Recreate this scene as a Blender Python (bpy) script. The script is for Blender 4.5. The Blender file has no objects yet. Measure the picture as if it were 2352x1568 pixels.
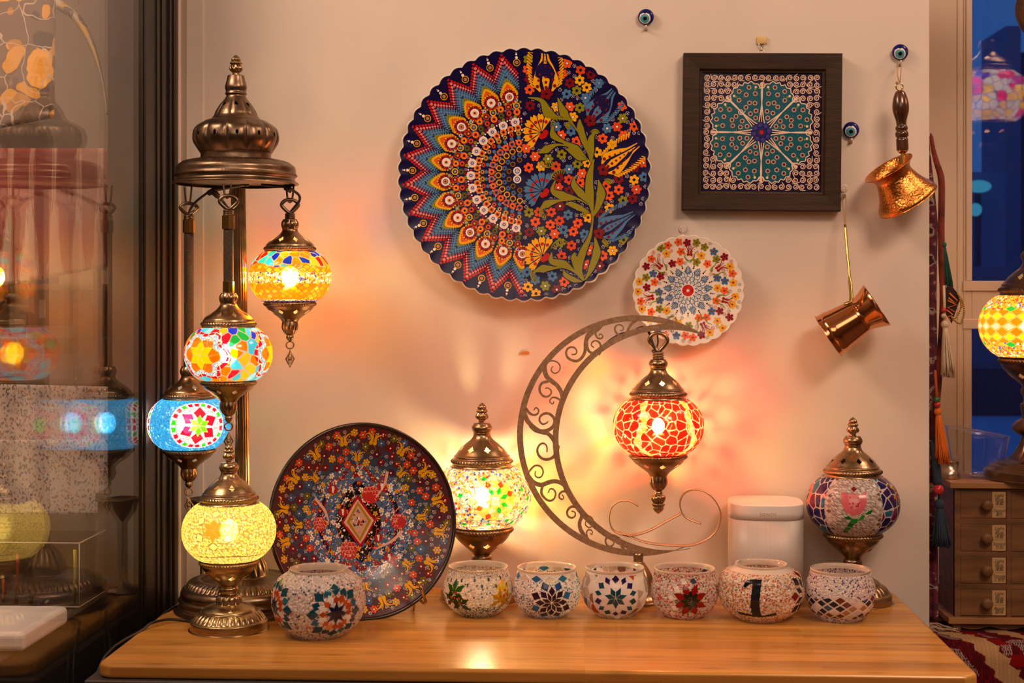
import bpy, math, random
import numpy as np
from mathutils import Vector, Matrix, Euler
random.seed(7)
rng = np.random.default_rng(11)
COL = bpy.context.scene.collection
PI = math.pi
# ---------------------------------------------------------------- camera maths
F = 3332.0; HC = 0.489; DW = 2.4; YAW = 0.05; HY = 670.0
cY, sY = math.cos(YAW), math.sin(YAW)
def W(px, py, d):
    """world point seen at photograph pixel (px,py) on the plane d metres in front of the camera"""
    x = -sY*F + cY*(px-1176); y = cY*F + sY*(px-1176); z = HY-py
    t = d/y
    return Vector((x*t, y*t-DW, HC+z*t))
def WZ(px, py, zz=0.0):
    x = -sY*F + cY*(px-1176); y = cY*F + sY*(px-1176); z = HY-py
    t = (zz-HC)/z
    return Vector((x*t, y*t-DW, zz))
def PX(d, px=1176):      # metres per pixel at depth d
    return d/(cY*F + sY*(px-1176))
# ---------------------------------------------------------------- colour
def s2l(c):
    c = np.asarray(c, float)
    return np.where(c <= 0.04045, c/12.92, ((c+0.055)/1.055)**2.4)
def C(h):
    h = h.lstrip('#')
    return tuple(float(v) for v in s2l([int(h[i:i+2], 16)/255 for i in (0, 2, 4)]))
# ---------------------------------------------------------------- objects
def link(o): COL.objects.link(o); return o
def mesh_obj(name, V, Fc, mat=None, parent=None, smooth=True, col=None, fcol=None, mats=None, fmat=None):
    me = bpy.data.meshes.new(name)
    V = [tuple(map(float, v)) for v in V] if not isinstance(V, np.ndarray) else V.tolist()
    if isinstance(Fc, np.ndarray): Fc = Fc.tolist()
    me.from_pydata(V, [], Fc)
    if smooth: me.polygons.foreach_set('use_smooth', [True]*len(me.polygons))
    if col is not None:
        a = me.color_attributes.new('col', 'FLOAT_COLOR', 'POINT')
        c = np.ones((len(V), 4), np.float32); cc = np.asarray(col, np.float32); c[:, :cc.shape[1]] = cc
        a.data.foreach_set('color', c.ravel())
    if fcol is not None:
        a = me.color_attributes.new('col', 'FLOAT_COLOR', 'CORNER')
        fc = np.ones((len(Fc), 4), np.float32); fc[:, :3] = np.asarray(fcol, np.float32)
        n = np.array([len(f) for f in Fc]); a.data.foreach_set('color', np.repeat(fc, n, axis=0).ravel())
    if mats:
        for m in mats: me.materials.append(m)
        me.polygons.foreach_set('material_index', fmat)
    elif mat: me.materials.append(mat)
    me.update()
    o = bpy.data.objects.new(name, me); link(o)
    if parent: o.parent = parent
    return o
def tag(o, label=None, cat=None, group=None, kind=None):
    if label: o['label'] = label
    if cat: o['category'] = cat
    if group: o['group'] = group
    if kind: o['kind'] = kind
    return o
def thing(name, label, cat, loc=(0, 0, 0), rot=(0, 0, 0), group=None):
    o = bpy.data.objects.new(name, None); link(o)
    o.location = loc; o.rotation_euler = rot; o.empty_display_size = .02
    return tag(o, label, cat, group)
class MB:
    """mesh builder: many shapes, one mesh"""
    def __init__(s): s.v = []; s.f = []; s.c = []; s.col = (1, 1, 1); s.m = []; s.mi = 0
    def add(s, V, Fc):
        n = len(s.v); s.v += [tuple(map(float, p)) for p in V]
        for f in Fc: s.f.append([i+n for i in f]); s.c.append(s.col); s.m.append(s.mi)
        return s
    def box(s, x0, x1, y0, y1, z0, z1, M=None):
        V = [Vector((x, y, z)) for z in (z0, z1) for y in (y0, y1) for x in (x0, x1)]
        if M: V = [M @ v for v in V]
        return s.add(V, [(0, 2, 3, 1), (4, 5, 7, 6), (0, 1, 5, 4), (1, 3, 7, 5), (3, 2, 6, 7), (2, 0, 4, 6)])
    def tube(s, pts, r, n=10, closed=False, cap=True):
        pts = [Vector(p) for p in pts]; N = len(pts)
        rs = r if isinstance(r, (list, tuple)) else [r]*N
        V = []; up = None
        for i, p in enumerate(pts):
            if closed: t = pts[(i+1) % N]-pts[i-1]
            else: t = pts[min(i+1, N-1)]-pts[max(i-1, 0)]
            if t.length < 1e-9: t = Vector((0, 0, 1))
            t.normalize()
            if up is None:
                a = Vector((0, 0, 1)) if abs(t.z) < .9 else Vector((1, 0, 0))
                up = (a - t*a.dot(t)).normalized()
            else:
                up = up - t*up.dot(t)
                up = up.normalized() if up.length > 1e-6 else t.orthogonal().normalized()
            b = t.cross(up)
            for k in range(n):
                a = 2*PI*k/n; V.append(p + up*(math.cos(a)*rs[i]) + b*(math.sin(a)*rs[i]))
        Fc = []
        for i in range(N if closed else N-1):
            j = (i+1) % N
            for k in range(n):
                l = (k+1) % n; Fc.append((i*n+k, i*n+l, j*n+l, j*n+k))
        if cap and not closed:
            Fc.append(tuple(range(n))[::-1]); Fc.append(tuple((N-1)*n+k for k in range(n)))
        return s.add(V, Fc)
    def lathe(s, prof, segs=48, M=None):
        V, Fc = lathe_data(prof, segs)
        if M: V = [M @ Vector(v) for v in V]
        return s.add(V, Fc)
    def ball(s, c, r, n=12, sc=(1, 1, 1)):
        pr = [(math.sin(PI*i/n)*r, -math.cos(PI*i/n)*r) for i in range(n+1)]
        V, Fc = lathe_data(pr, n*2)
        c = Vector(c)
        return s.add([c + Vector((v[0]*sc[0], v[1]*sc[1], v[2]*sc[2])) for v in V], Fc)
    def build(s, name, mat=None, parent=None, smooth=True, usecol=False, mats=None):
        return mesh_obj(name, s.v, s.f, mat, parent, smooth, fcol=s.c if usecol else None, mats=mats, fmat=s.m if mats else None)
def lathe_data(prof, segs, mod=None):
    V = []; rows = []
    for (r, z) in prof:
        if r < 1e-7: rows.append([len(V)]); V.append((0, 0, z))
        else:
            row = []
            for k in range(segs):
                a = 2*PI*k/segs; rr = mod(a, z, r) if mod else r
                row.append(len(V)); V.append((rr*math.cos(a), rr*math.sin(a), z))
            rows.append(row)
    Fc = []
    for a, b in zip(rows[:-1], rows[1:]):
        if len(a) == 1 and len(b) == 1: continue
        for k in range(segs):
            l = (k+1) % segs
            if len(a) == 1: Fc.append((a[0], b[l], b[k]))
            elif len(b) == 1: Fc.append((a[k], a[l], b[0]))
            else: Fc.append((a[k], a[l], b[l], b[k]))
    return V, Fc
def bevel(o, w, seg=3):
    m = o.modifiers.new('bevel', 'BEVEL'); m.width = w; m.segments = seg; m.limit_method = 'ANGLE'; return o
def smooth_pts(pts, n=8, closed=False):
    P = [np.array(p, float) for p in pts]; N = len(P); out = []
    rngi = range(N if closed else N-1)
    for i in rngi:
        p1 = P[i]; p2 = P[(i+1) % N]
        p0 = P[i-1] if (closed or i > 0) else 2*p1-p2
        p3 = P[(i+2) % N] if (closed or i+2 < N) else 2*p2-p1
        for k in range(n):
            t = k/n
            out.append(.5*((2*p1)+(-p0+p2)*t+(2*p0-5*p1+4*p2-p3)*t*t+(-p0+3*p1-3*p2+p3)*t**3))
    if not closed: out.append(P[-1])
    return out
def resample(prof, n):
    """smooth a (r,z) profile; points given as 3-tuples keep a sharp corner"""
    segs = []; cur = [prof[0][:2]]
    for p in prof[1:]:
        cur.append(p[:2])
        if len(p) == 3: segs.append(cur); cur = [p[:2]]
    if len(cur) > 1: segs.append(cur)
    L = [sum(math.dist(a, b) for a, b in zip(s[:-1], s[1:])) for s in segs]; T = sum(L)
    out = []
    for s, l in zip(segs, L):
        k = max(1, int(round(n*l/T/(len(s)-1))))
        sp = smooth_pts(s, k) if len(s) > 2 else [np.array(s[0])+(np.array(s[1])-np.array(s[0]))*i/k for i in range(k+1)]
        sp = [(max(0., float(a)), float(b)) for a, b in sp]
        out += sp if not out else sp[1:]
    return out
# ---------------------------------------------------------------- materials
def newmat(name):
    m = bpy.data.materials.new(name); m.use_nodes = True; nt = m.node_tree
    for n in list(nt.nodes): nt.nodes.remove(n)
    return m, nt
def N(nt, t, **kw):
    n = nt.nodes.new(t)
    for k, v in kw.items():
        if k in n.inputs: n.inputs[k].default_value = v
        else: setattr(n, k, v)
    return n
def L(nt, a, ao, b, bi): nt.links.new(a.outputs[ao], b.inputs[bi])
def col4(c): return (c[0], c[1], c[2], 1)
def pbr(name, color=(.8, .8, .8), rough=.5, metal=0., attr=False, noise=None, bump=None, spec=.5, coat=0., emit=None, trans=0., ior=1.5, scale=None):
    """principled material; noise=(scale,amount[,stretch]) darkens/lightens the colour, bump=(scale,strength)"""
    m, nt = newmat(name)
    out = N(nt, 'ShaderNodeOutputMaterial'); p = N(nt, 'ShaderNodeBsdfPrincipled')
    L(nt, p, 'BSDF', out, 'Surface')
    p.inputs['Roughness'].default_value = rough; p.inputs['Metallic'].default_value = metal
    p.inputs['Specular IOR Level'].default_value = spec; p.inputs['Coat Weight'].default_value = coat
    p.inputs['Transmission Weight'].default_value = trans; p.inputs['IOR'].default_value = ior
    p.inputs['Base Color'].default_value = col4(color)
    src = None
    if attr:
        a = N(nt, 'ShaderNodeAttribute', attribute_name='col'); src = (a, 'Color')
    if noise or bump:
        tc = N(nt, 'ShaderNodeTexCoord'); mp = N(nt, 'ShaderNodeMapping'); L(nt, tc, 'Object', mp, 'Vector')
        if noise and len(noise) > 2: mp.inputs['Scale'].default_value = noise[2]
    if noise:
        nz = N(nt, 'ShaderNodeTexNoise', Scale=noise[0], Detail=5.0); L(nt, mp, 'Vector', nz, 'Vector')
        mr = N(nt, 'ShaderNodeMapRange'); L(nt, nz, 'Fac', mr, 'Value')
        mr.inputs['From Min'].default_value = .3; mr.inputs['From Max'].default_value = .7
        mr.inputs['To Min'].default_value = 1-noise[1]; mr.inputs['To Max'].default_value = 1+noise[1]
        vm = N(nt, 'ShaderNodeVectorMath', operation='SCALE')
        if src: L(nt, src[0], src[1], vm, 0)
        else: vm.inputs[0].default_value = color[:3]
        L(nt, mr, 'Result', vm, 'Scale'); src = (vm, 'Vector')
    if src: L(nt, src[0], src[1], p, 'Base Color')
    if bump:
        b = N(nt, 'ShaderNodeTexNoise', Scale=bump[0], Detail=4.0); L(nt, mp, 'Vector', b, 'Vector')
        bn = N(nt, 'ShaderNodeBump', Strength=bump[1], Distance=.002); L(nt, b, 'Fac', bn, 'Height'); L(nt, bn, 'Normal', p, 'Normal')
    if emit:
        p.inputs['Emission Color'].default_value = col4(emit[0]); p.inputs['Emission Strength'].default_value = emit[1]
    return m
def mixc(nt, fac, a, b):
    n = nt.nodes.new('ShaderNodeMix'); n.data_type = 'RGBA'
    nt.links.new(fac, n.inputs[0])
    for i, v in ((6, a), (7, b)):
        if isinstance(v, tuple): n.inputs[i].default_value = col4(v)
        else: nt.links.new(v, n.inputs[i])
    return n.outputs[2]
def shell_mat(name, tr, rough=.25, refr=.25, gloss=.06, hot=.35, dim=1.):
    """stained glass shell, lit by the bulb inside: part clear, part frosted"""
    m, nt = newmat(name)
    out = N(nt, 'ShaderNodeOutputMaterial'); a = N(nt, 'ShaderNodeAttribute', attribute_name='col')
    tl = N(nt, 'ShaderNodeBsdfTranslucent'); df = N(nt, 'ShaderNodeBsdfDiffuse'); tp = N(nt, 'ShaderNodeBsdfTransparent')
    rf = N(nt, 'ShaderNodeBsdfRefraction', Roughness=hot, IOR=1.02); gl = N(nt, 'ShaderNodeBsdfGlossy', Roughness=.12)
    sc = N(nt, 'ShaderNodeVectorMath', operation='SCALE'); L(nt, a, 'Color', sc, 0); sc.inputs['Scale'].default_value = dim
    L(nt, sc, 0, tl, 'Color'); L(nt, sc, 0, rf, 'Color'); L(nt, a, 'Color', df, 'Color'); L(nt, a, 'Color', tp, 'Color')
    m0 = N(nt, 'ShaderNodeMixShader', Fac=.25); L(nt, tl, 0, m0, 1); L(nt, df, 0, m0, 2)
    m1 = N(nt, 'ShaderNodeMixShader', Fac=refr); L(nt, m0, 0, m1, 1); L(nt, rf, 0, m1, 2)
    m2 = N(nt, 'ShaderNodeMixShader', Fac=tr); L(nt, m1, 0, m2, 1); L(nt, tp, 0, m2, 2)
    m3 = N(nt, 'ShaderNodeMixShader', Fac=gloss); L(nt, m2, 0, m3, 1); L(nt, gl, 0, m3, 2)
    L(nt, m3, 0, out, 'Surface'); return m
def pane_mat(name, ior=1.5, k=1.0, tint=(1, 1, 1)):
    """thin clear pane: see-through, mirroring more at grazing angles (the same from both faces)"""
    m, nt = newmat(name)
    out = N(nt, 'ShaderNodeOutputMaterial'); tp = N(nt, 'ShaderNodeBsdfTransparent', Color=col4(tint)); gl = N(nt, 'ShaderNodeBsdfGlossy', Roughness=.0)
    g = N(nt, 'ShaderNodeNewGeometry'); dt = N(nt, 'ShaderNodeVectorMath', operation='DOT_PRODUCT'); L(nt, g, 'Normal', dt, 0); L(nt, g, 'Incoming', dt, 1)
    ab = N(nt, 'ShaderNodeMath', operation='ABSOLUTE'); L(nt, dt, 'Value', ab, 0); sb = N(nt, 'ShaderNodeMath', operation='SUBTRACT'); sb.inputs[0].default_value = 1; L(nt, ab, 0, sb, 1)
    pw = N(nt, 'ShaderNodeMath', operation='POWER'); L(nt, sb, 0, pw, 0); pw.inputs[1].default_value = 5.; f0 = ((ior-1)/(ior+1))**2
    mu = N(nt, 'ShaderNodeMath', operation='MULTIPLY_ADD'); L(nt, pw, 0, mu, 0); mu.inputs[1].default_value = k*(1-f0); mu.inputs[2].default_value = k*f0; mu.use_clamp = True
    mx = N(nt, 'ShaderNodeMixShader'); L(nt, mu, 0, mx, 0); L(nt, tp, 0, mx, 1); L(nt, gl, 0, mx, 2); L(nt, mx, 0, out, 'Surface'); return m
def bulb_mat(name, color, strength):
    m, nt = newmat(name); out = N(nt, 'ShaderNodeOutputMaterial'); e = N(nt, 'ShaderNodeEmission', Color=col4(color), Strength=strength)
    L(nt, e, 0, out, 'Surface'); return m
M = {}
M['brass'] = pbr('antique_brass', (.34, .225, .125), .3, 1., noise=(40, .35), bump=(120, .12))
M['brass_dark'] = pbr('dark_antique_brass', (.215, .15, .10), .33, 1., noise=(30, .35), bump=(100, .12))
M['brass_light'] = pbr('brushed_antique_brass', (.40, .29, .16), .28, 1., noise=(60, .25, (1, 1, 6)))
M['gold'] = pbr('polished_brass', (.62, .40, .13), .22, 1.)
M['moon'] = pbr('brushed_bronze_paint', (.36, .23, .135), .42, .45, noise=(220, .25), bump=(400, .15))
M['copper'] = pbr('polished_copper', (.78, .33, .14), .13, 1., bump=(12, .03))
M['copper_h'] = pbr('hammered_copper', (.70, .27, .06), .2, 1., bump=(260, .55))
M['black'] = pbr('black_plastic', (.012, .011, .011), .35)
M['rubber'] = pbr('brown_rubber', (.035, .02, .015), .5)
M['woodh'] = pbr('turned_dark_wood', (.09, .03, .012), .22, noise=(40, .6, (1, 1, .3)), coat=.4)
M['paint'] = pbr('painted_glaze', attr=True, rough=.22, spec=.28)
M['paintm'] = pbr('painted_relief', attr=True, rough=.3)
M['beads'] = pbr('bead_mosaic', attr=True, rough=.18, coat=.35)
M['glassc'] = pbr('clear_glass', (1, .97, .93), .03, trans=1., ior=1.45)
M['silver'] = pbr('tin_metal', (.6, .52, .46), .3, 1.)
M['black_wood'] = pbr('dark_stained_wood', (.035, .018, .010), .4, noise=(14, .4, (8, 8, 1)))
M['white_pl'] = pbr('white_plastic', (.72, .70, .68), .35)
# ---------------------------------------------------------------- mosaics painted on turned glass
def hsh(i, j, k):
    v = np.sin(i*127.1 + j*311.7 + k*74.7)*43758.5453
    return v - np.floor(v)
def voro(X, Y, seed, jit=.8, per=None):
    I = np.floor(X); J = np.floor(Y)
    d1 = np.full(X.shape, 9.); d2 = np.full(X.shape, 9.); h1 = np.zeros(X.shape); h2 = np.zeros(X.shape)
    for a in (-1, 0, 1):
        for b in (-1, 0, 1):
            ci = I+a; cj = J+b; wi = np.mod(ci, per) if per else ci
            sx = ci+.5+jit*(hsh(wi, cj, seed)-.5); sy = cj+.5+jit*(hsh(wi, cj, seed+5)-.5)
            d = np.hypot(X-sx, Y-sy); nearer = d < d1
            d2 = np.where(nearer, d1, np.minimum(d2, d))
            h1 = np.where(nearer, hsh(wi, cj, seed+9), h1); h2 = np.where(nearer, hsh(wi, cj, seed+13), h2)
            d1 = np.where(nearer, d, d1)
    return h1, h2, d1, d2
def pick(h, pal):
    """pal: list of (weight, rgb)"""
    w = np.cumsum([p[0] for p in pal]); w = w/w[-1]
    idx = np.clip(np.searchsorted(w, h), 0, len(pal)-1)
    return np.array([p[1] for p in pal])[idx]
def pip(X, Y, pts):
    ins = np.zeros(X.shape, bool); n = len(pts)
    for i in range(n):
        x1, y1 = pts[i]; x2, y2 = pts[(i+1) % n]
        if abs(y1-y2) < 1e-12: continue
        c = ((y1 > Y) != (y2 > Y)) & (X < (x2-x1)*(Y-y1)/(y2-y1)+x1)
        ins ^= c
    return ins
def shrink(pts, k):
    cx = sum(p[0] for p in pts)/len(pts); cy = sum(p[1] for p in pts)/len(pts)
    return [(cx+(x-cx)*k, cy+(y-cy)*k) for x, y in pts]
def rhomb(a, r0, r1, w):
    """kite pointing along angle a (radians) from radius r0 to r1 with half opening w"""
    rm = (r0+r1)/2/math.cos(w)
    return [(r0*math.cos(a), r0*math.sin(a)), (rm*math.cos(a-w), rm*math.sin(a-w)), (r1*math.cos(a), r1*math.sin(a)), (rm*math.cos(a+w), rm*math.sin(a+w))]
class Ras:
    def __init__(s, prof, R, NU=512, NV=150, z0=0.):
        P = np.array(prof, float); dl = np.hypot(*np.diff(P, axis=0).T); cl = np.concatenate([[0], np.cumsum(dl)])
        t = np.linspace(0, cl[-1], NV); s.r = np.interp(t, cl, P[:, 0]); s.z = np.interp(t, cl, P[:, 1])
        s0 = np.interp(z0, s.z, t) if s.z[-1] > s.z[0] else 0
        s.R = R; sv = (t-s0)/R; ph = np.arange(NU)*2*PI/NU; ph = np.where(ph > PI, ph-2*PI, ph)
        s.PH, s.S = np.meshgrid(ph, sv); s.RR = np.repeat((s.r/R)[:, None], NU, 1)
        s.NU, s.NV = NU, NV; s.c = np.ones((NV, NU, 3))*.8; s.h = np.zeros((NV, NU))
        s.smin, s.smax = sv[0], sv[-1]
    def loc(s, p0, s0, rot=0.):
        d = (s.PH-p0+PI) % (2*PI)-PI; X = d*s.RR; Y = s.S-s0
        if rot: X, Y = X*math.cos(rot)+Y*math.sin(rot), -X*math.sin(rot)+Y*math.cos(rot)
        X = np.where(np.abs(d) > 1.7, 99., X); return X, Y
    def fill(s, mask, c, h=0.):
        s.c[mask] = c if not isinstance(c, np.ndarray) or c.ndim == 1 else c[mask]; s.h[mask] = h if np.isscalar(h) else h[mask]
    def poly(s, XY, pts, c, k=.9, h=.5, grout=None):
        X, Y = XY; xs = [p[0] for p in pts]; ys = [p[1] for p in pts]
        bb = (X > min(xs)) & (X < max(xs)) & (Y > min(ys)) & (Y < max(ys))
        if not bb.any(): return
        if grout is not None: m = bb.copy(); m[bb] = pip(X[bb], Y[bb], pts); s.fill(m, grout, 0)
        m = bb.copy(); m[bb] = pip(X[bb], Y[bb], shrink(pts, k)); s.fill(m, c, h)
    def disc(s, XY, x, y, r, c, h=.5):
        X, Y = XY; s.fill(np.hypot(X-x, Y-y) < r, c, h)
    def beads(s, n, pal, seed, grout=(.5, .5, .5), gap=.42, mask=None, hh=1., stretch=1., skew=0.):
        """beads: n around the girth"""
        X = (s.PH+PI)/(2*PI)*n; Y = s.S*n/(2*PI)/stretch
        if skew: X = X + Y*skew
        h1, h2, d1, d2 = voro(X, Y, seed, .85, n if not skew else None)
        c = pick(h1, pal); c = c*(.75+.5*h2)[..., None]
        e = (d1 > gap*1.12) | (d2-d1 < .1)
        c = np.where(e[..., None], np.array(grout), c)
        h = np.sqrt(np.clip(1-(d1/.55)**2, 0, 1))*hh
        c = np.clip(c, 0, 1)
        mask = np.ones(s.PH.shape, bool) if mask is None else mask
        s.fill(mask, c, h)
    def shards(s, n, pal, seed, grout=(.6, .6, .6), gap=.1, mask=None, jit=.9, stretch=1.):
        X = (s.PH+PI)/(2*PI)*n; Y = s.S*n/(2*PI)/stretch
        h1, h2, d1, d2 = voro(X, Y, seed, jit, n); c = pick(h1, pal)*(.85+.3*h2)[..., None]
        c = np.where((d2-d1 < gap)[..., None], np.array(grout), np.clip(c, 0, 1)); h = np.where(d2-d1 < gap, 0., .5)
        mask = np.ones(s.PH.shape, bool) if mask is None else mask
        s.fill(mask, c, h)
    def lattice(s, n, hrow, pal, seed, grout=(.6, .6, .6), gap=.1, mask=None):
        """diamond lattice, n diamonds round, row height hrow (units of R)"""
        U = (s.PH+PI)/(2*PI)*n; V = s.S/hrow; A = U+V; B = U-V
        ia, ib = np.floor(A), np.floor(B); fa, fb = A-ia, B-ib
        key = np.mod(ia+ib, 2*n); key2 = ia-ib
        h1 = hsh(key, key2, seed); h2 = hsh(key, key2, seed+3)
        e = np.minimum(np.minimum(fa, 1-fa), np.minimum(fb, 1-fb)) < gap
        c = np.clip(pick(h1, pal)*(.85+.3*h2)[..., None], 0, 1); c = np.where(e[..., None], np.array(grout), c)
        mask = np.ones(s.PH.shape, bool) if mask is None else mask
        s.fill(mask, c, np.where(e, 0., .5))
    def star(s, p0, s0, n, r, pal, rot=0., core=None, grout=(.7, .7, .7), k=.88, rings=2, half=None):
        """rhombus star: pal = colours of inner ring, second ring, third ring"""
        XY = s.loc(p0, s0); w = PI/n
        for i in range(n):
            a = rot+2*PI*i/n
            s.poly(XY, rhomb(a, 0, r*.62, w), pal[0], k, .5, grout)
            if rings > 1:
                a2 = a+w
                q0 = r*.62/2/math.cos(w); s.poly(XY, rhomb(a2, q0, r*.98, w*.62), pal[1], k, .5, grout)
            if rings > 2: s.poly(XY, rhomb(a, r*.66, r*1.15, w*.5), pal[2], k, .5, grout)
        if core is not None: s.disc(XY, 0, 0, r*.1, core, .8)
    def mesh(s, name, mat, parent, amp=.0006, flip=False):
        dr = np.gradient(s.r); dz = np.gradient(s.z); ln = np.hypot(dr, dz)+1e-12; nr, nz = dz/ln, -dr/ln
        ph = s.PH; hh = s.h*amp
        r = s.r[:, None]+nr[:, None]*hh; z = s.z[:, None]+nz[:, None]*hh
        V = np.stack([r*np.sin(ph), -r*np.cos(ph), z], -1).reshape(-1, 3)
        i = np.arange(s.NV-1)[:, None]; k = np.arange(s.NU)[None, :]; l = (k+1) % s.NU
        Fc = np.stack([i*s.NU+k, i*s.NU+l, (i+1)*s.NU+l, (i+1)*s.NU+k], -1).reshape(-1, 4)
        return mesh_obj(name, V, Fc, mat, parent, True, col=s.c.reshape(-1, 3))
WH = (.92, .9, .86)
def globe_profile(R, top=.6, b=.75, n=80):
    P = []
    for i in range(n+1):
        z = -.62+i*(1.22)/n
        e = 2.15; P.append((R*(max(0, 1-abs(z/b)**e))**(1/e)*1.0, R*z))
    return P
# ---- the lamp globes -------------------------------------------------------
def g_yellow_diamond(R):
    g = Ras(globe_profile(R), R); amb = C('#f58400'); y = C('#ffa60e')
    g.lattice(30, .15, [(3, y), (3, amb), (1, C('#ffc850')), (.7, C('#f07a08'))], 2, (.30, .16, .03), .09)
    g.beads(110, [(3, (1, 1, 1)), (2, y), (1, C('#f05010')), (.7, C('#2040c0'))], 4, (.4, .3, .15), mask=np.abs(g.S+.03) < .13)
    g.shards(26, [(3, C('#1030d0')), (3, C('#e02010')), (3, C('#30b8e8')), (3, amb), (1.5, C('#ffc52e')), (.8, C('#18a030')), (1, C('#f07010'))], 6, (.5, .4, .25), .1, g.S > .28+.06*np.sin(g.PH*5))
    g.lattice(30, .15, [(1, C('#1c30d8'))], 8, (.7, .6, .5), .12, g.S < g.smin+.11); return g
def g_star_medallion(R):
    g = Ras(globe_profile(R), R); am = C('#ff7600'); ye = C('#ffc400'); rd = C('#d8102a'); bl = C('#30b4ea')
    g.shards(24, [(4, C('#40c4ee')), (3, am), (2, C('#ffb020')), (1, C('#18a840')), (.8, C('#2030c8')), (2, rd), (1.5, C('#90dcf4'))], 3, (.42, .38, .34), .1)
    sky = [(1, C('#9fd0f0')), (1, (.92, .95, 1)), (1, C('#70b0e0'))]
    for p in (-.69, 1.35, 3.4):
        X, Y = g.loc(p, 0.0); a = np.arctan2(Y, X); r = np.hypot(X, Y*1.15)
        rr = .52+.07*np.cos(6*a+.3)
        m = (r < rr+.16); g.shards(34, [(1, rd), (.6, C('#b01020'))], 5, (.8, .7, .6), .1, m)
        g.beads(150, sky, 7, (.35, .45, .55), mask=(r < rr+.06))
        g.shards(26, [(1, am), (1, C('#ff6a00'))], 9, (.55, .22, .03), .06, r < rr-.07)
        XY = g.loc(p, 0.)
        for i in range(6): g.poly(XY, rhomb(PI/6+i*PI/3, 0, .37, PI/6), ye, .9, .5, (.85, .5, .1))
    return g
def g_blue_white(R):
    g = Ras(globe_profile(R), R); bl = [(3, C('#0c80cc')), (2, C('#1c9ade')), (.7, C('#80c8ee'))]
    g.beads(120, bl, 3, (.06, .28, .45), skew=.3); rd = C('#d4102c'); gr = C('#30c010')
    for p in (.24, 2.33, -1.86):
        X, Y = g.loc(p, .02); r = np.hypot(X, Y*1.12); a = np.arctan2(Y, X)
        k = np.floor((a+PI)/(2*PI)*22); fr = (a+PI)/(2*PI)*22-k
        ring = (r > .56) & (r < .66); cc = np.where((np.mod(k, 3) == 0)[..., None], np.array(gr), np.array(rd))
        g.beads(125, [(1, (.95, .92, .9)), (1, (.85, .8, .78))], 6, (.45, .4, .38), mask=(r < .7), skew=.3)
        g.fill(ring & (fr > .18) & (fr < .82), cc, .5)
        XY = g.loc(p, .02)
        for i in range(6):
            A = PI/2+i*PI/3-.12
            g.poly(XY, rhomb(A, .10, .50, .50), rd, .92, .6, (.85, .8, .75))
        for i in range(6): g.poly(XY, rhomb(PI/2+i*PI/3-.12, 0, .27, PI/6), C('#74d816'), .9, .6, (.9, .85, .3))
    return g
def g_pale_flower(R):
    g = Ras(globe_profile(R), R)
    g.beads(105, [(2, C('#ffe98c')), (2, C('#ffe070')), (1, C('#fff2b8'))], 3, (.42, .30, .08), gap=.40, hh=1.4, skew=.4)
    XY = g.loc(-.34, .17)
    for i in range(6):
        a = PI/6+i*PI/3; g.disc(XY, .36*math.cos(a), .36*math.sin(a), .10, (.30, .22, .08), 0)
        g.poly(XY, rhomb(a, .27, .46, .3), C('#ece08a'), .9, .5)
    for i in range(6): g.poly(XY, rhomb(PI/2+i*PI/3, .0, .27, PI/6), C('#ff9428'), .92, .6, (.8, .35, .08))
    for p in (2.0, -2.5):
        XY = g.loc(p, .1)
        for i in range(6): g.poly(XY, rhomb(PI/2+i*PI/3, .0, .27, PI/6), C('#ff9428'), .92, .6, (.8, .35, .08))
    m = (np.abs(g.S+.47-.02*np.cos(3*g.PH)) < .012); g.fill(m, (.16, .10, .02), 0); return g
def g_confetti(R):
    g = Ras(globe_profile(R), R)
    g.beads(112, [(5, (1, .97, .93)), (2.4, C('#ff9c10')), (1.3, C('#2848d8')), (.8, C('#e03010')), (1, C('#ffd060')), (.4, C('#80c8e8'))], 3, (.50, .42, .36), gap=.45)
    G = C('#14b83c')
    for p, s0 in ((-.85, .32), (-.72, -.12), (-.45, .12), (.05, .48), (-.45, -.52), (.18, -.5), (.95, .2), (1.15, 0), (1.0, -.28), (.7, .42), (.8, -.5), (.6, -.42)):
        g.poly(g.loc(p, s0, .4), [(-.07, 0), (0, -.055), (.07, 0), (0, .055)], G, 1., .6)
    for p in (.27, 2.4, -1.9):
        XY = g.loc(p, .02); w = PI/8; wc = (1, .95, .8)
        g.disc(XY, 0, 0, .42, (.95, .6, .15), .1)
        for i in range(8): g.poly(XY, rhomb(i*PI/4+w, .24, .44, .22), C('#e8481c') if i < 6 else wc, .88, .6)
        for i in range(8): g.poly(XY, rhomb(i*PI/4, .38, .60, .2), C('#fff0c8'), .88, .6)
        for i in range(8): g.poly(XY, rhomb(i*PI/4+w, .10, .31, .3), G if p > 1 or p < 0 or i in (0, 1, 2, 6, 7) else wc, .88, .6)
        g.poly(XY, [(-.08, -.08), (.08, -.08), (.08, .08), (-.08, .08)], wc, 1, .6)
        for i in range(8): g.poly(XY, [(q[0]*.66*math.cos(i*PI/4)-q[1], q[0]*.66*math.sin(i*PI/4)+q[1]) for q in ((1.05, -.0), (.95, -.05), (1.15, .05))], G, 1, .6)
    return g
def g_red_crackle(R):
    g = Ras(globe_profile(R), R); rd = C('#f02818'); wh = (1, .82, .5)
    g.shards(28, [(3, rd), (2, C('#f83c20')), (1, C('#e81c18'))], 3, wh, .1, stretch=.9)
    for p in (-.30, .72, 1.9, 2.9, -2.2, -1.25):
        q = p+.10*np.sin(g.S*6+.6)*(1 if p < 0 else -1)+.12*(1 if p > 0 else -1)*(1-(g.S/.7)**2)
        d = np.abs((g.PH-q+PI) % (2*PI)-PI)
        g.lattice(36, .15, [(1, C('#ffe060')), (1, (1, .93, .6))], 5, (1, .8, .3), .08, d < .085*(1+.3*np.cos(g.S*22)))
    return g
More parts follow.
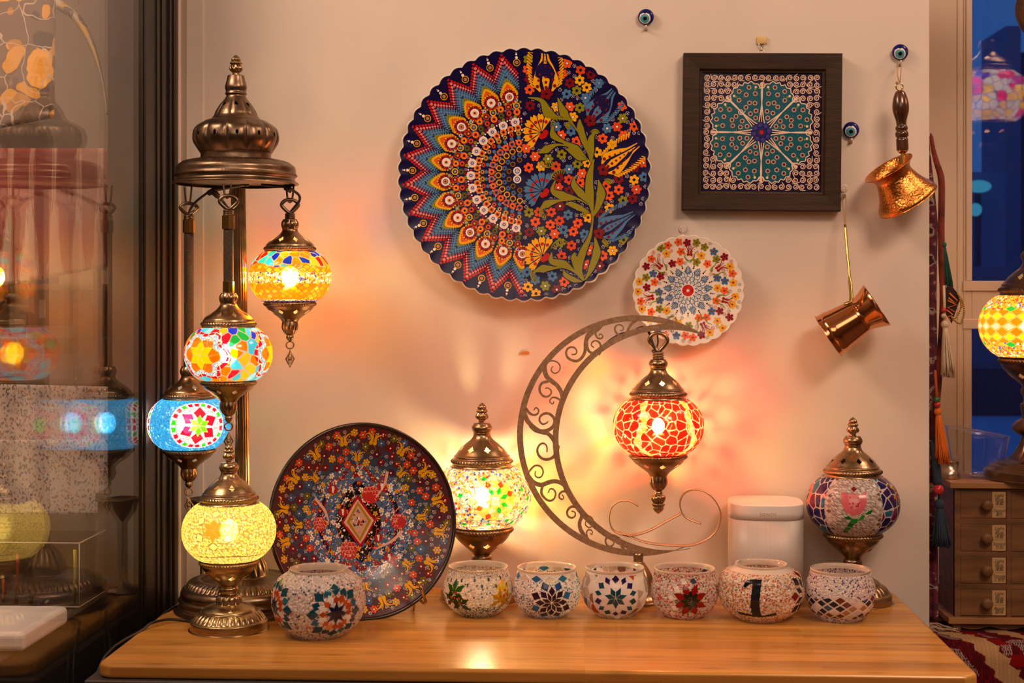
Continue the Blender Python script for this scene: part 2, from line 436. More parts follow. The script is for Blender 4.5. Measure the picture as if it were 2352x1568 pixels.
def g_tulip(R):
    g = Ras(globe_profile(R), R)
    cl = [(3, (.85, .78, .74)), (2, (.74, .66, .62)), (1.2, (1, .97, .93))]
    g.beads(90, cl, 3, (.42, .36, .33), gap=.38, skew=1.2, hh=1.2)
    navy = C('#1c1a6a'); cy = C('#1f7fae'); pur = C('#3a1a66')
    for p in (.02, 2.12, -2.08):
        for sg in (-1, 1):
            c = p+sg*(.86+.0*g.S)+sg*(-.0)
            d = (g.PH-c+PI) % (2*PI)-PI
            g.shards(26, [(4, navy), (2, cy), (2, pur), (.4, C('#7a1c60'))], 5, (.85, .78, .72), .1, np.abs(d) < .21)
            d2 = (g.PH-(p+sg*.56)+PI) % (2*PI)-PI
            g.lattice(36, .11, [(1, (.88, .84, .82)), (1, C('#b8a69a')), (.5, C('#7a6a5a'))], 7, (.75, .68, .64), .1, (np.abs(d2) < .07))
            e2 = (g.PH-(p+sg*1.0+sg*.18)+PI) % (2*PI)-PI
    XY = g.loc(.02, .0); pk = C('#ee7a88'); X, Y = XY
    tul = [(-.26, .40), (-.10, .33), (0, .36), (.12, .33), (.27, .42), (.27, .12), (.16, -.06), (-.02, -.13), (-.17, -.04), (-.26, .12)]
    m = pip(X, Y, tul); row = np.abs(((Y*11) % 1)-.5) > .46; g.fill(m, pk, .5); g.fill(m & row, C('#c87880'), 0)
    g.fill(pip(X, Y, [(-.12, .34), (.14, .34), (.13, .08), (0, .0), (-.11, .1)]), C('#f0a0a8'), .8)
    h1, h2, d1, d2 = voro(X*28, Y*28, 3); g.fill((np.hypot(X-.01, (Y-.18)*.8) < .13) & (h1 > .72), C('#e02030'), .9)
    g.poly(XY, [(-.06, .46), (0, .53), (.07, .46), (0, .39)], C('#8a0c20'), 1, .6)
    gr = C('#12a02c'); gd = C('#0c7a24')
    for i, pts in enumerate([[(-.22, -.17), (-.10, -.12), (-.02, -.2), (-.12, -.22)], [(.02, -.26), (.1, -.2), (.16, -.1), (.24, -.1), (.2, -.2)], [(.22, -.1), (.3, -.02), (.42, .02), (.36, -.08)], [(-.04, -.18), (.1, -.18), (.06, -.3), (-.1, -.28)],
                             [(-.1, -.28), (.02, -.3), (-.03, -.4), (-.15, -.4)], [(-.16, -.41), (-.04, -.41), (-.09, -.5), (-.2, -.5)], [(-.21, -.51), (-.1, -.51), (-.12, -.6), (-.22, -.6)]]):
        g.poly(XY, pts, gr if i % 2 else gd, .96, .6)
    g.poly(g.loc(1.22, .45), [(-.06, 0), (0, .06), (.06, 0), (0, -.06)], C('#ffd000'), 1, .6)
    g.poly(g.loc(1.12, .22), [(-.05, 0), (0, .05), (.05, 0), (0, -.05)], C('#ff8a00'), 1, .6)
    X, Y = g.loc(-1.42, .2); g.shards(40, [(1, C('#f06a18')), (.5, C('#e84818'))], 8, (.8, .7, .6), .1, np.abs(np.hypot(X, Y)-.2) < .06)
    X, Y = g.loc(1.5, .2); g.shards(40, [(1, C('#8a1424')), (.5, C('#c83818'))], 8, (.8, .7, .6), .1, np.abs(np.hypot(X, Y)-.2) < .06)
    return g
def g_orange_band(R):
    g = Ras(globe_profile(R), R)
    g.beads(118, [(3, C('#ff7c08')), (2, C('#ffb41c')), (2.6, C('#e83408')), (1.4, (1, .95, .85)), (.6, C('#3050d0')), (.4, C('#20a040'))], 3, (.6, .35, .08), gap=.47)
    y = C('#ffcc1a'); o = C('#ff7a08'); n = 22
    b = np.abs(g.S) < .32
    g.lattice(n, .2, [(1, o)], 5, (.7, .4, .1), .06, b)
    for s0, c in ((.0, (.55, .5, .45)), (.2, y), (-.2, y), (.36, C('#20a838')), (-.36, C('#20a838'))):
        for k in range(n):
            if abs(s0) > .3 and k % 3: continue
            g.poly(g.loc((k+.5)*2*PI/n-PI, s0), [(-.12, 0), (0, -.075), (.12, 0), (0, .075)], c, .9, .6, (.8, .5, .15))
    return g
# ---- candle bowls -----------------------------------------------------------
def bowl_profile(R, H, rt, rb):
    """closed foot, round belly, narrow mouth (z from 0 to H)"""
    pts = [(0, .002), (rb*.8, .0015), (rb, .0), (R*.86, H*.2), (R*.985, H*.42), (R, H*.52), (R*.975, H*.66), (R*.9, H*.82), (rt, H*.97)]
    return resample([pts[0], pts[1], (pts[2][0], pts[2][1], 1)] + pts[3:], 80)
def bowl(name, label, px, pyb, R, H, rt, rb, paint, seed, group='mosaic glass candle bowls', rot=0., rim=(1, .96, .9)):
    base = WZ(px, pyb); t = thing(name, label, 'candle holder', base, (0, 0, math.atan2(-base.x, 2.4+base.y)*1.0 + rot), group)
    g = Ras(bowl_profile(R, H, rt, rb), R, 480, 150, z0=H*.5); paint(g)
    g.mesh('beaded_bowl', M['beadglass'], t, .0011)
    m = MB(); m.lathe(resample([(rt-.0022, H*.90), (rt-.0012, H*.97), (rt+.0004, H*1.005), (rt+.0016, H*1.0), (rt+.0014, H*.965), (rt+.0002, H*.94)], 24), 96)
    m.build('glass_rim', M['rimglass'], t); return t
def star8(g, p, s0, r, cols, n=8, rot=0., grout=(.8, .76, .72)):
    XY = g.loc(p, s0); w = PI/n
    for i in range(n): g.poly(XY, rhomb(rot+2*PI*i/n, 0, r*.5, w), cols[0], .9, .7, grout)
    for i in range(n): g.poly(XY, rhomb(rot+2*PI*i/n+w, r*.25, r*.74, w*.8), cols[1], .9, .7, grout)
    for i in range(n): g.poly(XY, rhomb(rot+2*PI*i/n, r*.5, r, w*.72), cols[2][i % len(cols[2])], .9, .7, grout)
def p_front(g):
    g.beads(124, [(8, (.78, .70, .66)), (3, (.66, .58, .55)), (.7, C('#1d5468')), (.5, C('#2b4a7a')), (.7, C('#c25a14'))], 3, (.56, .50, .47), gap=.46)
    nv = C('#14183c'); te = C('#0c4a62'); ru = C('#b4481a'); si = (.88, .84, .82)
    for p, s0 in ((.38, -.08), (-1.22, -.02), (2.2, 0)):
        XY = g.loc(p, s0); w = PI/8
        for i in range(8): g.poly(XY, rhomb(i*PI/4, .36, .66, .26), te, .9, .7)
        for i in range(8): g.poly(XY, rhomb(i*PI/4+w, .34, .58, .24), te if i % 2 else C('#1a6a8a'), .9, .7)
        for i in range(8): g.poly(XY, rhomb(i*PI/4+w, .20, .44, .28), si if i in (2, 3, 4, 7) else (ru if i != 5 else C('#d8905a')), .9, .9)
        for i in range(8): g.poly(XY, rhomb(i*PI/4, .18, .40, .26), ru if i % 2 == 0 else C('#c85a20'), .88, .8)
        for i in range(8): g.poly(XY, rhomb(i*PI/4, 0, .25, w), nv, .97, .7, C('#1c1440'))
def p_leaf(g):
    g.beads(119, [(8, (.80, .74, .66)), (3, (.68, .62, .55)), (.6, C('#1a6474')), (.45, C('#1f3f66'))], 5, (.56, .50, .44), gap=.46, hh=1.2)
    m = (g.S < -.35); g.beads(119, [(6, (.62, .58, .54)), (3, C('#3a4450')), (1, C('#26384a'))], 6, (.38, .34, .32), mask=m & (np.abs(g.PH) < .8))
    for p, s0, c, c2 in ((-.75, .02, C('#1d5a12'), C('#17300c')), (.82, .06, C('#d8b408'), C('#a87c08')), (2.6, 0, C('#1d5a12'), C('#17300c'))):
        for k, (dx, dy, r) in enumerate(((0, .06, .42), (-.14, -.20, .36), (.18, -.28, .36))):
            cc = c if k == 0 else c2
            XY = g.loc(p+dx, s0+dy)
            for a in (PI/2, PI/2+1.0, PI/2-1.0, PI/2+2.1, PI/2-2.1): g.poly(XY, rhomb(a, -.02, r, .42), cc, 1, .9)
        for q in range(7): g.disc(g.loc(p, s0), .28*math.cos(q*1.3)*.6, -.1+.3*math.sin(q*2.1)*.6, .035, C('#b42a12'), 1)
    for q in range(12): g.poly(g.loc(-1.2+q*.22, .38+.12*math.sin(q*3.)), [(-.03, -.05), (.03, -.05), (.03, .05), (-.03, .05)], C('#274a66'), 1, .8)
def p_bluestar(g):
    g.fill(np.ones(g.PH.shape, bool), (.80, .76, .74), 0)
    g.beads(124, [(4, (.82, .78, .76)), (2, (.72, .68, .66)), (2, C('#2a5a9a')), (1, C('#2f86b0'))], 3, (.74, .70, .68), gap=.40, mask=g.S < .5)
    for k in range(14):
        g.poly(g.loc(k*2*PI/14+.1, .52), [(-.19, 0), (0, -.13), (.19, 0), (0, .13)], C('#2a6a9a') if k % 2 else (.66, .58, .5), .86, .8, (.8, .76, .74))
    for p in (.15, 2.3, -2.0): star8(g, p, -.16, .68, (C('#240c20'), C('#281430'), [C('#1f62a0'), C('#1c4a8c'), C('#16305e'), C('#2a1430')]), 8, PI/8)
def p_whitestar(g):
    g.fill(np.ones(g.PH.shape, bool), (.80, .76, .76), 0)
    g.shards(20, [(3, (.5, .40, .33)), (2, (.85, .8, .76)), (1, C('#8a6a50')), (.5, C('#b4481a')), (.6, C('#2f4c8a'))], 3, (.85, .8, .76), .07, mask=g.S < .62)
    for p in (0.03, 2.1, -2.1):
        X, Y = g.loc(p, -.02); g.fill(np.hypot(X, Y*.97) < .74, (.80, .76, .78), 0)
        te = C('#0f4a58'); nv = C('#241a5a')
        for i in range(7):
            a = PI/2+2*PI*i/7; g.poly((X, Y), rhomb(a+PI/7, 0, .36, PI/7), te, .94, .8)
            g.poly((X, Y), rhomb(a, .42, .70, .22), nv if i % 2 == 0 else te, .92, .8)
            g.poly((X, Y), rhomb(a+PI/7, .42, .70, .17), te if i % 3 else nv, .92, .8)
def p_redstar(g):
    g.beads(108, [(6, (.74, .66, .60)), (3, (.60, .5, .46)), (2.6, C('#c41e10')), (.7, C('#1e5a1c'))], 3, (.56, .48, .43), gap=.46, hh=1.2)
    for p in (.18, 2.3, -1.9):
        XY = g.loc(p, -.08)
        for i in range(8): g.poly(XY, rhomb(PI/8+i*PI/4, .1, .56, .34), C('#8e0c10'), .96, .8)
        for i in range(8): g.poly(XY, rhomb(i*PI/4, 0, .34, PI/8), C('#16240e'), .98, .8)
        for x, y in ((-.58, .06), (-.40, .32), (-.18, .56), (.1, .58), (-.46, -.24), (-.5, -.46)):
            g.poly(XY, [(x-.11, y+.05), (x+.02, y+.10), (x+.11, y-.06), (x-.03, y-.09)], (.90, .84, .78) if x < 0.05 else C('#3a4a6a'), 1, 1)
def p_numeral(g):
    g.fill(np.ones(g.PH.shape, bool), (.84, .78, .70), 0)
    g.beads(132, [(5, (.84, .78, .70)), (3, C('#c0401a')), (2, C('#d88a18')), (1.2, C('#8a5a3a')), (.8, C('#6a7a7a')), (.7, C('#e0b020'))], 4, (.80, .73, .64), gap=.40, mask=g.S < .60, hh=1.)
    XY = g.loc(.02-.18, -.02); nv = C('#101a26')
    for pts in ([(-.02, .48), (.17, .48), (.14, .15), (.12, -.15), (.15, -.40), (-.06, -.40), (-.09, -.15), (-.06, .15)], [(-.26, .28), (-.22, .40), (-.02, .48), (.02, .38), (-.12, .34), (-.2, .26)], [(-.42, -.33), (-.1, -.38), (.2, -.39), (.50, -.30), (.50, -.39), (.1, -.48), (-.40, -.43)]):
        g.poly(XY, pts, nv, 1, .9)
    for s in (0,):
        X2, Y2 = g.loc(1.35, .02)
        for i in range(8): g.poly((X2, Y2), rhomb(i*PI/4, .30, .62, .26), C('#141414') if i % 2 else C('#7a1410'), .92, .8, (.8, .74, .66))
        for i in range(8): g.poly((X2, Y2), rhomb(i*PI/4+PI/8, .12, .46, .3), C('#241430') if i % 2 else C('#1c2a16'), .92, .8, (.8, .74, .66))
def p_checker(g):
    g.fill(np.ones(g.PH.shape, bool), (.74, .68, .68), 0)
    g.beads(105, [(4, (.76, .70, .70)), (2, (.66, .60, .60)), (2, C('#2a2364')), (.6, (.5, .45, .6))], 3, (.72, .66, .66), gap=.40, mask=g.S < .66)
    m = (g.S < .12-.14*np.abs(np.sin(g.PH*2.5+.3))) & (g.S > -.62)
    g.lattice(17, .25, [(3, C('#15203a')), (3, C('#74361c')), (2, (.72, .66, .66)), (1.4, C('#b88a58')), (.6, C('#2d567a'))], 7, (.8, .74, .72), .1, m)
# ---------------------------------------------------------------- turned metal with ropes, flutes and cut-outs
def turned(name, prof, n, segs, mat, parent, ropes=(), flutes=(), holes=(), zoff=0., slots=()):
    """ropes (z0,z1,amp,count,twist)  flutes (z0,z1,amp,count)  holes (z,half_w_m,half_h_m,count,phase)"""
    P = resample(prof, n)
    def mod(a, z, r):
        for z0, z1, amp, cnt, tw in ropes:
            if z0 <= z <= z1: r += amp*(.25+.75*math.sin(PI*(z-z0)/(z1-z0)))*(.5+.5*math.sin(cnt*a+tw*(z-z0)/(z1-z0)*2*PI))
        for z0, z1, amp, cnt in flutes:
            if z0 <= z <= z1: r -= amp*math.sin(PI*(z-z0)/(z1-z0))*(1-abs(math.sin(cnt*a/2)))**2
        return r
    V, Fc = lathe_data(P, segs, mod)
    if holes or slots:
        keep = []
        for f in Fc:
            x = sum(V[i][0] for i in f)/len(f); y = sum(V[i][1] for i in f)/len(f); z = sum(V[i][2] for i in f)/len(f)
            r = math.hypot(x, y); a = math.atan2(y, x); cut = False
            for (hz, hw, hh, cnt, ph) in holes:
                st = 2*PI/cnt; d = ((a-ph+st/2) % st)-st/2
                if abs(d*r)/hw+abs(z-hz)/hh < 1: cut = True
            if not cut: keep.append(f)
        Fc = keep
    return mesh_obj(name, [(x, y, z+zoff) for x, y, z in V], Fc, mat, parent)
def cap_part(R, mat, parent, kind, name='cap', ph=0.3):
    if kind == 'hang':
        pr = [(R*.585, R*.58), (R*.615, R*.60), (R*.60, R*.63, 1), (R*.60, R*.635), (R*.615, R*.68), (R*.60, R*.73, 1), (R*.585, R*.74), (R*.56, R*.80), (R*.45, R*.90), (R*.31, R*.985), (R*.215, R*1.08), (R*.185, R*1.15), (R*.20, R*1.19, 1), (R*.20, R*1.19), (R*.22, R*1.25), (R*.215, R*1.32), (R*.165, R*1.40, 1), (R*.165, R*1.40), (0, R*1.405)]
        return turned(name, pr, 90, 240, mat, parent, ropes=[(R*.63, R*.73, R*.03, 54, 1.2)], holes=[(R*.90, R*.065, R*.055, 8, ph)], flutes=[(R*1.19, R*1.40, R*.03, 8)])
    pr = [(R*.60, R*.56), (R*.635, R*.575), (R*.62, R*.60, 1), (R*.60, R*.63), (R*.60, R*.66), (R*.615, R*.70), (R*.60, R*.75, 1), (R*.57, R*.78), (R*.57, R*.81), (R*.535, R*.84), (R*.45, R*.95), (R*.33, R*1.06), (R*.23, R*1.14), (R*.18, R*1.22), (R*.175, R*1.28, 1), (R*.175, R*1.28), (R*.205, R*1.34), (R*.205, R*1.40), (R*.16, R*1.47, 1), (R*.16, R*1.47), (R*.07, R*1.48)]
    return turned(name, pr, 90, 240, mat, parent, ropes=[(R*.66, R*.75, R*.03, 54, 1.2)], holes=[(R*.96, R*.062, R*.06, 8, ph)], flutes=[(R*.99, R*1.2, R*.012, 8)])
def finial_part(R, mat, parent, z0, sgn=1, name='finial', s=1.):
    q = [(.07, 0), (.07, .06), (.115, .10), (.125, .15), (.10, .20), (.085, .22, 1), (.085, .22), (.115, .245), (.09, .28), (.08, .29, 1), (.08, .29), (.085, .33), (.05, .38), (0, .42)]
    pr = [(R*a[0]*s, R*a[1]*s) + tuple(a[2:]) for a in q]
    V, Fc = lathe_data(resample(pr, 46), 64, lambda a, z, r: r*(1+.10*math.cos(8*a+z/R*14)) if r > R*.02 and z > R*.08 else r)
    return mesh_obj(name, [(x, y*sgn, z0+sgn*z) for x, y, z in V], Fc, mat, parent)
def cup_part(R, mat, parent, hang=True, ph=.3, name='lower_cup'):
    if hang:
        pr = [(R*.585, -R*.56), (R*.625, -R*.585), (R*.61, -R*.62, 1), (R*.61, -R*.62), (R*.625, -R*.67), (R*.60, -R*.72, 1), (R*.585, -R*.73), (R*.52, -R*.82), (R*.37, -R*.93), (R*.25, -R*1.02), (R*.19, -R*1.10, 1), (R*.19, -R*1.10), (R*.21, -R*1.20), (R*.20, -R*1.28), (R*.14, -R*1.38), (R*.075, -R*1.43, 1), (R*.075, -R*1.43), (R*.095, -R*1.48), (R*.075, -R*1.53), (R*.03, -R*1.58), (0, -R*1.585)]
        return turned(name, pr, 90, 240, mat, parent, ropes=[(-R*.72, -R*.62, R*.03, 54, 1.2)], holes=[(-R*.86, R*.07, R*.05, 8, ph)], flutes=[(-R*1.42, -R*1.10, R*.03, 8)])
    pr = [(R*.60, -R*.585), (R*.64, -R*.605), (R*.62, -R*.64, 1), (R*.61, -R*.64), (R*.625, -R*.685), (R*.60, -R*.74, 1), (R*.585, -R*.75), (R*.54, -R*.84), (R*.42, -R*.97), (R*.29, -R*1.08), (R*.20, -R*1.16), (R*.17, -R*1.20, 1), (R*.17, -R*1.20), (R*.205, -R*1.24), (R*.205, -R*1.32), (R*.17, -R*1.37, 1), (R*.17, -R*1.37), (R*.17, -R*1.39)]
    return turned(name, pr, 90, 240, mat, parent, ropes=[(-R*.74, -R*.64, R*.03, 60, 1.2)], holes=[(-R*.98, R*.075, R*.055, 8, ph)])
def bulb_part(R, parent, mat, r=.013, z=0.):
    m = MB(); m.ball((0, 0, z), r, 10, (1, 1, 1.25)); o = m.build('bulb', mat, parent)
    s = MB(); s.lathe([(0, z-R*.60), (.011, z-R*.60), (.011, z-r*1.15-.004), (.007, z-r*1.1), (0, z-r*1.05)], 20)
    s.build('bulb_socket', M['socket'], parent); return o
def table_base(R, mat, parent, h, ph=0.):
    """stem bulb, bell and fluted foot; h = height of globe centre above the table"""
    z = lambda q: -h+q*R
    pr = [(0, z(0)), (R*.80, z(0)), (R*.83, z(.02)), (R*.83, z(.17)), (R*.80, z(.21), 1), (R*.78, z(.215)), (R*.73, z(.30)), (R*.64, z(.37)), (R*.60, z(.385), 1), (R*.58, z(.39)), (R*.56, z(.44)), (R*.45, z(.50)), (R*.32, z(.54)), (R*.30, z(.545), 1), (R*.285, z(.55)), (R*.285, z(.64)), (R*.25, z(.72)), (R*.17, z(.75)), (R*.165, z(.77), 1), (R*.165, -R*1.36)]
    return turned('base', pr, 90, 240, mat, parent, flutes=[(z(.20), z(.385), R*.05, 36), (z(.545), z(.75), R*.04, 12)])
def globe_part(g, mat, parent): return g.mesh('glass_shade', mat, parent, .0005)
def face(px_loc): return math.atan2(-px_loc.x, 2.4+px_loc.y)
def table_lamp(name, label, px, py0, R, h, gfun, shell, bulb, mat, cat='table lamp', group=None, ph=.3, off=0., br=.013):
    base = WZ(px, py0); t = thing(name, label, cat, (base.x, base.y, base.z+h), (0, 0, face(base)+off), group)
    # parts are turned about the globe's centre, then dropped so that the thing's origin is its foot
    globe_part(gfun(R), shell, t); cap_part(R, mat, t, 'table', ph=ph); finial_part(R, mat, t, R*1.47)
    cup_part(R, mat, t, False, ph=ph); table_base(R, mat, t, h)
    if bulb: bulb_part(R, t, bulb, br)
    t.location.z -= h
    for c in t.children: c.location.z += h
    return t
# materials for the lit shades
M['socket'] = pbr('bulb_socket_white', (.75, .72, .68), .5)
EB = 80.
M['bulb_w'] = bulb_mat('warm_bulb_glow', (1, .68, .28), EB*9.5)
M['bulb_q'] = bulb_mat('soft_warm_bulb_glow', (1, .82, .58), EB*.62)
M['bulb_w2'] = bulb_mat('warm_bulb_glow_table', (1, .80, .48), EB*2.6)
M['bulb_c'] = bulb_mat('white_bulb_glow', (1, .74, .36), EB*13)
M['bulb_s'] = bulb_mat('white_bulb_glow_small', (1, .94, .84), EB*.72)
M['bulb_m'] = bulb_mat('mirrored_bulb_glow', (1, .80, .55), EB*9)
M['bulb_y'] = bulb_mat('yellow_bulb_glow', (1, .76, .42), EB*.66)
M['bulb_r'] = bulb_mat('filament_bulb_glow', (1, .62, .34), EB*14)
M['sh_std'] = shell_mat('lit_mosaic_glass', .34, refr=.24, hot=.36, dim=.13)
M['sh_soft'] = shell_mat('lit_frosted_mosaic_glass', .05, refr=.22, hot=.5)
M['sh_conf'] = shell_mat('lit_confetti_glass', .50, refr=.36, hot=.32, dim=.16)
M['sh_red'] = shell_mat('lit_red_crackle_glass', .50, refr=.55, hot=.25, dim=.34)
M['sh_pale'] = shell_mat('lit_pale_bead_glass', .0, refr=.10, hot=.62)
def unlit_shell(name, tr, tl):
    m, nt = newmat(name)
    out = N(nt, 'ShaderNodeOutputMaterial'); a = N(nt, 'ShaderNodeAttribute', attribute_name='col')
    p = N(nt, 'ShaderNodeBsdfPrincipled', Roughness=.2); p.inputs['Coat Weight'].default_value = .4; L(nt, a, 'Color', p, 'Base Color')
    t = N(nt, 'ShaderNodeBsdfTranslucent'); L(nt, a, 'Color', t, 'Color'); tp = N(nt, 'ShaderNodeBsdfTransparent'); L(nt, a, 'Color', tp, 'Color')
    m1 = N(nt, 'ShaderNodeMixShader', Fac=tl); L(nt, p, 0, m1, 1); L(nt, t, 0, m1, 2)
    m2 = N(nt, 'ShaderNodeMixShader', Fac=tr); L(nt, m1, 0, m2, 1); L(nt, tp, 0, m2, 2); L(nt, m2, 0, out, 'Surface'); return m
M['beadglass'] = unlit_shell('bead_mosaic_glass', .04, .32)
M['sh_off'] = unlit_shell('unlit_mosaic_glass', .10, .35)
M['rimglass'] = None
m_, nt_ = newmat('smooth_glass_rim'); o_ = N(nt_, 'ShaderNodeOutputMaterial'); a_ = N(nt_, 'ShaderNodeBsdfGlass', Roughness=.05, IOR=1.35, Color=(.95, .88, .80, 1)); b_ = N(nt_, 'ShaderNodeBsdfDiffuse', Color=(.8, .72, .62, 1)); c_ = N(nt_, 'ShaderNodeMixShader', Fac=.35)
L(nt_, a_, 0, c_, 1); L(nt_, b_, 0, c_, 2); L(nt_, c_, 0, o_, 'Surface'); M['rimglass'] = m_
# ---------------------------------------------------------------- the three table lamps and the moon lamp
def build_table_lamps():
    table_lamp('mosaic_table_lamp', "lit table lamp with pale yellow beaded glass and an orange flower, leftmost on the table", 526, 1443, 106*PX(2.085, 526), 225*PX(2.085, 526), g_pale_flower, M['sh_pale'], M['bulb_y'], M['brass_light'], ph=.15)
    table_lamp('mosaic_table_lamp', "lit confetti glass table lamp with green diamonds, between the propped plate and the crescent", 1107, 1374, 113*PX(2.305, 1107), 237*PX(2.305, 1107), g_confetti, M['sh_conf'], M['bulb_c'], M['brass'], ph=.25, br=.011)
    table_lamp('mosaic_table_lamp', "unlit table lamp with a pink tulip on clear beaded glass, right of the white speaker", 1959, 1380, 105*PX(2.32, 1959), 224*PX(2.32, 1959), g_tulip, M['sh_off'], None, M['brass'], ph=.3)
def chain_link(c, r, w, parent, mat, rotz=0., name='ring'):
    m = MB(); m.tube([(c[0]+math.cos(a)*r*math.cos(rotz), c[1]+math.cos(a)*r*math.sin(rotz), c[2]+math.sin(a)*r) for a in [2*PI*k/24 for k in range(24)]], w, 8, True)
    return m.build(name, mat, parent)
def pendant(R, parent, mat, z):
    chain_link((0, 0, z-R*.09), R*.09, R*.02, parent, mat, name='ring')
    m = MB(); s = R*.42; zc = z-R*.22-s/2
    out = [(0, .5), (.10, .22), (.24, 0), (.12, -.2), (0, -.5), (-.12, -.2), (-.24, 0), (-.10, .22)]
    m.tube([(x*s, 0, zc+y*s) for x, y in out], R*.02, 6, True)
    m.tube([(0, 0, zc+s*.45), (.1*s, 0, zc), (0, 0, zc-s*.3), (-.1*s, 0, zc), (0, 0, zc+s*.45)], R*.016, 6)
    m.ball((0, 0, zc), R*.045, 6)
    m.build('pendant', mat, parent)
def eye_hook(R, parent, mat, z, h, name='hook_loop'):
    """open teardrop loop above the cap, collar rings under it"""
    m = MB()
    for k in range(3): m.lathe([(0, z+h*.09*k), (R*.115, z+h*.09*k), (R*.13, z+h*(.09*k+.045)), (R*.115, z+h*(.09*k+.085)), (0, z+h*(.09*k+.09))], 24)
    w = R*.20
    pts = [(0, z+h*.30), (-w*.75, z+h*.52), (-w, z+h*.70), (-w*.6, z+h*.88), (0, z+h*.93), (w*.6, z+h*.88), (w, z+h*.70), (w*.75, z+h*.52)]
    m.tube([(p[0], 0, p[1]) for p in smooth_pts(pts, 5, True)], R*.045, 8, True)
    return m.build(name, mat, parent)
def hanging_lamp(label, px, py, d, R, gfun, shell, bulb, mat, rod_top=None, hook_y=None, ph=.3, group='hanging lamps of the tall bronze stand', br=.013, finial=False, off=0.):
    c = W(px, py, d); t = thing('hanging_mosaic_lamp', label, 'hanging lamp', c, (0, 0, face(c)+off), group)
    globe_part(gfun(R), shell, t); cap_part(R, mat, t, 'hang' if not finial else 'table', ph=ph); cup_part(R, mat, t, True, ph=ph)
    if finial: finial_part(R, mat, t, -R*1.42, -1, 'finial', 1.25)
    else: pendant(R, t, mat, -R*1.58)
    bulb_part(R, t, bulb, br)
    zt = R*1.405
    if rod_top is not None:
        zr = W(px, rod_top, d).z-c.z; L1 = .016
        m = MB(); m.lathe([(0, zt), (R*.13, zt), (R*.13, zt+L1), (R*.11, zt+L1+.001), (0, zt+L1+.001)], 8); m.build('ferrule', M['gold'], t, smooth=False)
        m = MB(); m.lathe([(0, zr-L1*1.25), (R*.15, zr-L1*1.25), (R*.15, zr), (0, zr)], 8); m.build('ferrule', M['gold'], t, smooth=False)
        q = MB(); q.lathe(resample([(0, zt+L1), (R*.115, zt+L1, 1), (R*.115, zt+L1), (R*.115, zr-L1*1.2, 1), (R*.115, zr-L1*1.2), (0, zr-L1*1.2)], 30), 24); q.build('cord_sleeve', M['rope'], t)
        zt = zr
    if hook_y is not None: eye_hook(R, t, M['brass_dark'], zt, W(px, hook_y, d).z-c.z-zt)
    return t
M['rope'] = pbr('woven_dark_cord', (.05, .03, .015), .6, noise=(900, .9), bump=(900, .6))
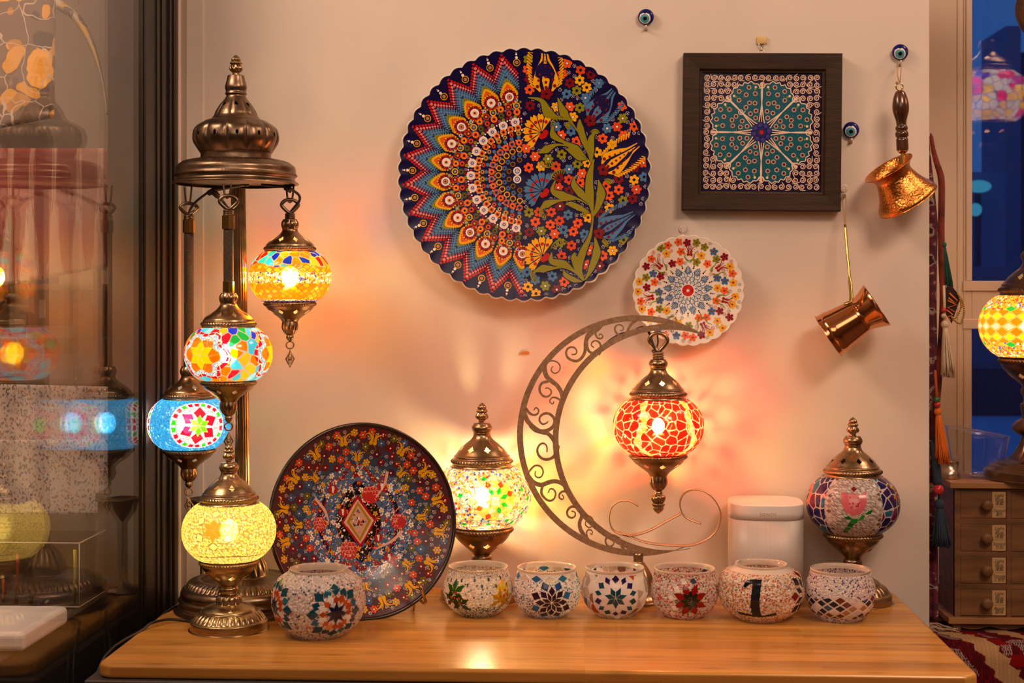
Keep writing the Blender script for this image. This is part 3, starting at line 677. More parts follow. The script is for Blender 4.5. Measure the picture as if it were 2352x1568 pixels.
def floor_lamp():
    b = WZ(562, 1396); d0 = b.y+DW
    t = thing('lamp_stand', "tall antique bronze lamp stand with onion dome and fluted pole, behind the pale yellow lamp", 'lamp stand', b)
    P = PX(2.2, 545)
    # foot
    R = 152*PX(d0, 562)
    pr = [(0, .0), (R*.97, 0), (R, .002), (R, .0055), (R*.965, .009), (R*.955, .012), (R*.965, .0145), (R*.975, .017), (R*.96, .020), (R*.94, .0215, 1), (R*.94, .0215), (R*.95, .028), (R*.92, .034), (R*.88, .0365, 1), (R*.87, .037), (R*.83, .044), (R*.70, .048), (R*.66, .047, 1), (R*.64, .0465), (R*.42, .050), (R*.37, .052, 1), (R*.36, .053), (R*.33, .068), (R*.24, .084), (R*.155, .093), (R*.12, .094), (R*.118, .096)]
    turned('foot', pr, 110, 300, M['brass_dark'], t, ropes=[(.012, .0205, R*.012, 110, 1.)], flutes=[(.036, .050, R*.05, 60), (.0525, .094, R*.035, 16)])
    # pole: leans a little to the left as it rises
    top = W(547, 432, 2.2); zt = top.z
    m = MB(); n = 72; V = []; rows = 40; lean = lambda z: (top.x-b.x)*(z/zt)
    for i in range(rows+1):
        z = .09+(zt-.09)*i/rows
        for k in range(n):
            a = 2*PI*k/n; r = .0112*(1-.10*(1-abs(math.sin(a*9)))**1.3); V.append((lean(z)+r*math.cos(a), r*math.sin(a)+(top.y-b.y)*z/zt, z))
    Fc = [(i*n+k, i*n+(k+1) % n, (i+1)*n+(k+1) % n, (i+1)*n+k) for i in range(rows) for k in range(n)]
    mesh_obj('fluted_pole', V, Fc, M['brass'], t)
    # onion cap over a wide ring
    hc = W(542, 424, 2.2); hx, hy = hc.x-b.x, hc.y-b.y; z0 = hc.z
    px = P
    ring = [(135*px, -.0), (143*px, .001*0+1*px), (142*px, 4*px), (136*px, 8*px), (134*px, 13*px), (136*px, 18*px), (138*px, 21*px), (136*px, 25*px), (136*px, 37*px), (131*px, 44*px, 1), (129*px, 45*px), (118*px, 52*px), (95*px, 57*px), (80*px, 58*px)]
    o = turned('cap_ring', ring, 60, 300, M['brass_dark'], t, ropes=[(16*px, 26*px, 2.2*px, 130, 1.)], flutes=[(44*px, 58*px, 4*px, 80)]); o.location = (hx, hy, z0)
    un = MB(); un.lathe([(0, 9*px), (60*px, 9*px), (134*px, 6*px)], 96); un.build('cap_underside', M['brass_dark'], t).location = (hx, hy, z0)
    onion = [(80*px, 58*px), (80*px, 70*px), (84*px, 76*px), (96*px, 96*px), (98*px, 112*px), (92*px, 130*px), (72*px, 144*px), (62*px, 148*px, 1), (58*px, 149*px), (50*px, 158*px), (46*px, 168*px), (36*px, 184*px), (26*px, 196*px), (22*px, 204*px), (25*px, 208*px), (23*px, 214*px), (25*px, 224*px), (21*px, 240*px), (19*px, 250*px, 1), (18*px, 250*px), (9*px, 251*px)]
    o = turned('onion_dome', onion, 130, 300, M['brass_dark'], t, flutes=[(74*px, 144*px, 7*px, 12), (148*px, 196*px, 3*px, 8)], holes=[(112*px, 4.5*px, 7*px, 12, PI/12), (182*px, 4.5*px, 6*px, 8, .25)]); o.location = (hx, hy, z0)
    o = finial_part(.0618, M['brass'], t, 0, 1, 'finial', 1.25); o.location = (hx, hy, z0+250*px)
    # suspension links and flexes under the ring
    hooks = [(432, 490, 2.245), (522, 490, 2.112), (666, 478, 2.215)]
    for i, (x, y, d) in enumerate(hooks):
        a = W(x, [434, 432, 432][i], d); c = W(x, [466, 452, 462][i], d); w = .006
        m = MB(); pts = [(a.x-w-b.x, a.y-b.y, a.z+.006), (c.x-w*.6-b.x, c.y-b.y, c.z+.004), (c.x-b.x, c.y-b.y, c.z-.0015), (c.x+w*.6-b.x, c.y-b.y, c.z+.004), (a.x+w-b.x, a.y-b.y, a.z+.006)]
        m.tube(smooth_pts(pts, 6), .0016, 8); m.build('suspension_link', M['brass_dark'], t)
    for pts, r in (([(572, 425, 2.2), (500, 432, 2.2), (460, 455, 2.22), (440, 476, 2.24), (434, 490, 2.245)], None), ([(560, 425, 2.19), (490, 440, 2.15), (508, 458, 2.12), (524, 478, 2.112)], None), ([(600, 424, 2.2), (655, 430, 2.2), (684, 445, 2.21), (688, 460, 2.212), (676, 476, 2.214), (668, 486, 2.215)], None)):
        m = MB(); m.tube([W(*p)-b for p in smooth_pts(pts, 6)], .0021, 8)
        a, c = W(*pts[0]), W(*pts[1]); e = W(*pts[2]); m.tube([c-b, c.lerp(e, .5)-b], .0045, 10)
        m.build('flex', M['rubber'], t)
    hanging_lamp("lit hanging lamp with golden yellow diamond glass, the highest of three on the tall stand", 666, 635, 2.215, 94*PX(2.215, 666), g_yellow_diamond, M['sh_std'], M['bulb_w'], M['brass'], hook_y=455)
    hanging_lamp("lit hanging lamp with orange and yellow star medallions, middle one of the tall stand", 525, 812, 2.112, 100*PX(2.112, 525), g_star_medallion, M['sh_soft'], M['bulb_q'], M['brass'], rod_top=495, hook_y=446)
    hanging_lamp("lit hanging lamp with turquoise beads and a red star, lowest on the tall stand", 434, 972, 2.245, 94*PX(2.245, 434), g_blue_white, M['sh_soft'], M['bulb_s'], M['brass'], rod_top=505, hook_y=464)
    # black flex leaving the foot over the table's left edge
    m = MB(); m.tube([WZ(418, 1386, .003)]+[WZ(398, 1394, .003), WZ(378, 1408, .0), Vector((-.672, -.30, -.03)), Vector((-.674, -.33, -.15)), Vector((-.672, -.33, -.3))], .0022, 8)
    o = m.build('power_cord', M['black']); tag(o, 'black flex from the tall lamp stand foot dropping over the left table edge', 'cable')
    m = MB(); z = .0025; m.tube(smooth_pts([WZ(446, 1428, z), WZ(420, 1424, z), WZ(385, 1422, .006), WZ(350, 1430, .006), WZ(330, 1444, .002), Vector((-.667, -.44, -.03)), Vector((-.668, -.44, -.2))], 5), .0022, 8)
    o = m.build('power_cord', M['black']); tag(o, 'black flex running from the pale yellow lamp over the left edge of the wooden table', 'cable')
# ---------------------------------------------------------------- crescent lamp
def moon_lamp():
    d = 2.30; ctr = W(1464, 1000, d); k = PX(d, 1464); yk = ctr.y
    base = WZ(1466, 1385); t = thing('crescent_lamp_stand', 'bronze crescent shaped lamp stand cut with open scrollwork, standing right of the confetti glass lamp', 'lamp stand', (ctr.x, yk, 0))
    q = lambda x, y: ((x-1464)*k, ctr.z-(y-1000)*k)
    def slab(m, A, B, th=.0028):
        """prism between two polylines A (outer) and B (inner)"""
        n = len(A); V = [(a[0], -th/2, a[1]) for a in A]+[(b[0], -th/2, b[1]) for b in B]+[(a[0], th/2, a[1]) for a in A]+[(b[0], th/2, b[1]) for b in B]
        Fc = []
        for i in range(n-1):
            Fc += [(i, i+1, n+i+1, n+i), (2*n+i, 3*n+i, 3*n+i+1, 2*n+i+1), (i, 2*n+i, 2*n+i+1, i+1), (n+i, n+i+1, 3*n+i+1, 3*n+i)]
        Fc += [(0, n, 3*n, 2*n), (n-1, 3*n-1, 4*n-1, 2*n-1)]
        m.add(V, Fc)
    def stroke(m, pts, w0, w1, th=.0026, n=7):
        P = smooth_pts(pts, n); A, B = [], []
        for i, p in enumerate(P):
            a = P[max(i-1, 0)]; b = P[min(i+1, len(P)-1)]; t_ = np.array(b)-np.array(a); t_ = t_/(np.hypot(*t_)+1e-9); nn = np.array([-t_[1], t_[0]])
            f = i/(len(P)-1); w = (w0+(w1-w0)*f**.75)/2; pp = np.array(p); A.append(q(*(pp+nn*w))); B.append(q(*(pp-nn*w)))
        slab(m, A, B, th)
    m = MB()
    O, Ro = np.array((1464., 1000.)), 276.5; I, Ri = np.array((1536., 1010.)), 253.
    a0 = math.atan2(765-1000, 1608-1464); a1 = math.atan2(1250-1000, 1583-1464)-2*PI
    A, B = [], []; n = 220
    for i in range(n+1):
        a = a0+(a1-a0)*i/n; u = np.array((math.cos(a), math.sin(a))); p = O+u*Ro
        # distance from p along -u to the inner circle
        w = 13.5
        b_ = np.dot(p-I, u); disc = b_*b_-(np.dot(p-I, p-I)-Ri*Ri); gap = (b_-math.sqrt(disc)) if disc > 0 else 400
        gap = gap if gap > 0 else 0.3
        A.append(q(*p)); B.append(q(*(p-u*min(w, max(.4, gap)))))
    slab(m, A, B, .0045)
    A, B = [], []
    b0 = math.atan2(765-1010, 1608-1536); b1 = math.atan2(1250-1010, 1583-1536)-2*PI
    for i in range(n+1):
        a = b0+(b1-b0)*i/n; u = np.array((math.cos(a), math.sin(a))); p = I+u*Ri
        b_ = np.dot(p-O, u); disc = b_*b_-(np.dot(p-O, p-O)-Ro*Ro); gap = (-b_+math.sqrt(max(disc, 0)))
        A.append(q(*(p+u*min(13.5, max(.4, gap))))); B.append(q(*p))
    slab(m, A, B, .0040)
    z4 = lambda L_: [(1160+x/5.225, 700+y/5.225) for x, y in L_]; z5 = lambda L_: [(1180+x/4.9, 980+y/4.9) for x, y in L_]; z8 = lambda L_: [(1380+x/6.535, 700+y/6.535) for x, y in L_]
    S = []
    S.append((z4([(1110, 240), (1030, 320), (985, 380), (965, 470), (960, 560), (925, 630), (870, 672), (810, 668), (755, 635), (733, 580), (750, 530), (795, 508), (840, 520), (862, 560), (845, 592), (800, 597)]), 10, 3))
    S.append((z4([(1100, 260), (1088, 320), (1090, 360), (1110, 395), (1150, 405), (1172, 385), (1165, 358), (1138, 352), (1128, 375)]), 6, 2.6))
    S.append((z4([(1190, 200), (1120, 290), (1040, 350), (988, 410), (983, 480), (1000, 545), (1040, 577), (1095, 570), (1135, 535), (1148, 490), (1128, 448), (1085, 430), (1047, 450), (1038, 485), (1068, 515)]), 9, 3))
    S.append((z4([(1090, 600), (1050, 585), (1000, 560)]), 5, 4))
    S.append((z4([(1160, 500), (1150, 540), (1120, 600)]), 4, 8))
    S.append((z4([(470, 700), (530, 678), (590, 675), (640, 700), (662, 750), (645, 800), (600, 824), (562, 802), (556, 765), (577, 738)]), 4, 2.6))
    S.append((z4([(490, 670), (473, 730), (478, 800), (505, 870), (560, 918), (620, 965), (665, 1030), (685, 1090), (700, 1180)]), 12, 9))
    S.append((z4([(520, 920), (445, 940), (414, 1000), (425, 1060), (470, 1102), (520, 1100), (555, 1060), (545, 1020), (510, 1000), (482, 1005)]), 7, 2.6))
    S.append((z4([(690, 1180), (640, 1130), (580, 1112), (542, 1140), (543, 1175), (573, 1190), (587, 1160)]), 5, 2.4))
    S.append((z4([(205, 1180), (250, 1250), (290, 1300), (340, 1325), (390, 1310), (402, 1265), (370, 1238), (343, 1270)]), 8, 2.6))
    S.append((z4([(210, 1260), (265, 1390), (340, 1470), (430, 1520), (520, 1505), (580, 1455), (595, 1385), (555, 1325), (490, 1305), (430, 1335), (413, 1390), (450, 1435), (500, 1420), (515, 1398)]), 12, 3))
    S.append((z5([(180, -10), (240, 45), (330, 70), (390, 85), (440, 140), (480, 210), (505, 240)]), 7, 10))
    S.append((z5([(500, 230), (480, 290), (440, 348), (370, 372), (300, 348), (265, 280), (285, 215), (330, 190), (370, 220), (375, 290)]), 9, 3))
    S.append((z5([(150, 540), (205, 470), (250, 440), (305, 455), (332, 510), (310, 565), (270, 577), (240, 550), (245, 503)]), 5, 2.6))
    S.append((z5([(160, 560), (220, 630), (305, 660), (380, 635), (460, 617), (540, 640), (610, 700)]), 11, 9))
    S.append((z5([(330, 655), (310, 740), (340, 800), (400, 838), (450, 818), (472, 760), (450, 712), (410, 705), (387, 748)]), 7, 2.6))
    S.append((z5([(640, 750), (565, 730), (520, 755), (513, 800), (545, 822), (563, 795), (540, 765)]), 6, 2.4))
    S.append((z5([(840, 1290), (790, 1225), (750, 1150), (742, 1080), (765, 1010), (752, 950), (712, 908), (650, 903), (606, 945), (606, 1000), (650, 1030), (690, 1005), (687, 965), (650, 953)]), 11, 2.6))
    S.append((z5([(760, 1045), (808, 1006), (870, 1018), (897, 1070), (880, 1120), (845, 1137), (808, 1105), (815, 1068), (842, 1063)]), 4, 2.2))
    S.append((z5([(835, 1270), (820, 1195), (845, 1160), (882, 1175), (880, 1215), (858, 1200)]), 4, 2.2))
    S.append((z5([(1380, 1400), (1290, 1360), (1225, 1300), (1170, 1250), (1110, 1223), (1060, 1235), (1033, 1280), (1050, 1330), (1092, 1347), (1127, 1310), (1098, 1262)]), 8, 2.6))
    S.append((z5([(1185, 1250), (1205, 1320), (1250, 1400)]), 5, 7))
    S.append((z8([(640, 180), (540, 225), (470, 280), (420, 350), (395, 410), (350, 455), (290, 458), (235, 420), (210, 360), (235, 310), (290, 300), (335, 330), (330, 378), (290, 388)]), 8, 2.8))
    for pts, w0, w1 in S: stroke(m, pts, w0, w1, .0034+.00003*len(pts))
    m.build('crescent_scrollwork', M['moon'], t, smooth=False)
    # curled flat strip at the crescent's foot
    z6 = lambda L_: [(1160+x/2.613, 700+y/2.613) for x, y in L_]
    def ribbon(pts, name):
        P = smooth_pts(pts, 6); V = []; w = .0075; h = .0012
        for i, p in enumerate(P):
            a = np.array(P[max(i-1, 0)]); b = np.array(P[min(i+1, len(P)-1)]); t_ = (b-a)/(np.hypot(*(b-a))+1e-9); nn = np.array([-t_[1], t_[0]])*1.3
            x0, zz0 = q(*(np.array(p)+nn)); x1, zz1 = q(*(np.array(p)-nn)); V += [(x0, -w, zz0), (x1, -w, zz1), (x1, w, zz1), (x0, w, zz0)]
        n_ = len(P); Fc = [(4*i+j, 4*i+(j+1) % 4, 4*i+4+(j+1) % 4, 4*i+4+j) for i in range(n_-1) for j in range(4)]+[(0, 3, 2, 1), (4*n_-4, 4*n_-3, 4*n_-2, 4*n_-1)]
        mesh_obj(name, V, Fc, M['strip'], t)
    ribbon(z6([(798, 1205), (760, 1180), (715, 1172), (670, 1185), (640, 1215), (627, 1260), (630, 1310), (650, 1350), (690, 1372), (740, 1382), (800, 1375), (880, 1345), (960, 1300), (1057, 1247)]), 'curled_strip')
    ribbon(z6([(1172, 1307), (1120, 1290), (1075, 1265), (1052, 1220), (1050, 1170), (1075, 1125), (1120, 1105), (1180, 1110), (1230, 1140), (1270, 1190), (1290, 1250), (1275, 1330), (1230, 1385), (1170, 1420), (1100, 1440), (1000, 1440), (850, 1425), (740, 1385), (690, 1365)]), 'curled_strip')
    # stem and bell foot
    b = WZ(1466, 1386); zb = q(1464, 1274)[1]; bx = q(1466, 0)[0]
    pr = [(0, 0), (.040, 0), (.042, .001), (.042, .004), (.038, .007, 1), (.036, .007), (.031, .014), (.026, .028), (.022, .042), (.015, .054), (.0105, .060), (.010, .062, 1), (.0075, .063), (.0075, zb+.003), (0, zb+.003)]
    o = turned('foot', pr, 60, 96, M['brass'], t, flutes=[(.006, .056, .003, 12)]); o.location = (bx, 0, 0)
    # hook ring and flex threaded through the scrollwork
    m = MB(); m.tube([Vector((q(x, y)[0], dy, q(x, y)[1])) for x, y, dy in smooth_pts([(1383, 800, .004), (1400, 783, .006), (1425, 768, .006), (1450, 762, .006), (1478, 751, .006), (1492, 766, .004), (1497, 782, -.001), (1507, 812, -.002), (1510, 826, 0)], 5)], .0021, 8)
    m.build('flex', M['rubber'], t)
    m = MB(); m.tube([Vector((q(x, y)[0], 0, q(x, y)[1])) for x, y in smooth_pts([(1508, 762), (1510, 772), (1511, 786), (1508, 796), (1502, 800), (1498, 808)], 5)], .0015, 8); m.build('hook', M['brass'], t)
    hl = hanging_lamp('lit hanging lamp with red and orange crackled glass, hung inside the bronze crescent', 1512, 978, 2.30, 104*PX(2.30, 1512), g_red_crackle, M['sh_red'], M['bulb_r'], M['brass'], ph=.2, group=None, br=.010, finial=True)
    R = 104*PX(2.30, 1512); eye_hook(R, hl, M['brass'], R*1.47, R*.62)
    return t
M['strip'] = pbr('pale_brass_strip', (.62, .42, .26), .35, .8)
# ---------------------------------------------------------------- hand painted ceramics: raised glaze dots and strokes
class Paint:
    def __init__(s): s.x = []; s.f = []; s.c = []; s.l = []
    def _add(s, pts, faces, col, lay):
        n = len(s.x); s.x += [(p[0], p[1], lay) for p in pts]
        for f in faces: s.f.append([i+n for i in f]); s.c.append(col)
    def dot(s, x, y, r, col, lay=1, n=None, sx=1., rot=0.):
        n = n or (8 if r < .012 else 14)
        ca, sa = math.cos(rot), math.sin(rot)
        pts = [(x+(math.cos(2*PI*k/n)*r*sx)*ca-(math.sin(2*PI*k/n)*r)*sa, y+(math.cos(2*PI*k/n)*r*sx)*sa+(math.sin(2*PI*k/n)*r)*ca) for k in range(n)]
        s._add(pts, [tuple(range(n))], col, lay)
    def stroke(s, pts, w, col, lay=1, n=5, taper=None):
        """w: width or list of widths along the points"""
        P = smooth_pts(pts, n) if len(pts) > 2 else [np.array(p, float) for p in pts]; K = len(P)
        ws = w if isinstance(w, (list, tuple)) else [w]*2
        ws = np.interp(np.linspace(0, 1, K), np.linspace(0, 1, len(ws)), ws)
        A = []
        for i, p in enumerate(P):
            a = P[max(i-1, 0)]; b = P[min(i+1, K-1)]; t = b-a; t = t/(np.hypot(*t)+1e-12); nn = np.array([-t[1], t[0]])*ws[i]/2
            A += [tuple(p+nn), tuple(p-nn)]
        s._add(A, [(2*i, 2*i+1, 2*i+3, 2*i+2) for i in range(K-1)], col, lay)
    def poly(s, pts, col, lay=1): s._add(pts, [tuple(range(len(pts)))], col, lay)
    def eye(s, x, y, r, cols, lay=1, ks=(1, .66, .38, .16)):
        for i, c in enumerate(cols): s.dot(x, y, r*ks[i], c, lay+i)
    def flower(s, x, y, r, col, cen=None, n=6, lay=2, rot=0., pr=.36):
        for k in range(n):
            a = rot+2*PI*k/n; s.dot(x+r*.62*math.cos(a), y+r*.62*math.sin(a), r*pr, col, lay, 9, 1.15, a)
        if cen: s.dot(x, y, r*.22, cen, lay, 8)
    def ringlet(s, x, y, r, col, n=8, lay=2):
        for k in range(n): s.dot(x+r*.75*math.cos(2*PI*k/n+.3), y+r*.75*math.sin(2*PI*k/n+.3), r*.2, col, lay, 6)
        s.dot(x, y, r*.22, col, lay, 6)
    def spiral(s, x, y, r, col, w, a0=0., turns=1.6, sg=1, lay=1, tail=None):
        P = []
        n = 14
        for k in range(n+1):
            t = k/n; a = a0+sg*2*PI*turns*t; rr = r*(1-.82*t); P.append((x+rr*math.cos(a), y+rr*math.sin(a)))
        s.stroke(P, [w, w, w*.8], col, lay, 2)
def ceramic(name, paint, R, prof, parent, mat, lobes=0, lobe=.0, rimc=(.8, .78, .7), basec=(.05, .04, .2), segs=420, eps=.00022, backc=None, basef=None):
    """plate turned about +Z (front), painting laid on its surface; prof: list of (r/R, z) centre to edge, front side; then back"""
    fr = np.array([p[0] for p in prof]); fz = np.array([p[1] for p in prof])
    sc = lambda a, r: 1+lobe*(r/R)**14*(abs(math.sin(lobes*a/2))-.5)*2 if lobes else 1.
    rows = 46; V = []; col = []; Fc = []
    rr = np.linspace(0, 1, rows); rr = 1-(1-rr)**1.25
    th = .0045
    rings = [(r*R, float(np.interp(r, fr, fz)), 0) for r in rr]+[(R*1.006, float(fz[-1])-th*.5, 1), (R*.985, float(fz[-1])-th, 2)]+[(r*R, float(np.interp(r, fr, fz))-th, 2) for r in (.9, .75, .6, .5)]+[(R*.48, float(fz[0])-th*2.2, 2), (R*.42, float(fz[0])-th*2.2, 2), (R*.40, float(fz[0])-th, 2), (0.0001, float(fz[0])-th, 2)]
    for i, (r, z, side) in enumerate(rings):
        for k in range(segs):
            a = 2*PI*k/segs; q = r*sc(a, r); x, y = q*math.cos(a), q*math.sin(a); V.append((x, y, z))
            col.append((basef(x/R, y/R) if basef and side == 0 else basec) if side == 0 and (r < R*.992) else (rimc if side < 2 or backc is None else backc))
    for i in range(len(rings)-1):
        for k in range(segs): l = (k+1) % segs; Fc.append((i*segs+k, (i+1)*segs+k, (i+1)*segs+l, i*segs+l))
    Fc = [f[::-1] for f in Fc] if False else Fc
    n0 = len(V)
    for x, y, lay in paint.x:
        r = math.hypot(x, y)
        if r > .972: x, y, r = x*.972/r, y*.972/r, .972
        V.append((x*R, y*R, float(np.interp(min(r, 1), fr, fz))+eps*(lay+1)))
    vc = np.zeros((len(V), 3)); vc[:n0] = col
    for f, c in zip(paint.f, paint.c):
        g = [i+n0 for i in f]; Fc.append(g)
        for i in g: vc[i] = c
    o = mesh_obj(name, V, Fc, mat, parent, True, col=vc); return o
def wallrot(px, py, d, tilt=0., yaw=0., roll=0.):
    """plate local +Z looks at the room (-Y)"""
    return (PI/2+tilt, roll, yaw)
def scatter(n, ok, r, seed, tries=30000, pts=None):
    rg = random.Random(seed); out = list(pts or []); k = 0
    while len(out) < n and k < tries:
        k += 1; x, y = rg.uniform(-1, 1), rg.uniform(-1, 1)
        if not ok(x, y): continue
        if all((x-a)**2+(y-b)**2 > r*r for a, b in out): out.append((x, y))
    return out
def big_plate():
    p = Paint(); q = lambda X, Y: ((X-769)/728., (789-Y)/728.)
    ora, yel, red, dred, blu, oli, whi, pnk, pur, nav, brn = [C(c) for c in ('#ee5a1a', '#f2b010', '#b81414', '#7a0c14', '#4a7aac', '#8a8a14', '#f4e6dc', '#e87870', '#8a4a6a', '#181048', '#3a1208')]
    u = 1/728.
    def P(rho, deg): a = math.radians(deg); return (770-769)*u+rho*u*math.cos(a), rho*u*math.sin(a)
    def ring(rho, r, cols, n, ph=0, lo=93, hi=268, ks=(1, .66, .38, .16)):
        for k in range(n):
            a = lo+(hi-lo)*(k+ph)/n; x, y = P(rho, a)
            if x < -.004: p.eye(x, y, r*u, cols[k % len(cols)], 2, ks)
    ring(48, 24, [(whi, C('#5a6aa8'), whi, brn)], 2, .5, 120, 240)
    ring(92, 15, [(C('#8a6a1a'), brn)], 6, .5); ring(122, 15, [(C('#44548a'), blu, nav)], 9, .5)
    ring(152, 18, [(yel, brn), (C('#e0a010'), brn)], 11, .5); ring(192, 19, [(ora, C('#f08030'), brn), (ora, C('#5a6a9a'), brn)], 14, .5)
    ring(222, 11, [(blu,)], 16, .5); ring(245, 16, [(oli, C('#f09020'), brn), (dred, ora, brn), (C('#44406a'), yel, brn)], 18, .5)
    ring(277, 19, [(C('#f0902a'), C('#e8601a'), brn)], 19, .5); ring(311, 26, [(whi, C('#e8d0c8'), C('#5058a0'), whi)], 13, .5)
    ring(311, 8, [(C('#a03040'),)], 15, 0); ring(342, 10, [(dred,), (oli,), (pur,)], 44, .5)
    ring(368, 20, [(C('#f08a2a'), ora, brn), (dred, ora, brn), (C('#3a3a28'), C('#6a6a2a'), brn)], 24, .5)
    ring(404, 20, [(yel, C('#2a3038'), C('#8a9aa8')), (C('#c03818'), brn, C('#e08030')), (ora, yel, brn)], 26, .5)
    ring(388, 7, [(C('#5a74a8'),)], 52, 0); ring(424, 7, [(oli,), (dred,)], 56, 0); ring(436, 13, [(C('#8a94a0'), whi, brn), (C('#6a6a4a'), C('#a0a890'))], 27, .5)
    ring(262, 6, [(whi,)], 40, 0); ring(172, 6, [(C('#6a80b8'),)], 24, 0); ring(328, 5, [(whi,)], 60, 0); ring(206, 5, [(C('#c8b0b0'),)], 34, 0); ring(292, 5, [(C('#8090c0'),)], 50, 0)
    for k in range(13):
        A = 100.7+14.0*k
        rows = [(588, 706, red, 11, 8), (566, 676, pnk, 10.5, 6), (548, 652, pur, 9.5, 5.5), (531, 630, blu, 12, 6), (514, 606, C('#5a86b4'), 12, 6), (500, 584, blu, 9, 5), (488, 560, oli, 10, 6), (478, 540, yel, 11, 6.5), (470, 520, ora, 11, 7)]
        for j, (rv, rt, c, r1, r0) in enumerate(rows):
            n = 8 if j < 5 else 7
            hw = 7.0 if j < 6 else 5.8
            for sg in (-1, 1):
                for i in range(n+1):
                    if sg > 0 and i == 0: continue
                    t = i/n; rho = rt+(rv-rt)*t**(.85 if j < 6 else 1.4); x, y = P(rho, A+sg*hw*t*(1 if j < 6 else 1.0))
                    if x > .0: continue
                    p.dot(x, y, (min(r1, 10.5)+(r0-min(r1, 10.5))*t)*u*.84, c, 1+(j % 2))
        ex, ey = P(460, A)
        for i in range(18):
            a = 2*PI*i/18; p.dot(ex+45*u*math.cos(a), ey+45*u*math.sin(a), 6*u, yel if i % 2 else C('#d8a818'), 2)
        for i in range(14): a = 2*PI*i/14; p.dot(ex+35*u*math.cos(a), ey+35*u*math.sin(a), 8*u, dred if i % 2 else red, 3)
        p.eye(ex, ey, 26*u, (whi, C('#8a6a78') if k % 3 == 0 else whi, C('#e08a4a'), brn), 4, (1, .62, .42, .2))
        vx, vy = P(650, A-7.0 if k else A-7)
        p.eye(vx, vy, 21*u, (yel, brn, C('#8a8a70'), ora), 3, (1, .8, .5, .25))
        for rr_ in (684, 703, 716):
            wx, wy = P(rr_-6, A-7); p.dot(wx, wy, (8.5-(rr_-684)*.12)*u, whi, 2)
    # ---- right half: leaves, tulips, carnations
    leaf = C('#8a8414'); lf2 = C('#76741a'); dk = nav
    boxes = []
    def lf(pts, w, c=leaf, lay=6):
        Q = [q(*a) for a in pts]; p.stroke(Q, [x*u*1.2+.006 for x in w], dk, lay-1, 9); p.stroke(Q, [x*u for x in w], c, lay, 9)
        sp = smooth_pts(Q, 3); ww = np.interp(np.linspace(0, 1, len(sp)), np.linspace(0, 1, len(w)), w)
        for a, w1 in zip(sp, ww): boxes.append((a[0], a[1], w1*u*.5+.006))
    lf([(1118, 1412), (1085, 1340), (1110, 1240), (1150, 1150), (1168, 1060)], [2, 46, 40, 20, 6]); lf([(1118, 1412), (1160, 1330), (1190, 1240), (1180, 1150)], [2, 34, 46, 5])
    lf([(1168, 1065), (1165, 1000), (1150, 900), (1150, 800), (1175, 700)], [8, 16, 50, 40, 6]); lf([(1165, 1040), (1195, 980), (1215, 900), (1200, 820)], [6, 30, 54, 5])
    lf([(1160, 720), (1155, 650), (1160, 580), (1185, 540)], [10, 44, 34, 4]); lf([(1160, 700), (1120, 600), (1095, 520), (1092, 470)], [10, 34, 40, 8])
    lf([(1095, 560), (1040, 480), (1000, 430), (965, 345)], [4, 12, 50, 6]); lf([(1050, 475), (970, 460), (910, 430), (870, 360), (790, 340)], [4, 14, 60, 24, 4])
    lf([(1130, 690), (1070, 640), (1000, 600), (940, 560), (935, 500)], [4, 44, 16, 40, 5]); lf([(1040, 625), (960, 615), (900, 640), (855, 660)], [4, 14, 46, 10]); lf([(1140, 700), (1090, 690), (1040, 650), (1010, 640)], [4, 34, 30, 5])
    lf([(1150, 960), (1100, 900), (1060, 850), (1060, 800)], [5, 44, 36, 5]); lf([(1145, 965), (1080, 930), (990, 910), (935, 880), (950, 820)], [4, 12, 50, 26, 5]); lf([(1060, 935), (970, 940), (900, 960), (870, 990)], [4, 14, 46, 8])
    lf([(1150, 1010), (1095, 985), (1040, 960), (1010, 960)], [5, 34, 30, 5])
    lf([(1120, 1400), (1080, 1330), (1060, 1270), (1065, 1240)], [4, 40, 36, 5]); lf([(1115, 1405), (1060, 1350), (1000, 1310), (930, 1290), (930, 1240)], [4, 12, 46, 34, 5]); lf([(1040, 1320), (950, 1330), (880, 1335), (830, 1350)], [4, 14, 46, 8]); lf([(1110, 1410), (1060, 1400), (1010, 1370), (1000, 1340)], [4, 30, 26, 5])
    for cx, cy, r, a0, a1 in ((905, 690, 55, 200, 330), (985, 510, 60, 60, 190), (1180, 560, 30, 20, 150), (905, 1000, 45, 120, 260), (985, 820, 60, 60, 180), (855, 1370, 45, 130, 250), (985, 1230, 60, 50, 170), (1030, 505, 18, 0, 300), (1125, 1015, 16, 0, 300), (1250, 850, 34, 10, 120), (1215, 1200, 40, -20, 80)):
        p.stroke([q(cx+r*math.cos(math.radians(a)), cy-r*math.sin(math.radians(a))) for a in np.linspace(a0, a1, 8)], [3*u, 9*u, 3*u], leaf, 6)
        for a in np.linspace(a0+10, a1-10, 7):
            c_, s_ = math.cos(math.radians(a)), math.sin(math.radians(a)); p.stroke([q(cx+(r-6)*c_, cy-(r-6)*s_), q(cx+(r-24)*c_, cy-(r-24)*s_)], [9*u, 2*u], leaf, 6)
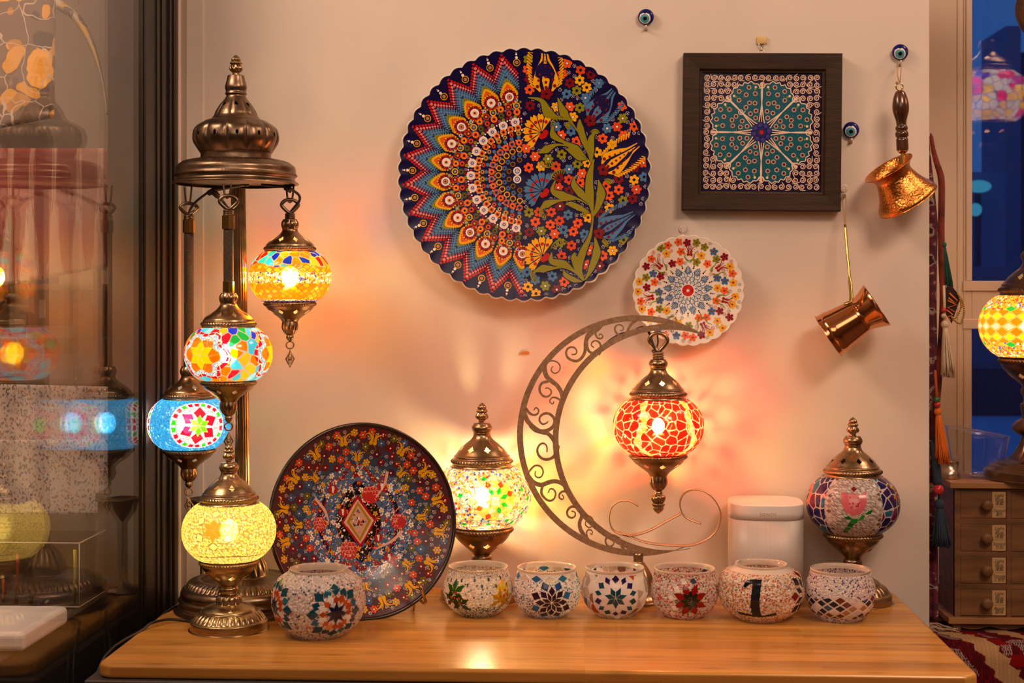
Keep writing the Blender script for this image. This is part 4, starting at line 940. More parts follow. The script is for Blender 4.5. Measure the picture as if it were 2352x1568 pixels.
    def tulip(cx, cy, deg, col, s=1., dots=dred):
        a = math.radians(deg-90); tr = lambda X, Y: ((cx-769)*u+(X*math.cos(a)-Y*math.sin(a))*u*s, (789-cy)*u+(X*math.sin(a)+Y*math.cos(a))*u*s)
        p.poly([tr(*v) for v in ((0, -100), (50, -95), (80, -40), (60, 40), (30, 90), (14, 160), (0, 150), (-14, 160), (-30, 90), (-60, 40), (-80, -40), (-50, -95))], dk, 4)
        for sx in (-1, 1):
            p.stroke([tr(sx*34, -92), tr(sx*56, -40), tr(sx*36, 40), tr(sx*20, 90), tr(sx*12, 155)], [10*u*s, 40*u*s, 28*u*s, 12*u*s, 5*u*s], col, 6)
            for i in range(13):
                t = i/12; bx, by = sx*(66+14*math.sin(t*3)), -70+200*t; p.stroke([tr(bx, by), tr(bx+sx*26, by+24)], [4*u, 11*u], col, 5)
            for i in range(4): p.dot(*tr(sx*(50-8*i), -62+34*i), (10-1.6*i)*u*s, dots, 8)
        p.stroke([tr(0, -92), tr(0, -30), tr(0, 60), tr(0, 130)], [14*u*s, 44*u*s, 18*u*s, 4*u*s], col, 7)
        for i in range(7): p.dot(*tr(0, -70+30*i), (10-1.2*i)*u*s, dots, 8)
        for i in range(5): p.dot(*tr(24*math.cos(i*1.26), -106+20*math.sin(i*1.26)), 15*u*s, dred, 9)
        for t in np.linspace(-100, 140, 6): x_, y_ = tr(0, t); boxes.append((x_, y_, .115*s))
    tulip(895, 215, 92, yel); tulip(1215, 400, 52, blu, .95); tulip(1310, 705, 35, yel, .95); tulip(1285, 1085, 30, blu, .9)
    def carn(cx, cy, col):
        c0 = q(cx+30, cy+22); n = 7; pts = []
        for i in range(n):
            A0 = math.radians(52+i*190/n); A1 = math.radians(52+(i+1)*190/n)
            for k, rr_ in ((.06, 96), (.3, 112), (.5, 100), (.7, 112), (.94, 96)):
                a = A0+(A1-A0)*k; pts.append((c0[0]+rr_*u*math.cos(a), c0[1]+rr_*u*math.sin(a)))
            m_ = (A0+A1)/2
            p.poly([c0]+pts[-5:], col, 5); p.dot(c0[0]+66*u*math.cos(m_), c0[1]+66*u*math.sin(m_), 10*u, red, 7); p.stroke([c0, (c0[0]+70*u*math.cos(A1), c0[1]+70*u*math.sin(A1))], [2*u, 7*u], dk, 6)
        for a in (-.1, -.8, -1.5): p.dot(c0[0]+24*u*math.cos(a), c0[1]+24*u*math.sin(a), 17*u, red, 8)
        boxes.append((*q(cx-5, cy), .15))
    carn(840, 520, yel); carn(845, 860, blu); carn(848, 1235, yel)
    ok = lambda x, y: x > .015 and math.hypot(x, y) < .955 and all((x-a)**2+(y-b)**2 > (c+.016)**2 for a, b, c in boxes)
    F1 = scatter(260, ok, .076, 5); cols = [ora, yel, dred, blu, ora, oli, C('#d84818')]
    for i, (x, y) in enumerate(F1): p.flower(x, y, .042, cols[i % 7], whi if i % 3 == 0 else None, 6, 3, i*.7, .33)
    ok2 = lambda x, y: x > -.0 and math.hypot(x, y) < .972 and all((x-a)**2+(y-b)**2 > (c-.004)**2 for a, b, c in boxes)
    F2 = scatter(len(F1)+600, ok2, .040, 6, 90000, F1)[len(F1):]
    F2 = [f for f in F2 if all((f[0]-a)**2+(f[1]-b)**2 > .050**2 for a, b in F1)]
    for x, y in F2: p.ringlet(x, y, .0165, C('#e4d4e0'), 7)
    c = W(1204, 402, 2.372); t = thing('decorative_plate', 'large scalloped dark blue plate painted with dotted feather fans and flowers, hanging on the wall', 'plate', c, (PI/2, 0, 0))
    R = 287*PX(2.372, 1204)
    ceramic('plate_body', p, R, [(0, 0), (.3, .0015), (.6, .006), (.85, .0105), (1, .0155)], t, M['paint'], 54, .012, (.82, .76, .66), C('#120a3e'))
    return t
def small_plate():
    p = Paint(); q = lambda X, Y: ((X-735)/612., (812-Y)/612.)
    blu, red, dred, oli, yel, ora, brn = [C(c) for c in ('#3f6ca0', '#a01818', '#8e1022', '#7f8418', '#f0a810', '#f06018', '#3a1410')]
    # centre: red rosette on a blue lace medallion
    for k in range(14):
        a = 2*PI*k/14; p.stroke([(.025*math.cos(a), .025*math.sin(a)), (.105*math.cos(a), .105*math.sin(a))], [.008, .044], C('#b81818'), 2)
    for rr_, n, s in ((.155, 13, .034), (.225, 18, .036), (.295, 13, .050)):
        for k in range(n):
            a = 2*PI*(k+.5*(n == 18))/n; x, y = rr_*math.cos(a), rr_*math.sin(a)
            p.stroke([(x+s*math.cos(b+a), y+s*math.sin(b+a)) for b in np.linspace(-2.6, 2.6, 9)], .011, blu, 2, 2); p.dot(x, y, .008, blu, 2)
    for k in range(13):
        a = PI/2+2*PI*k/13
        for j, (da, l) in enumerate(((0, .455), (-.07, .43), (.07, .43), (-.13, .39), (.13, .39), (-.17, .35), (.17, .35))):
            p.stroke([((.30)*math.cos(a+da*.5), .30*math.sin(a+da*.5)), (.36*math.cos(a+da), .36*math.sin(a+da)), (l*math.cos(a+da*1.0), l*math.sin(a+da*1.0))], [.006, .012, .022], blu, 2, 2)
        b = a+PI/13
        for j, r in enumerate((.42, .455, .485)): p.dot(r*math.cos(b), r*math.sin(b), .015-.003*j, brn, 2)
    bx = []
    for k in range(7):
        a = PI/2-.04+2*PI*k/7
        tr = lambda X, Y: (X*math.sin(a)+Y*math.cos(a), -X*math.cos(a)+Y*math.sin(a))
        for sg in (-1, 1):
            p.dot(*tr(sg*.028, .66), .026, red, 3); p.stroke([tr(sg*.028, .66), tr(sg*.03, .74), tr(sg*.07, .80), tr(sg*.11, .82)], [.03, .014, .008], red, 3, 3); p.stroke([tr(sg*.018, .67), tr(sg*.014, .76), tr(sg*.035, .83)], [.01, .008], red, 3, 3)
            p.stroke([tr(sg*.02, .54), tr(sg*.08, .60), tr(sg*.09, .68), tr(sg*.15, .74)], [.03, .014, .008], oli, 3, 3)
            for j in range(4): p.dot(*tr(sg*(.05+.035*j), .72+.035*j), .008, red, 3)
        bx.append((*tr(0, .69), .13))
    ok = lambda x, y: .53 < math.hypot(x, y) < .93 and all((x-a)**2+(y-b)**2 > (c+.02)**2 for a, b, c in bx)
    F = scatter(60, ok, .135, 4); cols = [ora, yel, dred, blu, oli, ora, yel]
    for i, (x, y) in enumerate(F): p.flower(x, y, .075, cols[i % 7], dred if i % 7 != 2 else brn, 5, 2, i*.9, .36)
    ok2 = lambda x, y: .50 < math.hypot(x, y) < .95
    G = scatter(len(F)+90, ok2, .075, 9, 60000, F)[len(F):]
    for i, (x, y) in enumerate(G):
        if all((x-a)**2+(y-b)**2 > .095**2 for a, b in F): p.ringlet(x, y, .034, [C('#d84a3a'), C('#8a8a50'), C('#5a78a0')][i % 3], 9)
    c = W(1580, 667, 2.378); t = thing('decorative_plate', "small scalloped cream plate with a blue lace centre, hanging behind the crescent's tip", 'plate', c, (PI/2, 0, 0))
    R = 125*PX(2.378, 1580)
    ceramic('plate_body', p, R, [(0, 0), (.3, .001), (.6, .004), (.85, .008), (1, .012)], t, M['paint'], 28, .016, (.84, .76, .68), (.84, .77, .69), 280, .00018)
    return t
def standing_plate():
    p = Paint()
    ora, yel, red, blu, oli, whi, nav, cr, brn = [C(c) for c in ('#d84816', '#dca008', '#7a1010', '#3c6090', '#6a6410', '#f0dcd4', '#1c1440', '#e8c8b8', '#241408')]
    def P(rho, deg): a = math.radians(deg); return rho*math.cos(a), rho*math.sin(a)
    bx = []
    def tul(rho, deg, s=1.):
        a = math.radians(deg); cx, cy = P(rho, deg)
        tr = lambda X, Y: (cx+(X*math.sin(a)+Y*math.cos(a))*s, cy+(-X*math.cos(a)+Y*math.sin(a))*s)
        for sg in (-1, 1):
            p.dot(*tr(sg*.022, -.02), .022*s, yel, 3); p.stroke([tr(sg*.022, -.02), tr(sg*.02, .03), tr(sg*.05, .06), tr(sg*.085, .07)], [.036*s, .02*s, .008*s], yel, 3, 3)
            p.stroke([tr(sg*.008, .0), tr(sg*.012, .045), tr(sg*.04, .09)], [.01*s, .007*s], yel, 3, 3)
            for j in range(4): p.dot(*tr(sg*(.048+.022*j), .02+.02*j), .007*s, yel, 3)
        p.stroke([tr(0, -.03), tr(.05, -.08), tr(-.02, -.13)], [.012, .006], oli, 2, 3); bx.append((cx, cy, .06))
    for k in range(16): tul(.84, 11+22.5*k)
    for k in range(16): tul(.69 if k % 2 else .66, 22.5*k, .82) if k % 2 == 0 else None
    ok = lambda x, y: .60 < math.hypot(x, y) < .93 and all((x-a)**2+(y-b)**2 > (c+.03)**2 for a, b, c in bx)
    F = scatter(125, ok, .085, 12); cols = [ora, red, yel, blu, oli, red, ora, C('#5a1828')]
    for i, (x, y) in enumerate(F): p.flower(x, y, .044, cols[i % 8], whi, 6, 2, i*.6, .30)
    G = scatter(len(F)+300, lambda x, y: .57 < math.hypot(x, y) < .945, .052, 13, 60000, F)[len(F):]
    for i, (x, y) in enumerate(G):
        if all((x-a)**2+(y-b)**2 > .058**2 for a, b in F): p.ringlet(x, y, .0205, C('#f4e4dc'), 7)
    for i in range(200):
        a = rng.uniform(0, 2*PI); r = rng.uniform(.56, .95); p.dot(r*math.cos(a), r*math.sin(a), .005, cr, 2, 6)
    # inner field: light blue disc, purple crescents, pointed medallion, diamond
    def disc(r, c, lay, sx=1., sy=1.): p._add([(r*sx*math.cos(2*PI*k/72), r*sy*math.sin(2*PI*k/72)) for k in range(72)], [tuple(range(72))], c, lay)
    # painted as concentric fans so that they follow the plate's curve
    def ogee(w, h, n=40):
        out = []
        for k in range(n):
            t = 2*PI*k/n; c, s_ = math.cos(t), math.sin(t)
            out.append((w*(abs(c)**.9)*(1 if c > 0 else -1)*(1-.55*abs(s_)**2.2*(abs(s_) < 1)), h*s_))
        return out
    def fan(pts, col, lay, steps=5):
        K = len(pts)
        for j in range(steps):
            a, b = j/steps, (j+1)/steps
            A = [(x*a, y*a) for x, y in pts]+[(x*b, y*b) for x, y in pts]
            p._add(A, [(i, (i+1) % K, K+(i+1) % K, K+i) for i in range(K)], col, lay)
    circ = lambda r, n=72: [(r*math.cos(2*PI*k/n), r*math.sin(2*PI*k/n)) for k in range(n)]
    fan(circ(.585), C('#4a6a96'), .0, 8); fan([(x*.93, y*.75) for x, y in circ(.54)], C('#271440'), .4, 8); fan(ogee(.415, .60), C('#8a1c20'), .8, 8); fan(ogee(.395, .58), C('#4c6c98'), 1.1, 8)
    fan(ogee(.24, .42), C('#1c130a'), 1.4, 6)
    fan([(.19, 0), (0, .28), (-.19, 0), (0, -.28)], C('#a01818'), 1.7, 5); fan([(.165, 0), (0, .25), (-.165, 0), (0, -.25)], C('#d8b0a0'), 2.0, 5); fan([(.135, 0), (0, .21), (-.135, 0), (0, -.21)], C('#a88018'), 2.2, 5); fan([(.10, 0), (0, .17), (-.10, 0), (0, -.17)], C('#c8a088'), 2.5, 5)
    rg = random.Random(3)
    for i in range(60):
        a = rg.uniform(0, 2*PI); r = rg.uniform(0, 1); x, y = .11*r*math.cos(a), .17*r*math.sin(a)
        if abs(x)/.1+abs(y)/.17 < .9: p.dot(x, y, rg.uniform(.006, .013), rg.choice([red, nav, blu, whi, C('#c04020')]), 4, 6)
    for k in range(44):
        og = ogee(.405, .59, 44)[k]; p.dot(og[0], og[1], .006, whi if k % 2 else ora, 3, 6)
    inside = [C('#f0dcd0'), C('#e0a020'), C('#b02818'), C('#f4ece0'), C('#203a6a'), C('#e8c0a8'), C('#6a7020')]
    pts = scatter(330, lambda x, y: math.hypot(x, y) < .565 and abs(x)/.2+abs(y)/.3 > 1.05, .042, 21, 60000)
    for i, (x, y) in enumerate(pts):
        k = rg.randrange(10)
        if k < 3: p.flower(x, y, .030, inside[rg.randrange(5)], yel, 5, 3, i, .34)
        elif k < 6: p.stroke([(x-.02, y-.018), (x+.004, y-.002), (x+.012, y+.026)], [.004, .014, .004], rg.choice(inside), 3, 3); p.dot(x+.016, y-.012, .008, rg.choice(inside), 3, 6)
        elif k < 8:
            b = rg.uniform(0, 6); p.stroke([(x+.018*math.cos(b+t), y+.018*math.sin(b+t)) for t in (0, 1, 2, 3, 4)], .005, rg.choice([whi, C('#223a20'), C('#2a3f70')]), 3, 2)
        else: p.dot(x, y, .013, rg.choice(inside), 3)
        for _ in range(3): p.dot(x+rg.uniform(-.03, .03), y+rg.uniform(-.03, .03), rg.uniform(.004, .008), rg.choice(inside), 4, 6)
    for x, y, r in ((.145, .27, .095), (-.13, -.29, .095), (.43, -.03, .085), (-.43, -.0, .075)):   # scaled pink buds
        fan([(x+(a)*1, y+b) for a, b in circ(r, 24)], C('#c83c3a'), 3.0, 1) if False else p._add([(x+a, y+b) for a, b in circ(r, 24)], [tuple(range(24))], C('#b83030'), 3.2)
        for j in range(4):
            for i in range(5): cx, cy = x+(i-2)*r*.36+(j % 2)*r*.15, y+(j-1.5)*r*.42; (math.hypot(cx-x, cy-y) < r*.85) and p.stroke([(cx+r*.2*math.cos(t), cy+r*.22*math.sin(t)) for t in (-.2, .6, 1.3, 2.1, 2.9, 3.4)], .007, C('#e89a8a'), 4.2, 2)
    for x0, y0, x1, y1 in ((.33, .50, .20, .24), (-.47, .27, -.33, .02), (.47, -.13, .16, -.30), (-.12, -.52, -.42, -.42)):
        p.stroke([(x0, y0), ((x0+x1)/2+.03, (y0+y1)/2-.01), (x1, y1)], [.03, .03, .012], C('#dcb0a0'), 4.4, 5)
    for sx, sy, sc_ in ((.27, .36, 1), (-.27, .36, 1), (.3, -.38, 1), (-.17, .12, .9), (.2, -.17, .9)):   # red tulips
        for sg in (-1, 1): p.stroke([(sx, sy-.06*sc_), (sx+sg*.035*sc_, sy-.02), (sx+sg*.02*sc_, sy+.04*sc_), (sx+sg*.012, sy+.10*sc_)], [.016, .034, .012, .004], C('#a82020'), 4.4, 3)
        p.stroke([(sx, sy-.05*sc_), (sx, sy+.02*sc_)], [.012, .03], whi, 4.8)
    wb = lambda x, y: (np.array(C('#4a3038'))*(lambda k: k)(1) if math.hypot(x, y) > .80 else np.array(C('#3a4458')))
    def basef(x, y):
        r = math.hypot(x, y); a = math.atan2(y, x); k = min(1, max(0, (r-.70-.05*math.sin(8*a))/.1)); return tuple(np.array(C('#34445c'))*(1-k)+np.array(C('#4c2a30'))*k)
    R = .1455; yaw = math.radians(27); c = W(838, 1195, 2.175)
    t = thing('decorative_plate', 'brown and slate blue round plate with a pointed medallion, standing propped on the wooden table', 'plate', c, (PI/2-math.radians(11), 0, yaw))
    t.rotation_mode = 'XYZ'
    ceramic('plate_body', p, R, [(0, -.030), (.25, -.0295), (.5, -.026), (.62, -.021), (.8, -.012), (.93, -.004), (1, 0)], t, M['paint'], 0, 0, C('#1a100a'), C('#34445c'), 300, .00018, C('#1e120a'), basef)
    m = MB(); m.tube([(R*1.0*math.cos(a), R*1.0*math.sin(a), -.001) for a in [2*PI*k/160 for k in range(160)]], .0030, 8, True); m.build('plate_rim', pbr('dark_plate_rim', C('#23150c'), .25, coat=.3), t)
    return t
def plate_easel():
    t = thing('plate_stand', 'small brass wire easel holding up the brown and slate blue plate', 'plate stand', WZ(905, 1395))
    b = t.location; m = MB()
    for (x, y, zz, d) in ((963, 1340, 0, 2.150),):
        a = W(x, y, d); e = W(978, 1381, d+.01)
        g = MB(); g.tube([a-b, e-b], .0022, 10); g.ball(a-b, .0045, 8); g.build('prong', M['gold'], t)
        g = MB(); g.tube(smooth_pts([e-b, e-b+Vector((-.004, .006, -.004)), e-b+Vector((-.02, .05, .0)), e-b+Vector((-.035, .09, .02))], 5), .0022, 8)
        g.tube([e-b+Vector((-.035, .09, .02)), e-b+Vector((-.06, .12, .12))], .0022, 8)
        g.tube([e-b+Vector((-.035, .09, .02)), Vector((e.x-b.x-.03, e.y-b.y+.11, .002))], .0022, 8)
        g.tube([e-b+Vector((-.022, .05, -.003)), Vector((e.x-b.x-.024, e.y-b.y+.05, .001))], .0012, 8)
        g.build('wire_leg', M['gold'], t)
    return t
def framed_tile():
    d = 2.375; k = PX(d, 1750); c = W(1750.5, 302.5, d); roll = math.radians(.63)
    t = thing('framed_tile', "square tile with eight teal petals in a wide dark wooden frame on the wall", 'framed picture', c, (0, roll, 0))
    t.location.y = -.026
    H = 181*k; I = 136.5*k; m = MB(); D0, D1 = .0, .024     # frame: y from -.0 (wall side) to front
    prof = [(H, .024), (H, .002), (H-.0015, 0), (I+.006, .0015), (I+.0045, .004), (I+.004, .0065), (I, .0075), (I-.0005, .020)]
    V = []; Fc = []
    for (h, y) in prof: V += [(-h, y, -h), (h, y, -h), (h, y, h), (-h, y, h)]
    for i in range(len(prof)-1):
        for j in range(4): l = (j+1) % 4; Fc.append((i*4+j, i*4+l, i*4+4+l, i*4+4+j))
    o = mesh_obj('frame', V, Fc, M['frame'], t, smooth=False)
    p = Paint(); whi, teal, nav, gr, br, rd = C('#e8cdb8'), C('#15586a'), C('#1c1238'), C('#6a8a18'), C('#a88a78'), C('#6a1c10')
    # eight petals
    P_ = []
    for k8 in range(8):
        A = PI/8+k8*PI/4
        tr = lambda X, Y: (X*math.sin(A)+Y*math.cos(A), -X*math.cos(A)+Y*math.sin(A))
        half = [(.02, .17), (.10, .30), (.19, .46), (.275, .64), (.285, .70), (.265, .73), (.255, .80), (.20, .82), (.165, .885), (.10, .87), (.05, .91), (0, .87)]
        out = [tr(x, y) for x, y in half]+[tr(-x, y) for x, y in half[::-1][1:]]; P_.append(out)
        K = len(out); cen = tr(0, .6)
        p._add(out+[cen], [(i, (i+1) % K, K) for i in range(K)], teal, 2); p.stroke(out+[out[0]], .017, whi, 3, 2)
        fl = [(.085, .66), (-.085, .66), (0, .75), (.17, .70), (-.17, .70), (.06, .53), (-.075, .49), (0, .36), (.14, .58) if 0 else (.055, .24), (-.03, .25), (.135, .50), (-.15, .57)]
        fl = [(0, .27), (.05, .38), (-.055, .37), (.085, .51), (-.085, .50), (0, .55), (.15, .66), (-.15, .66), (0, .70), (.09, .80), (-.09, .80)]
        for x, y in fl:
            X, Y = tr(x, y)
            for i in range(8): a = i*PI/4; p.dot(X+.031*math.cos(a), Y+.031*math.sin(a), .0125, C('#c8a898'), 3, 7)
            p.dot(X, Y, .024, C('#3a1810'), 4, 10); p.dot(X, Y, .015, rd, 5, 8)
        for x, y in ((.2, .76), (-.2, .76)):
            X, Y = tr(x, y); p.dot(X, Y, .022, whi, 3); p.dot(*tr(x*.86, y-.03), .019, gr, 4)
        rg = random.Random(k8)
        for i in range(26):
            yy = rg.uniform(.25, .85); ww = .27*min(1, yy/.62)*.85; X, Y = tr(rg.uniform(-ww, ww), yy); p.stroke([(X, Y), (X+rg.uniform(-.02, .02), Y+rg.uniform(-.02, .02))], [.004, .016], rg.choice([gr, C('#2a7a5a'), C('#1f6f96')]), 2.6, 2)
        a = k8*PI/4; p.stroke([(.18*math.cos(a), .18*math.sin(a)), (.5*math.cos(a), .5*math.sin(a)), (.86*math.cos(a), .86*math.sin(a))], [.014, .014, .04], whi, 4, 3)
        p.dot(.135*math.cos(a+.2), .135*math.sin(a+.2), .052, C('#2c2c78'), 5, 12); p.dot(.12*math.cos(a+.2), .12*math.sin(a+.2), .03, C('#3c3c90'), 6, 10)
    p.dot(0, 0, .11, C('#262468'), 5, 20); p.dot(0, 0, .036, C('#b82410'), 8, 14)
    rr = random.Random(8)
    pipm = lambda x, y: any(pip(np.array([x]), np.array([y]), [(a*1.04, b*1.04) for a, b in o_])[0] for o_ in P_) or math.hypot(x, y) < .5
    n = 0
    for j in range(17):
        for i in range(17):
            x = -.94+1.88*i/16+rr.uniform(-.008, .008); y = -.94+1.88*j/16+rr.uniform(-.008, .008)
            if pipm(x, y): continue
            sg = rr.choice([-1, 1]); a0 = rr.uniform(0, 6.3); p.spiral(x, y, .054, C('#e4c4ac'), .0155, a0, 1.7, sg, 2.4)
            p.stroke([(x+.054*math.cos(a0), y+.054*math.sin(a0)), (x+.085*math.cos(a0-sg*.5), y+.085*math.sin(a0-sg*.5))], [.0155, .008], C('#e4c4ac'), 2.4)
    V = [(-1, -1, 0), (1, -1, 0), (1, 1, 0), (-1, 1, 0)]; yb = .010
    W_ = [(x*(I-.001), yb, z*(I-.001)) for x, z, _ in V]; W2 = [(x*(I-.001), yb+.006, z*(I-.001)) for x, z, _ in V]
    VV = W_+W2; FF = [(0, 1, 2, 3), (0, 4, 5, 1), (1, 5, 6, 2), (2, 6, 7, 3), (3, 7, 4, 0), (7, 6, 5, 4)]; cc = [nav]*8; n0 = 8
    for x, y, lay in p.x: VV.append((x*(I-.002), yb-.0001*(lay+1), y*(I-.002)))
    for f, c_ in zip(p.f, p.c): FF.append([i+n0 for i in f])
    vc = np.zeros((len(VV), 3)); vc[:8] = nav
    for f, c_ in zip(p.f, p.c):
        for i in f: vc[i+n0] = c_
    mesh_obj('ceramic_tile', VV, FF, M['paint'], t, smooth=False, col=vc)
    m = MB(); m.tube([(math.cos(a)*.0045-.001, .012, H+.002+math.sin(a)*.0045) for a in [2*PI*i/16 for i in range(16)]], .0009, 6, True); m.build('hanging_ring', M['silver'], t)
    return t
M['frame'] = pbr('dark_walnut_frame', (.030, .0125, .0055), .5, spec=.25, noise=(9, .45, (1, 1, 14)), bump=(60, .2))
# ---------------------------------------------------------------- room shell
def struct(o): o['kind'] = 'structure'; return o
def boxo(name, x0, x1, y0, y1, z0, z1, mat, parent=None, bv=0, seg=3):
    m = MB(); m.box(x0, x1, y0, y1, z0, z1); o = m.build(name, mat, parent, smooth=False)
    if bv: bevel(o, bv, seg)
    return o
def wall_material():
    m, nt = newmat('painted_plaster'); out = N(nt, 'ShaderNodeOutputMaterial'); p = N(nt, 'ShaderNodeBsdfPrincipled', Roughness=.55); L(nt, p, 0, out, 0)
    tc = N(nt, 'ShaderNodeTexCoord'); n1 = N(nt, 'ShaderNodeTexNoise', Scale=3.5, Detail=4.0); L(nt, tc, 'Object', n1, 'Vector')
    cr = N(nt, 'ShaderNodeValToRGB'); L(nt, n1, 'Fac', cr, 'Fac')
    cr.color_ramp.elements[0].position = .35; cr.color_ramp.elements[0].color = (.66, .585, .52, 1); cr.color_ramp.elements[1].position = .65; cr.color_ramp.elements[1].color = (.71, .63, .56, 1)
    # a few scuffs
    v = N(nt, 'ShaderNodeTexVoronoi', Scale=5.0); v.inputs['Randomness'].default_value = 1; L(nt, tc, 'Object', v, 'Vector'); mr = N(nt, 'ShaderNodeMapRange'); L(nt, v, 'Distance', mr, 'Value')
    mr.inputs['From Min'].default_value = .008; mr.inputs['From Max'].default_value = .02; mr.inputs['To Min'].default_value = .72; mr.inputs['To Max'].default_value = 1.
    mx = N(nt, 'ShaderNodeVectorMath', operation='SCALE'); L(nt, cr, 'Color', mx, 0); L(nt, mr, 0, mx, 'Scale'); L(nt, mx, 0, p, 'Base Color')
    n2 = N(nt, 'ShaderNodeTexNoise', Scale=160.0, Detail=3.0); L(nt, tc, 'Object', n2, 'Vector'); b = N(nt, 'ShaderNodeBump', Strength=.12, Distance=.001); L(nt, n2, 'Fac', b, 'Height'); L(nt, b, 0, p, 'Normal'); return m
def bamboo():
    m, nt = newmat('oiled_bamboo'); out = N(nt, 'ShaderNodeOutputMaterial'); p = N(nt, 'ShaderNodeBsdfPrincipled', Roughness=.26); L(nt, p, 0, out, 0)
    tc = N(nt, 'ShaderNodeTexCoord'); mp = N(nt, 'ShaderNodeMapping'); L(nt, tc, 'Object', mp, 'Vector'); mp.inputs['Scale'].default_value = (1, 1, 1)
    br = N(nt, 'ShaderNodeTexBrick'); br.inputs['Scale'].default_value = 1.0; br.inputs['Brick Width'].default_value = .62; br.inputs['Row Height'].default_value = .021; br.inputs['Mortar Size'].default_value = .0003; br.inputs['Mortar Smooth'].default_value = .6
    br.inputs['Color1'].default_value = (.56, .27, .055, 1); br.inputs['Color2'].default_value = (.47, .215, .040, 1); br.inputs['Mortar'].default_value = (.38, .16, .03, 1); L(nt, mp, 0, br, 'Vector')
    m2 = N(nt, 'ShaderNodeMapping'); m2.inputs['Scale'].default_value = (1.2, 26, 10); L(nt, tc, 'Object', m2, 'Vector')
    n1 = N(nt, 'ShaderNodeTexNoise', Scale=2.2, Detail=6.0); L(nt, m2, 0, n1, 'Vector'); mr = N(nt, 'ShaderNodeMapRange'); L(nt, n1, 'Fac', mr, 'Value'); mr.inputs['From Min'].default_value = .3; mr.inputs['From Max'].default_value = .7; mr.inputs['To Min'].default_value = .72; mr.inputs['To Max'].default_value = 1.22
    s1 = N(nt, 'ShaderNodeVectorMath', operation='SCALE'); L(nt, br, 'Color', s1, 0); L(nt, mr, 0, s1, 'Scale')
    m3 = N(nt, 'ShaderNodeMapping'); m3.inputs['Scale'].default_value = (9, 34, 20); L(nt, tc, 'Object', m3, 'Vector')      # bamboo nodes: short dark dashes
    v = N(nt, 'ShaderNodeTexVoronoi', Scale=1.0); L(nt, m3, 0, v, 'Vector'); r2 = N(nt, 'ShaderNodeMapRange'); L(nt, v, 'Distance', r2, 'Value'); r2.inputs['From Min'].default_value = .05; r2.inputs['From Max'].default_value = .26; r2.inputs['To Min'].default_value = .70; r2.inputs['To Max'].default_value = 1.
    s2 = N(nt, 'ShaderNodeVectorMath', operation='SCALE'); L(nt, s1, 0, s2, 0); L(nt, r2, 0, s2, 'Scale'); L(nt, s2, 0, p, 'Base Color'); return m
def room():
    M['wall'] = wall_material(); M['plain'] = pbr('plain_room_paint', (.50, .42, .34), .7); M['ceil'] = pbr('ceiling_paint', (.62, .55, .47), .8); M['floor'] = pbr('floor_boards', (.16, .10, .06), .5, noise=(6, .3, (1, 8, 1)))
    XL = -.682
    struct(boxo('wall_back', XL+.002, W(2135, 700, 2.4).x, 0, .06, -.75, 2.0, M['wall'], bv=.002))
    struct(boxo('ceiling', -2.6, 3.0, -5.0, 1.2, 2.0, 2.06, M['ceil'])); struct(boxo('floor', -2.6, 3.0, -5.0, 1.2, -.81, -.75, M['floor']))
    struct(boxo('wall_behind_camera', -2.6, 3.0, -5.06, -5.0, -.75, 2.0, M['plain'])); struct(boxo('wall_right', 3.0, 3.06, -5.0, .80, -.75, 2.0, M['plain']))
    struct(boxo('wall_left', -2.66, -2.6, -5.0, 1.2, -.75, 2.0, M['plain'])); struct(boxo('wall_far', -2.6, XL-.17, .60, .66, -.75, 2.0, pbr('dark_taupe_paint', (.20, .145, .11), .7)))  # far wall in one even dark taupe colour
    # corner trims and a painted shadow strip left of the plaster
    struct(boxo('trim_1', XL+.002, W(414, 700, 2.39).x, -.012, 0, -.75, 2.0, pbr('pale_trim_paint', (.68, .56, .50), .5), bv=.002))
    struct(boxo('trim_shadow', W(414, 700, 2.395).x, W(429, 700, 2.395).x, -.005, 0, -.75, 2.0, pbr('trim_shadow_tone', (.42, .34, .29), .6)))  # shadow beside the trim, put in as a darker strip
    struct(boxo('trim_3', W(429, 700, 2.398).x, W(466, 700, 2.398).x, -.0025, 0, -.75, 2.0, M['wall']))
    # shop window on the left: dark post and double pane
    fr = pbr('dark_bronze_frame', (.022, .014, .010), .38, .2); frl = pbr('brown_frame_face', (.10, .065, .045), .35, .3)
    y0 = -2.4+2.21
    m = MB(); m.box(XL-.055, XL, y0, -.001, -.75, 2.0)
    for (a, b, h) in ((y0+.004, y0+.018, .004), (y0+.070, y0+.082, .003), (y0+.095, y0+.110, .004), (y0+.135, y0+.142, .005), (-.030, -.012, .005)): m.box(XL-.001, XL+h, a, b, -.75, 2.0)
    o = m.build('window_1_frame', fr, None, False); bevel(o, .0015, 2); struct(o); o.name = 'window_1'
    g = pane_mat('shop_glass', 1.55, .95); boxo('glass_pane', XL-.006, XL-.002, -1.6, y0, -.75, 2.0, g, o); boxo('glass_pane', XL-.033, XL-.029, -1.6, y0, -.75, 2.0, g, o)
    struct(boxo('window_2', XL-.055, XL, -1.75, -1.6, -.75, 2.0, frl))
    struct(boxo('wall_front_left', XL-.055, XL, -5.0, -1.75, -.75, 2.0, M['plain']))
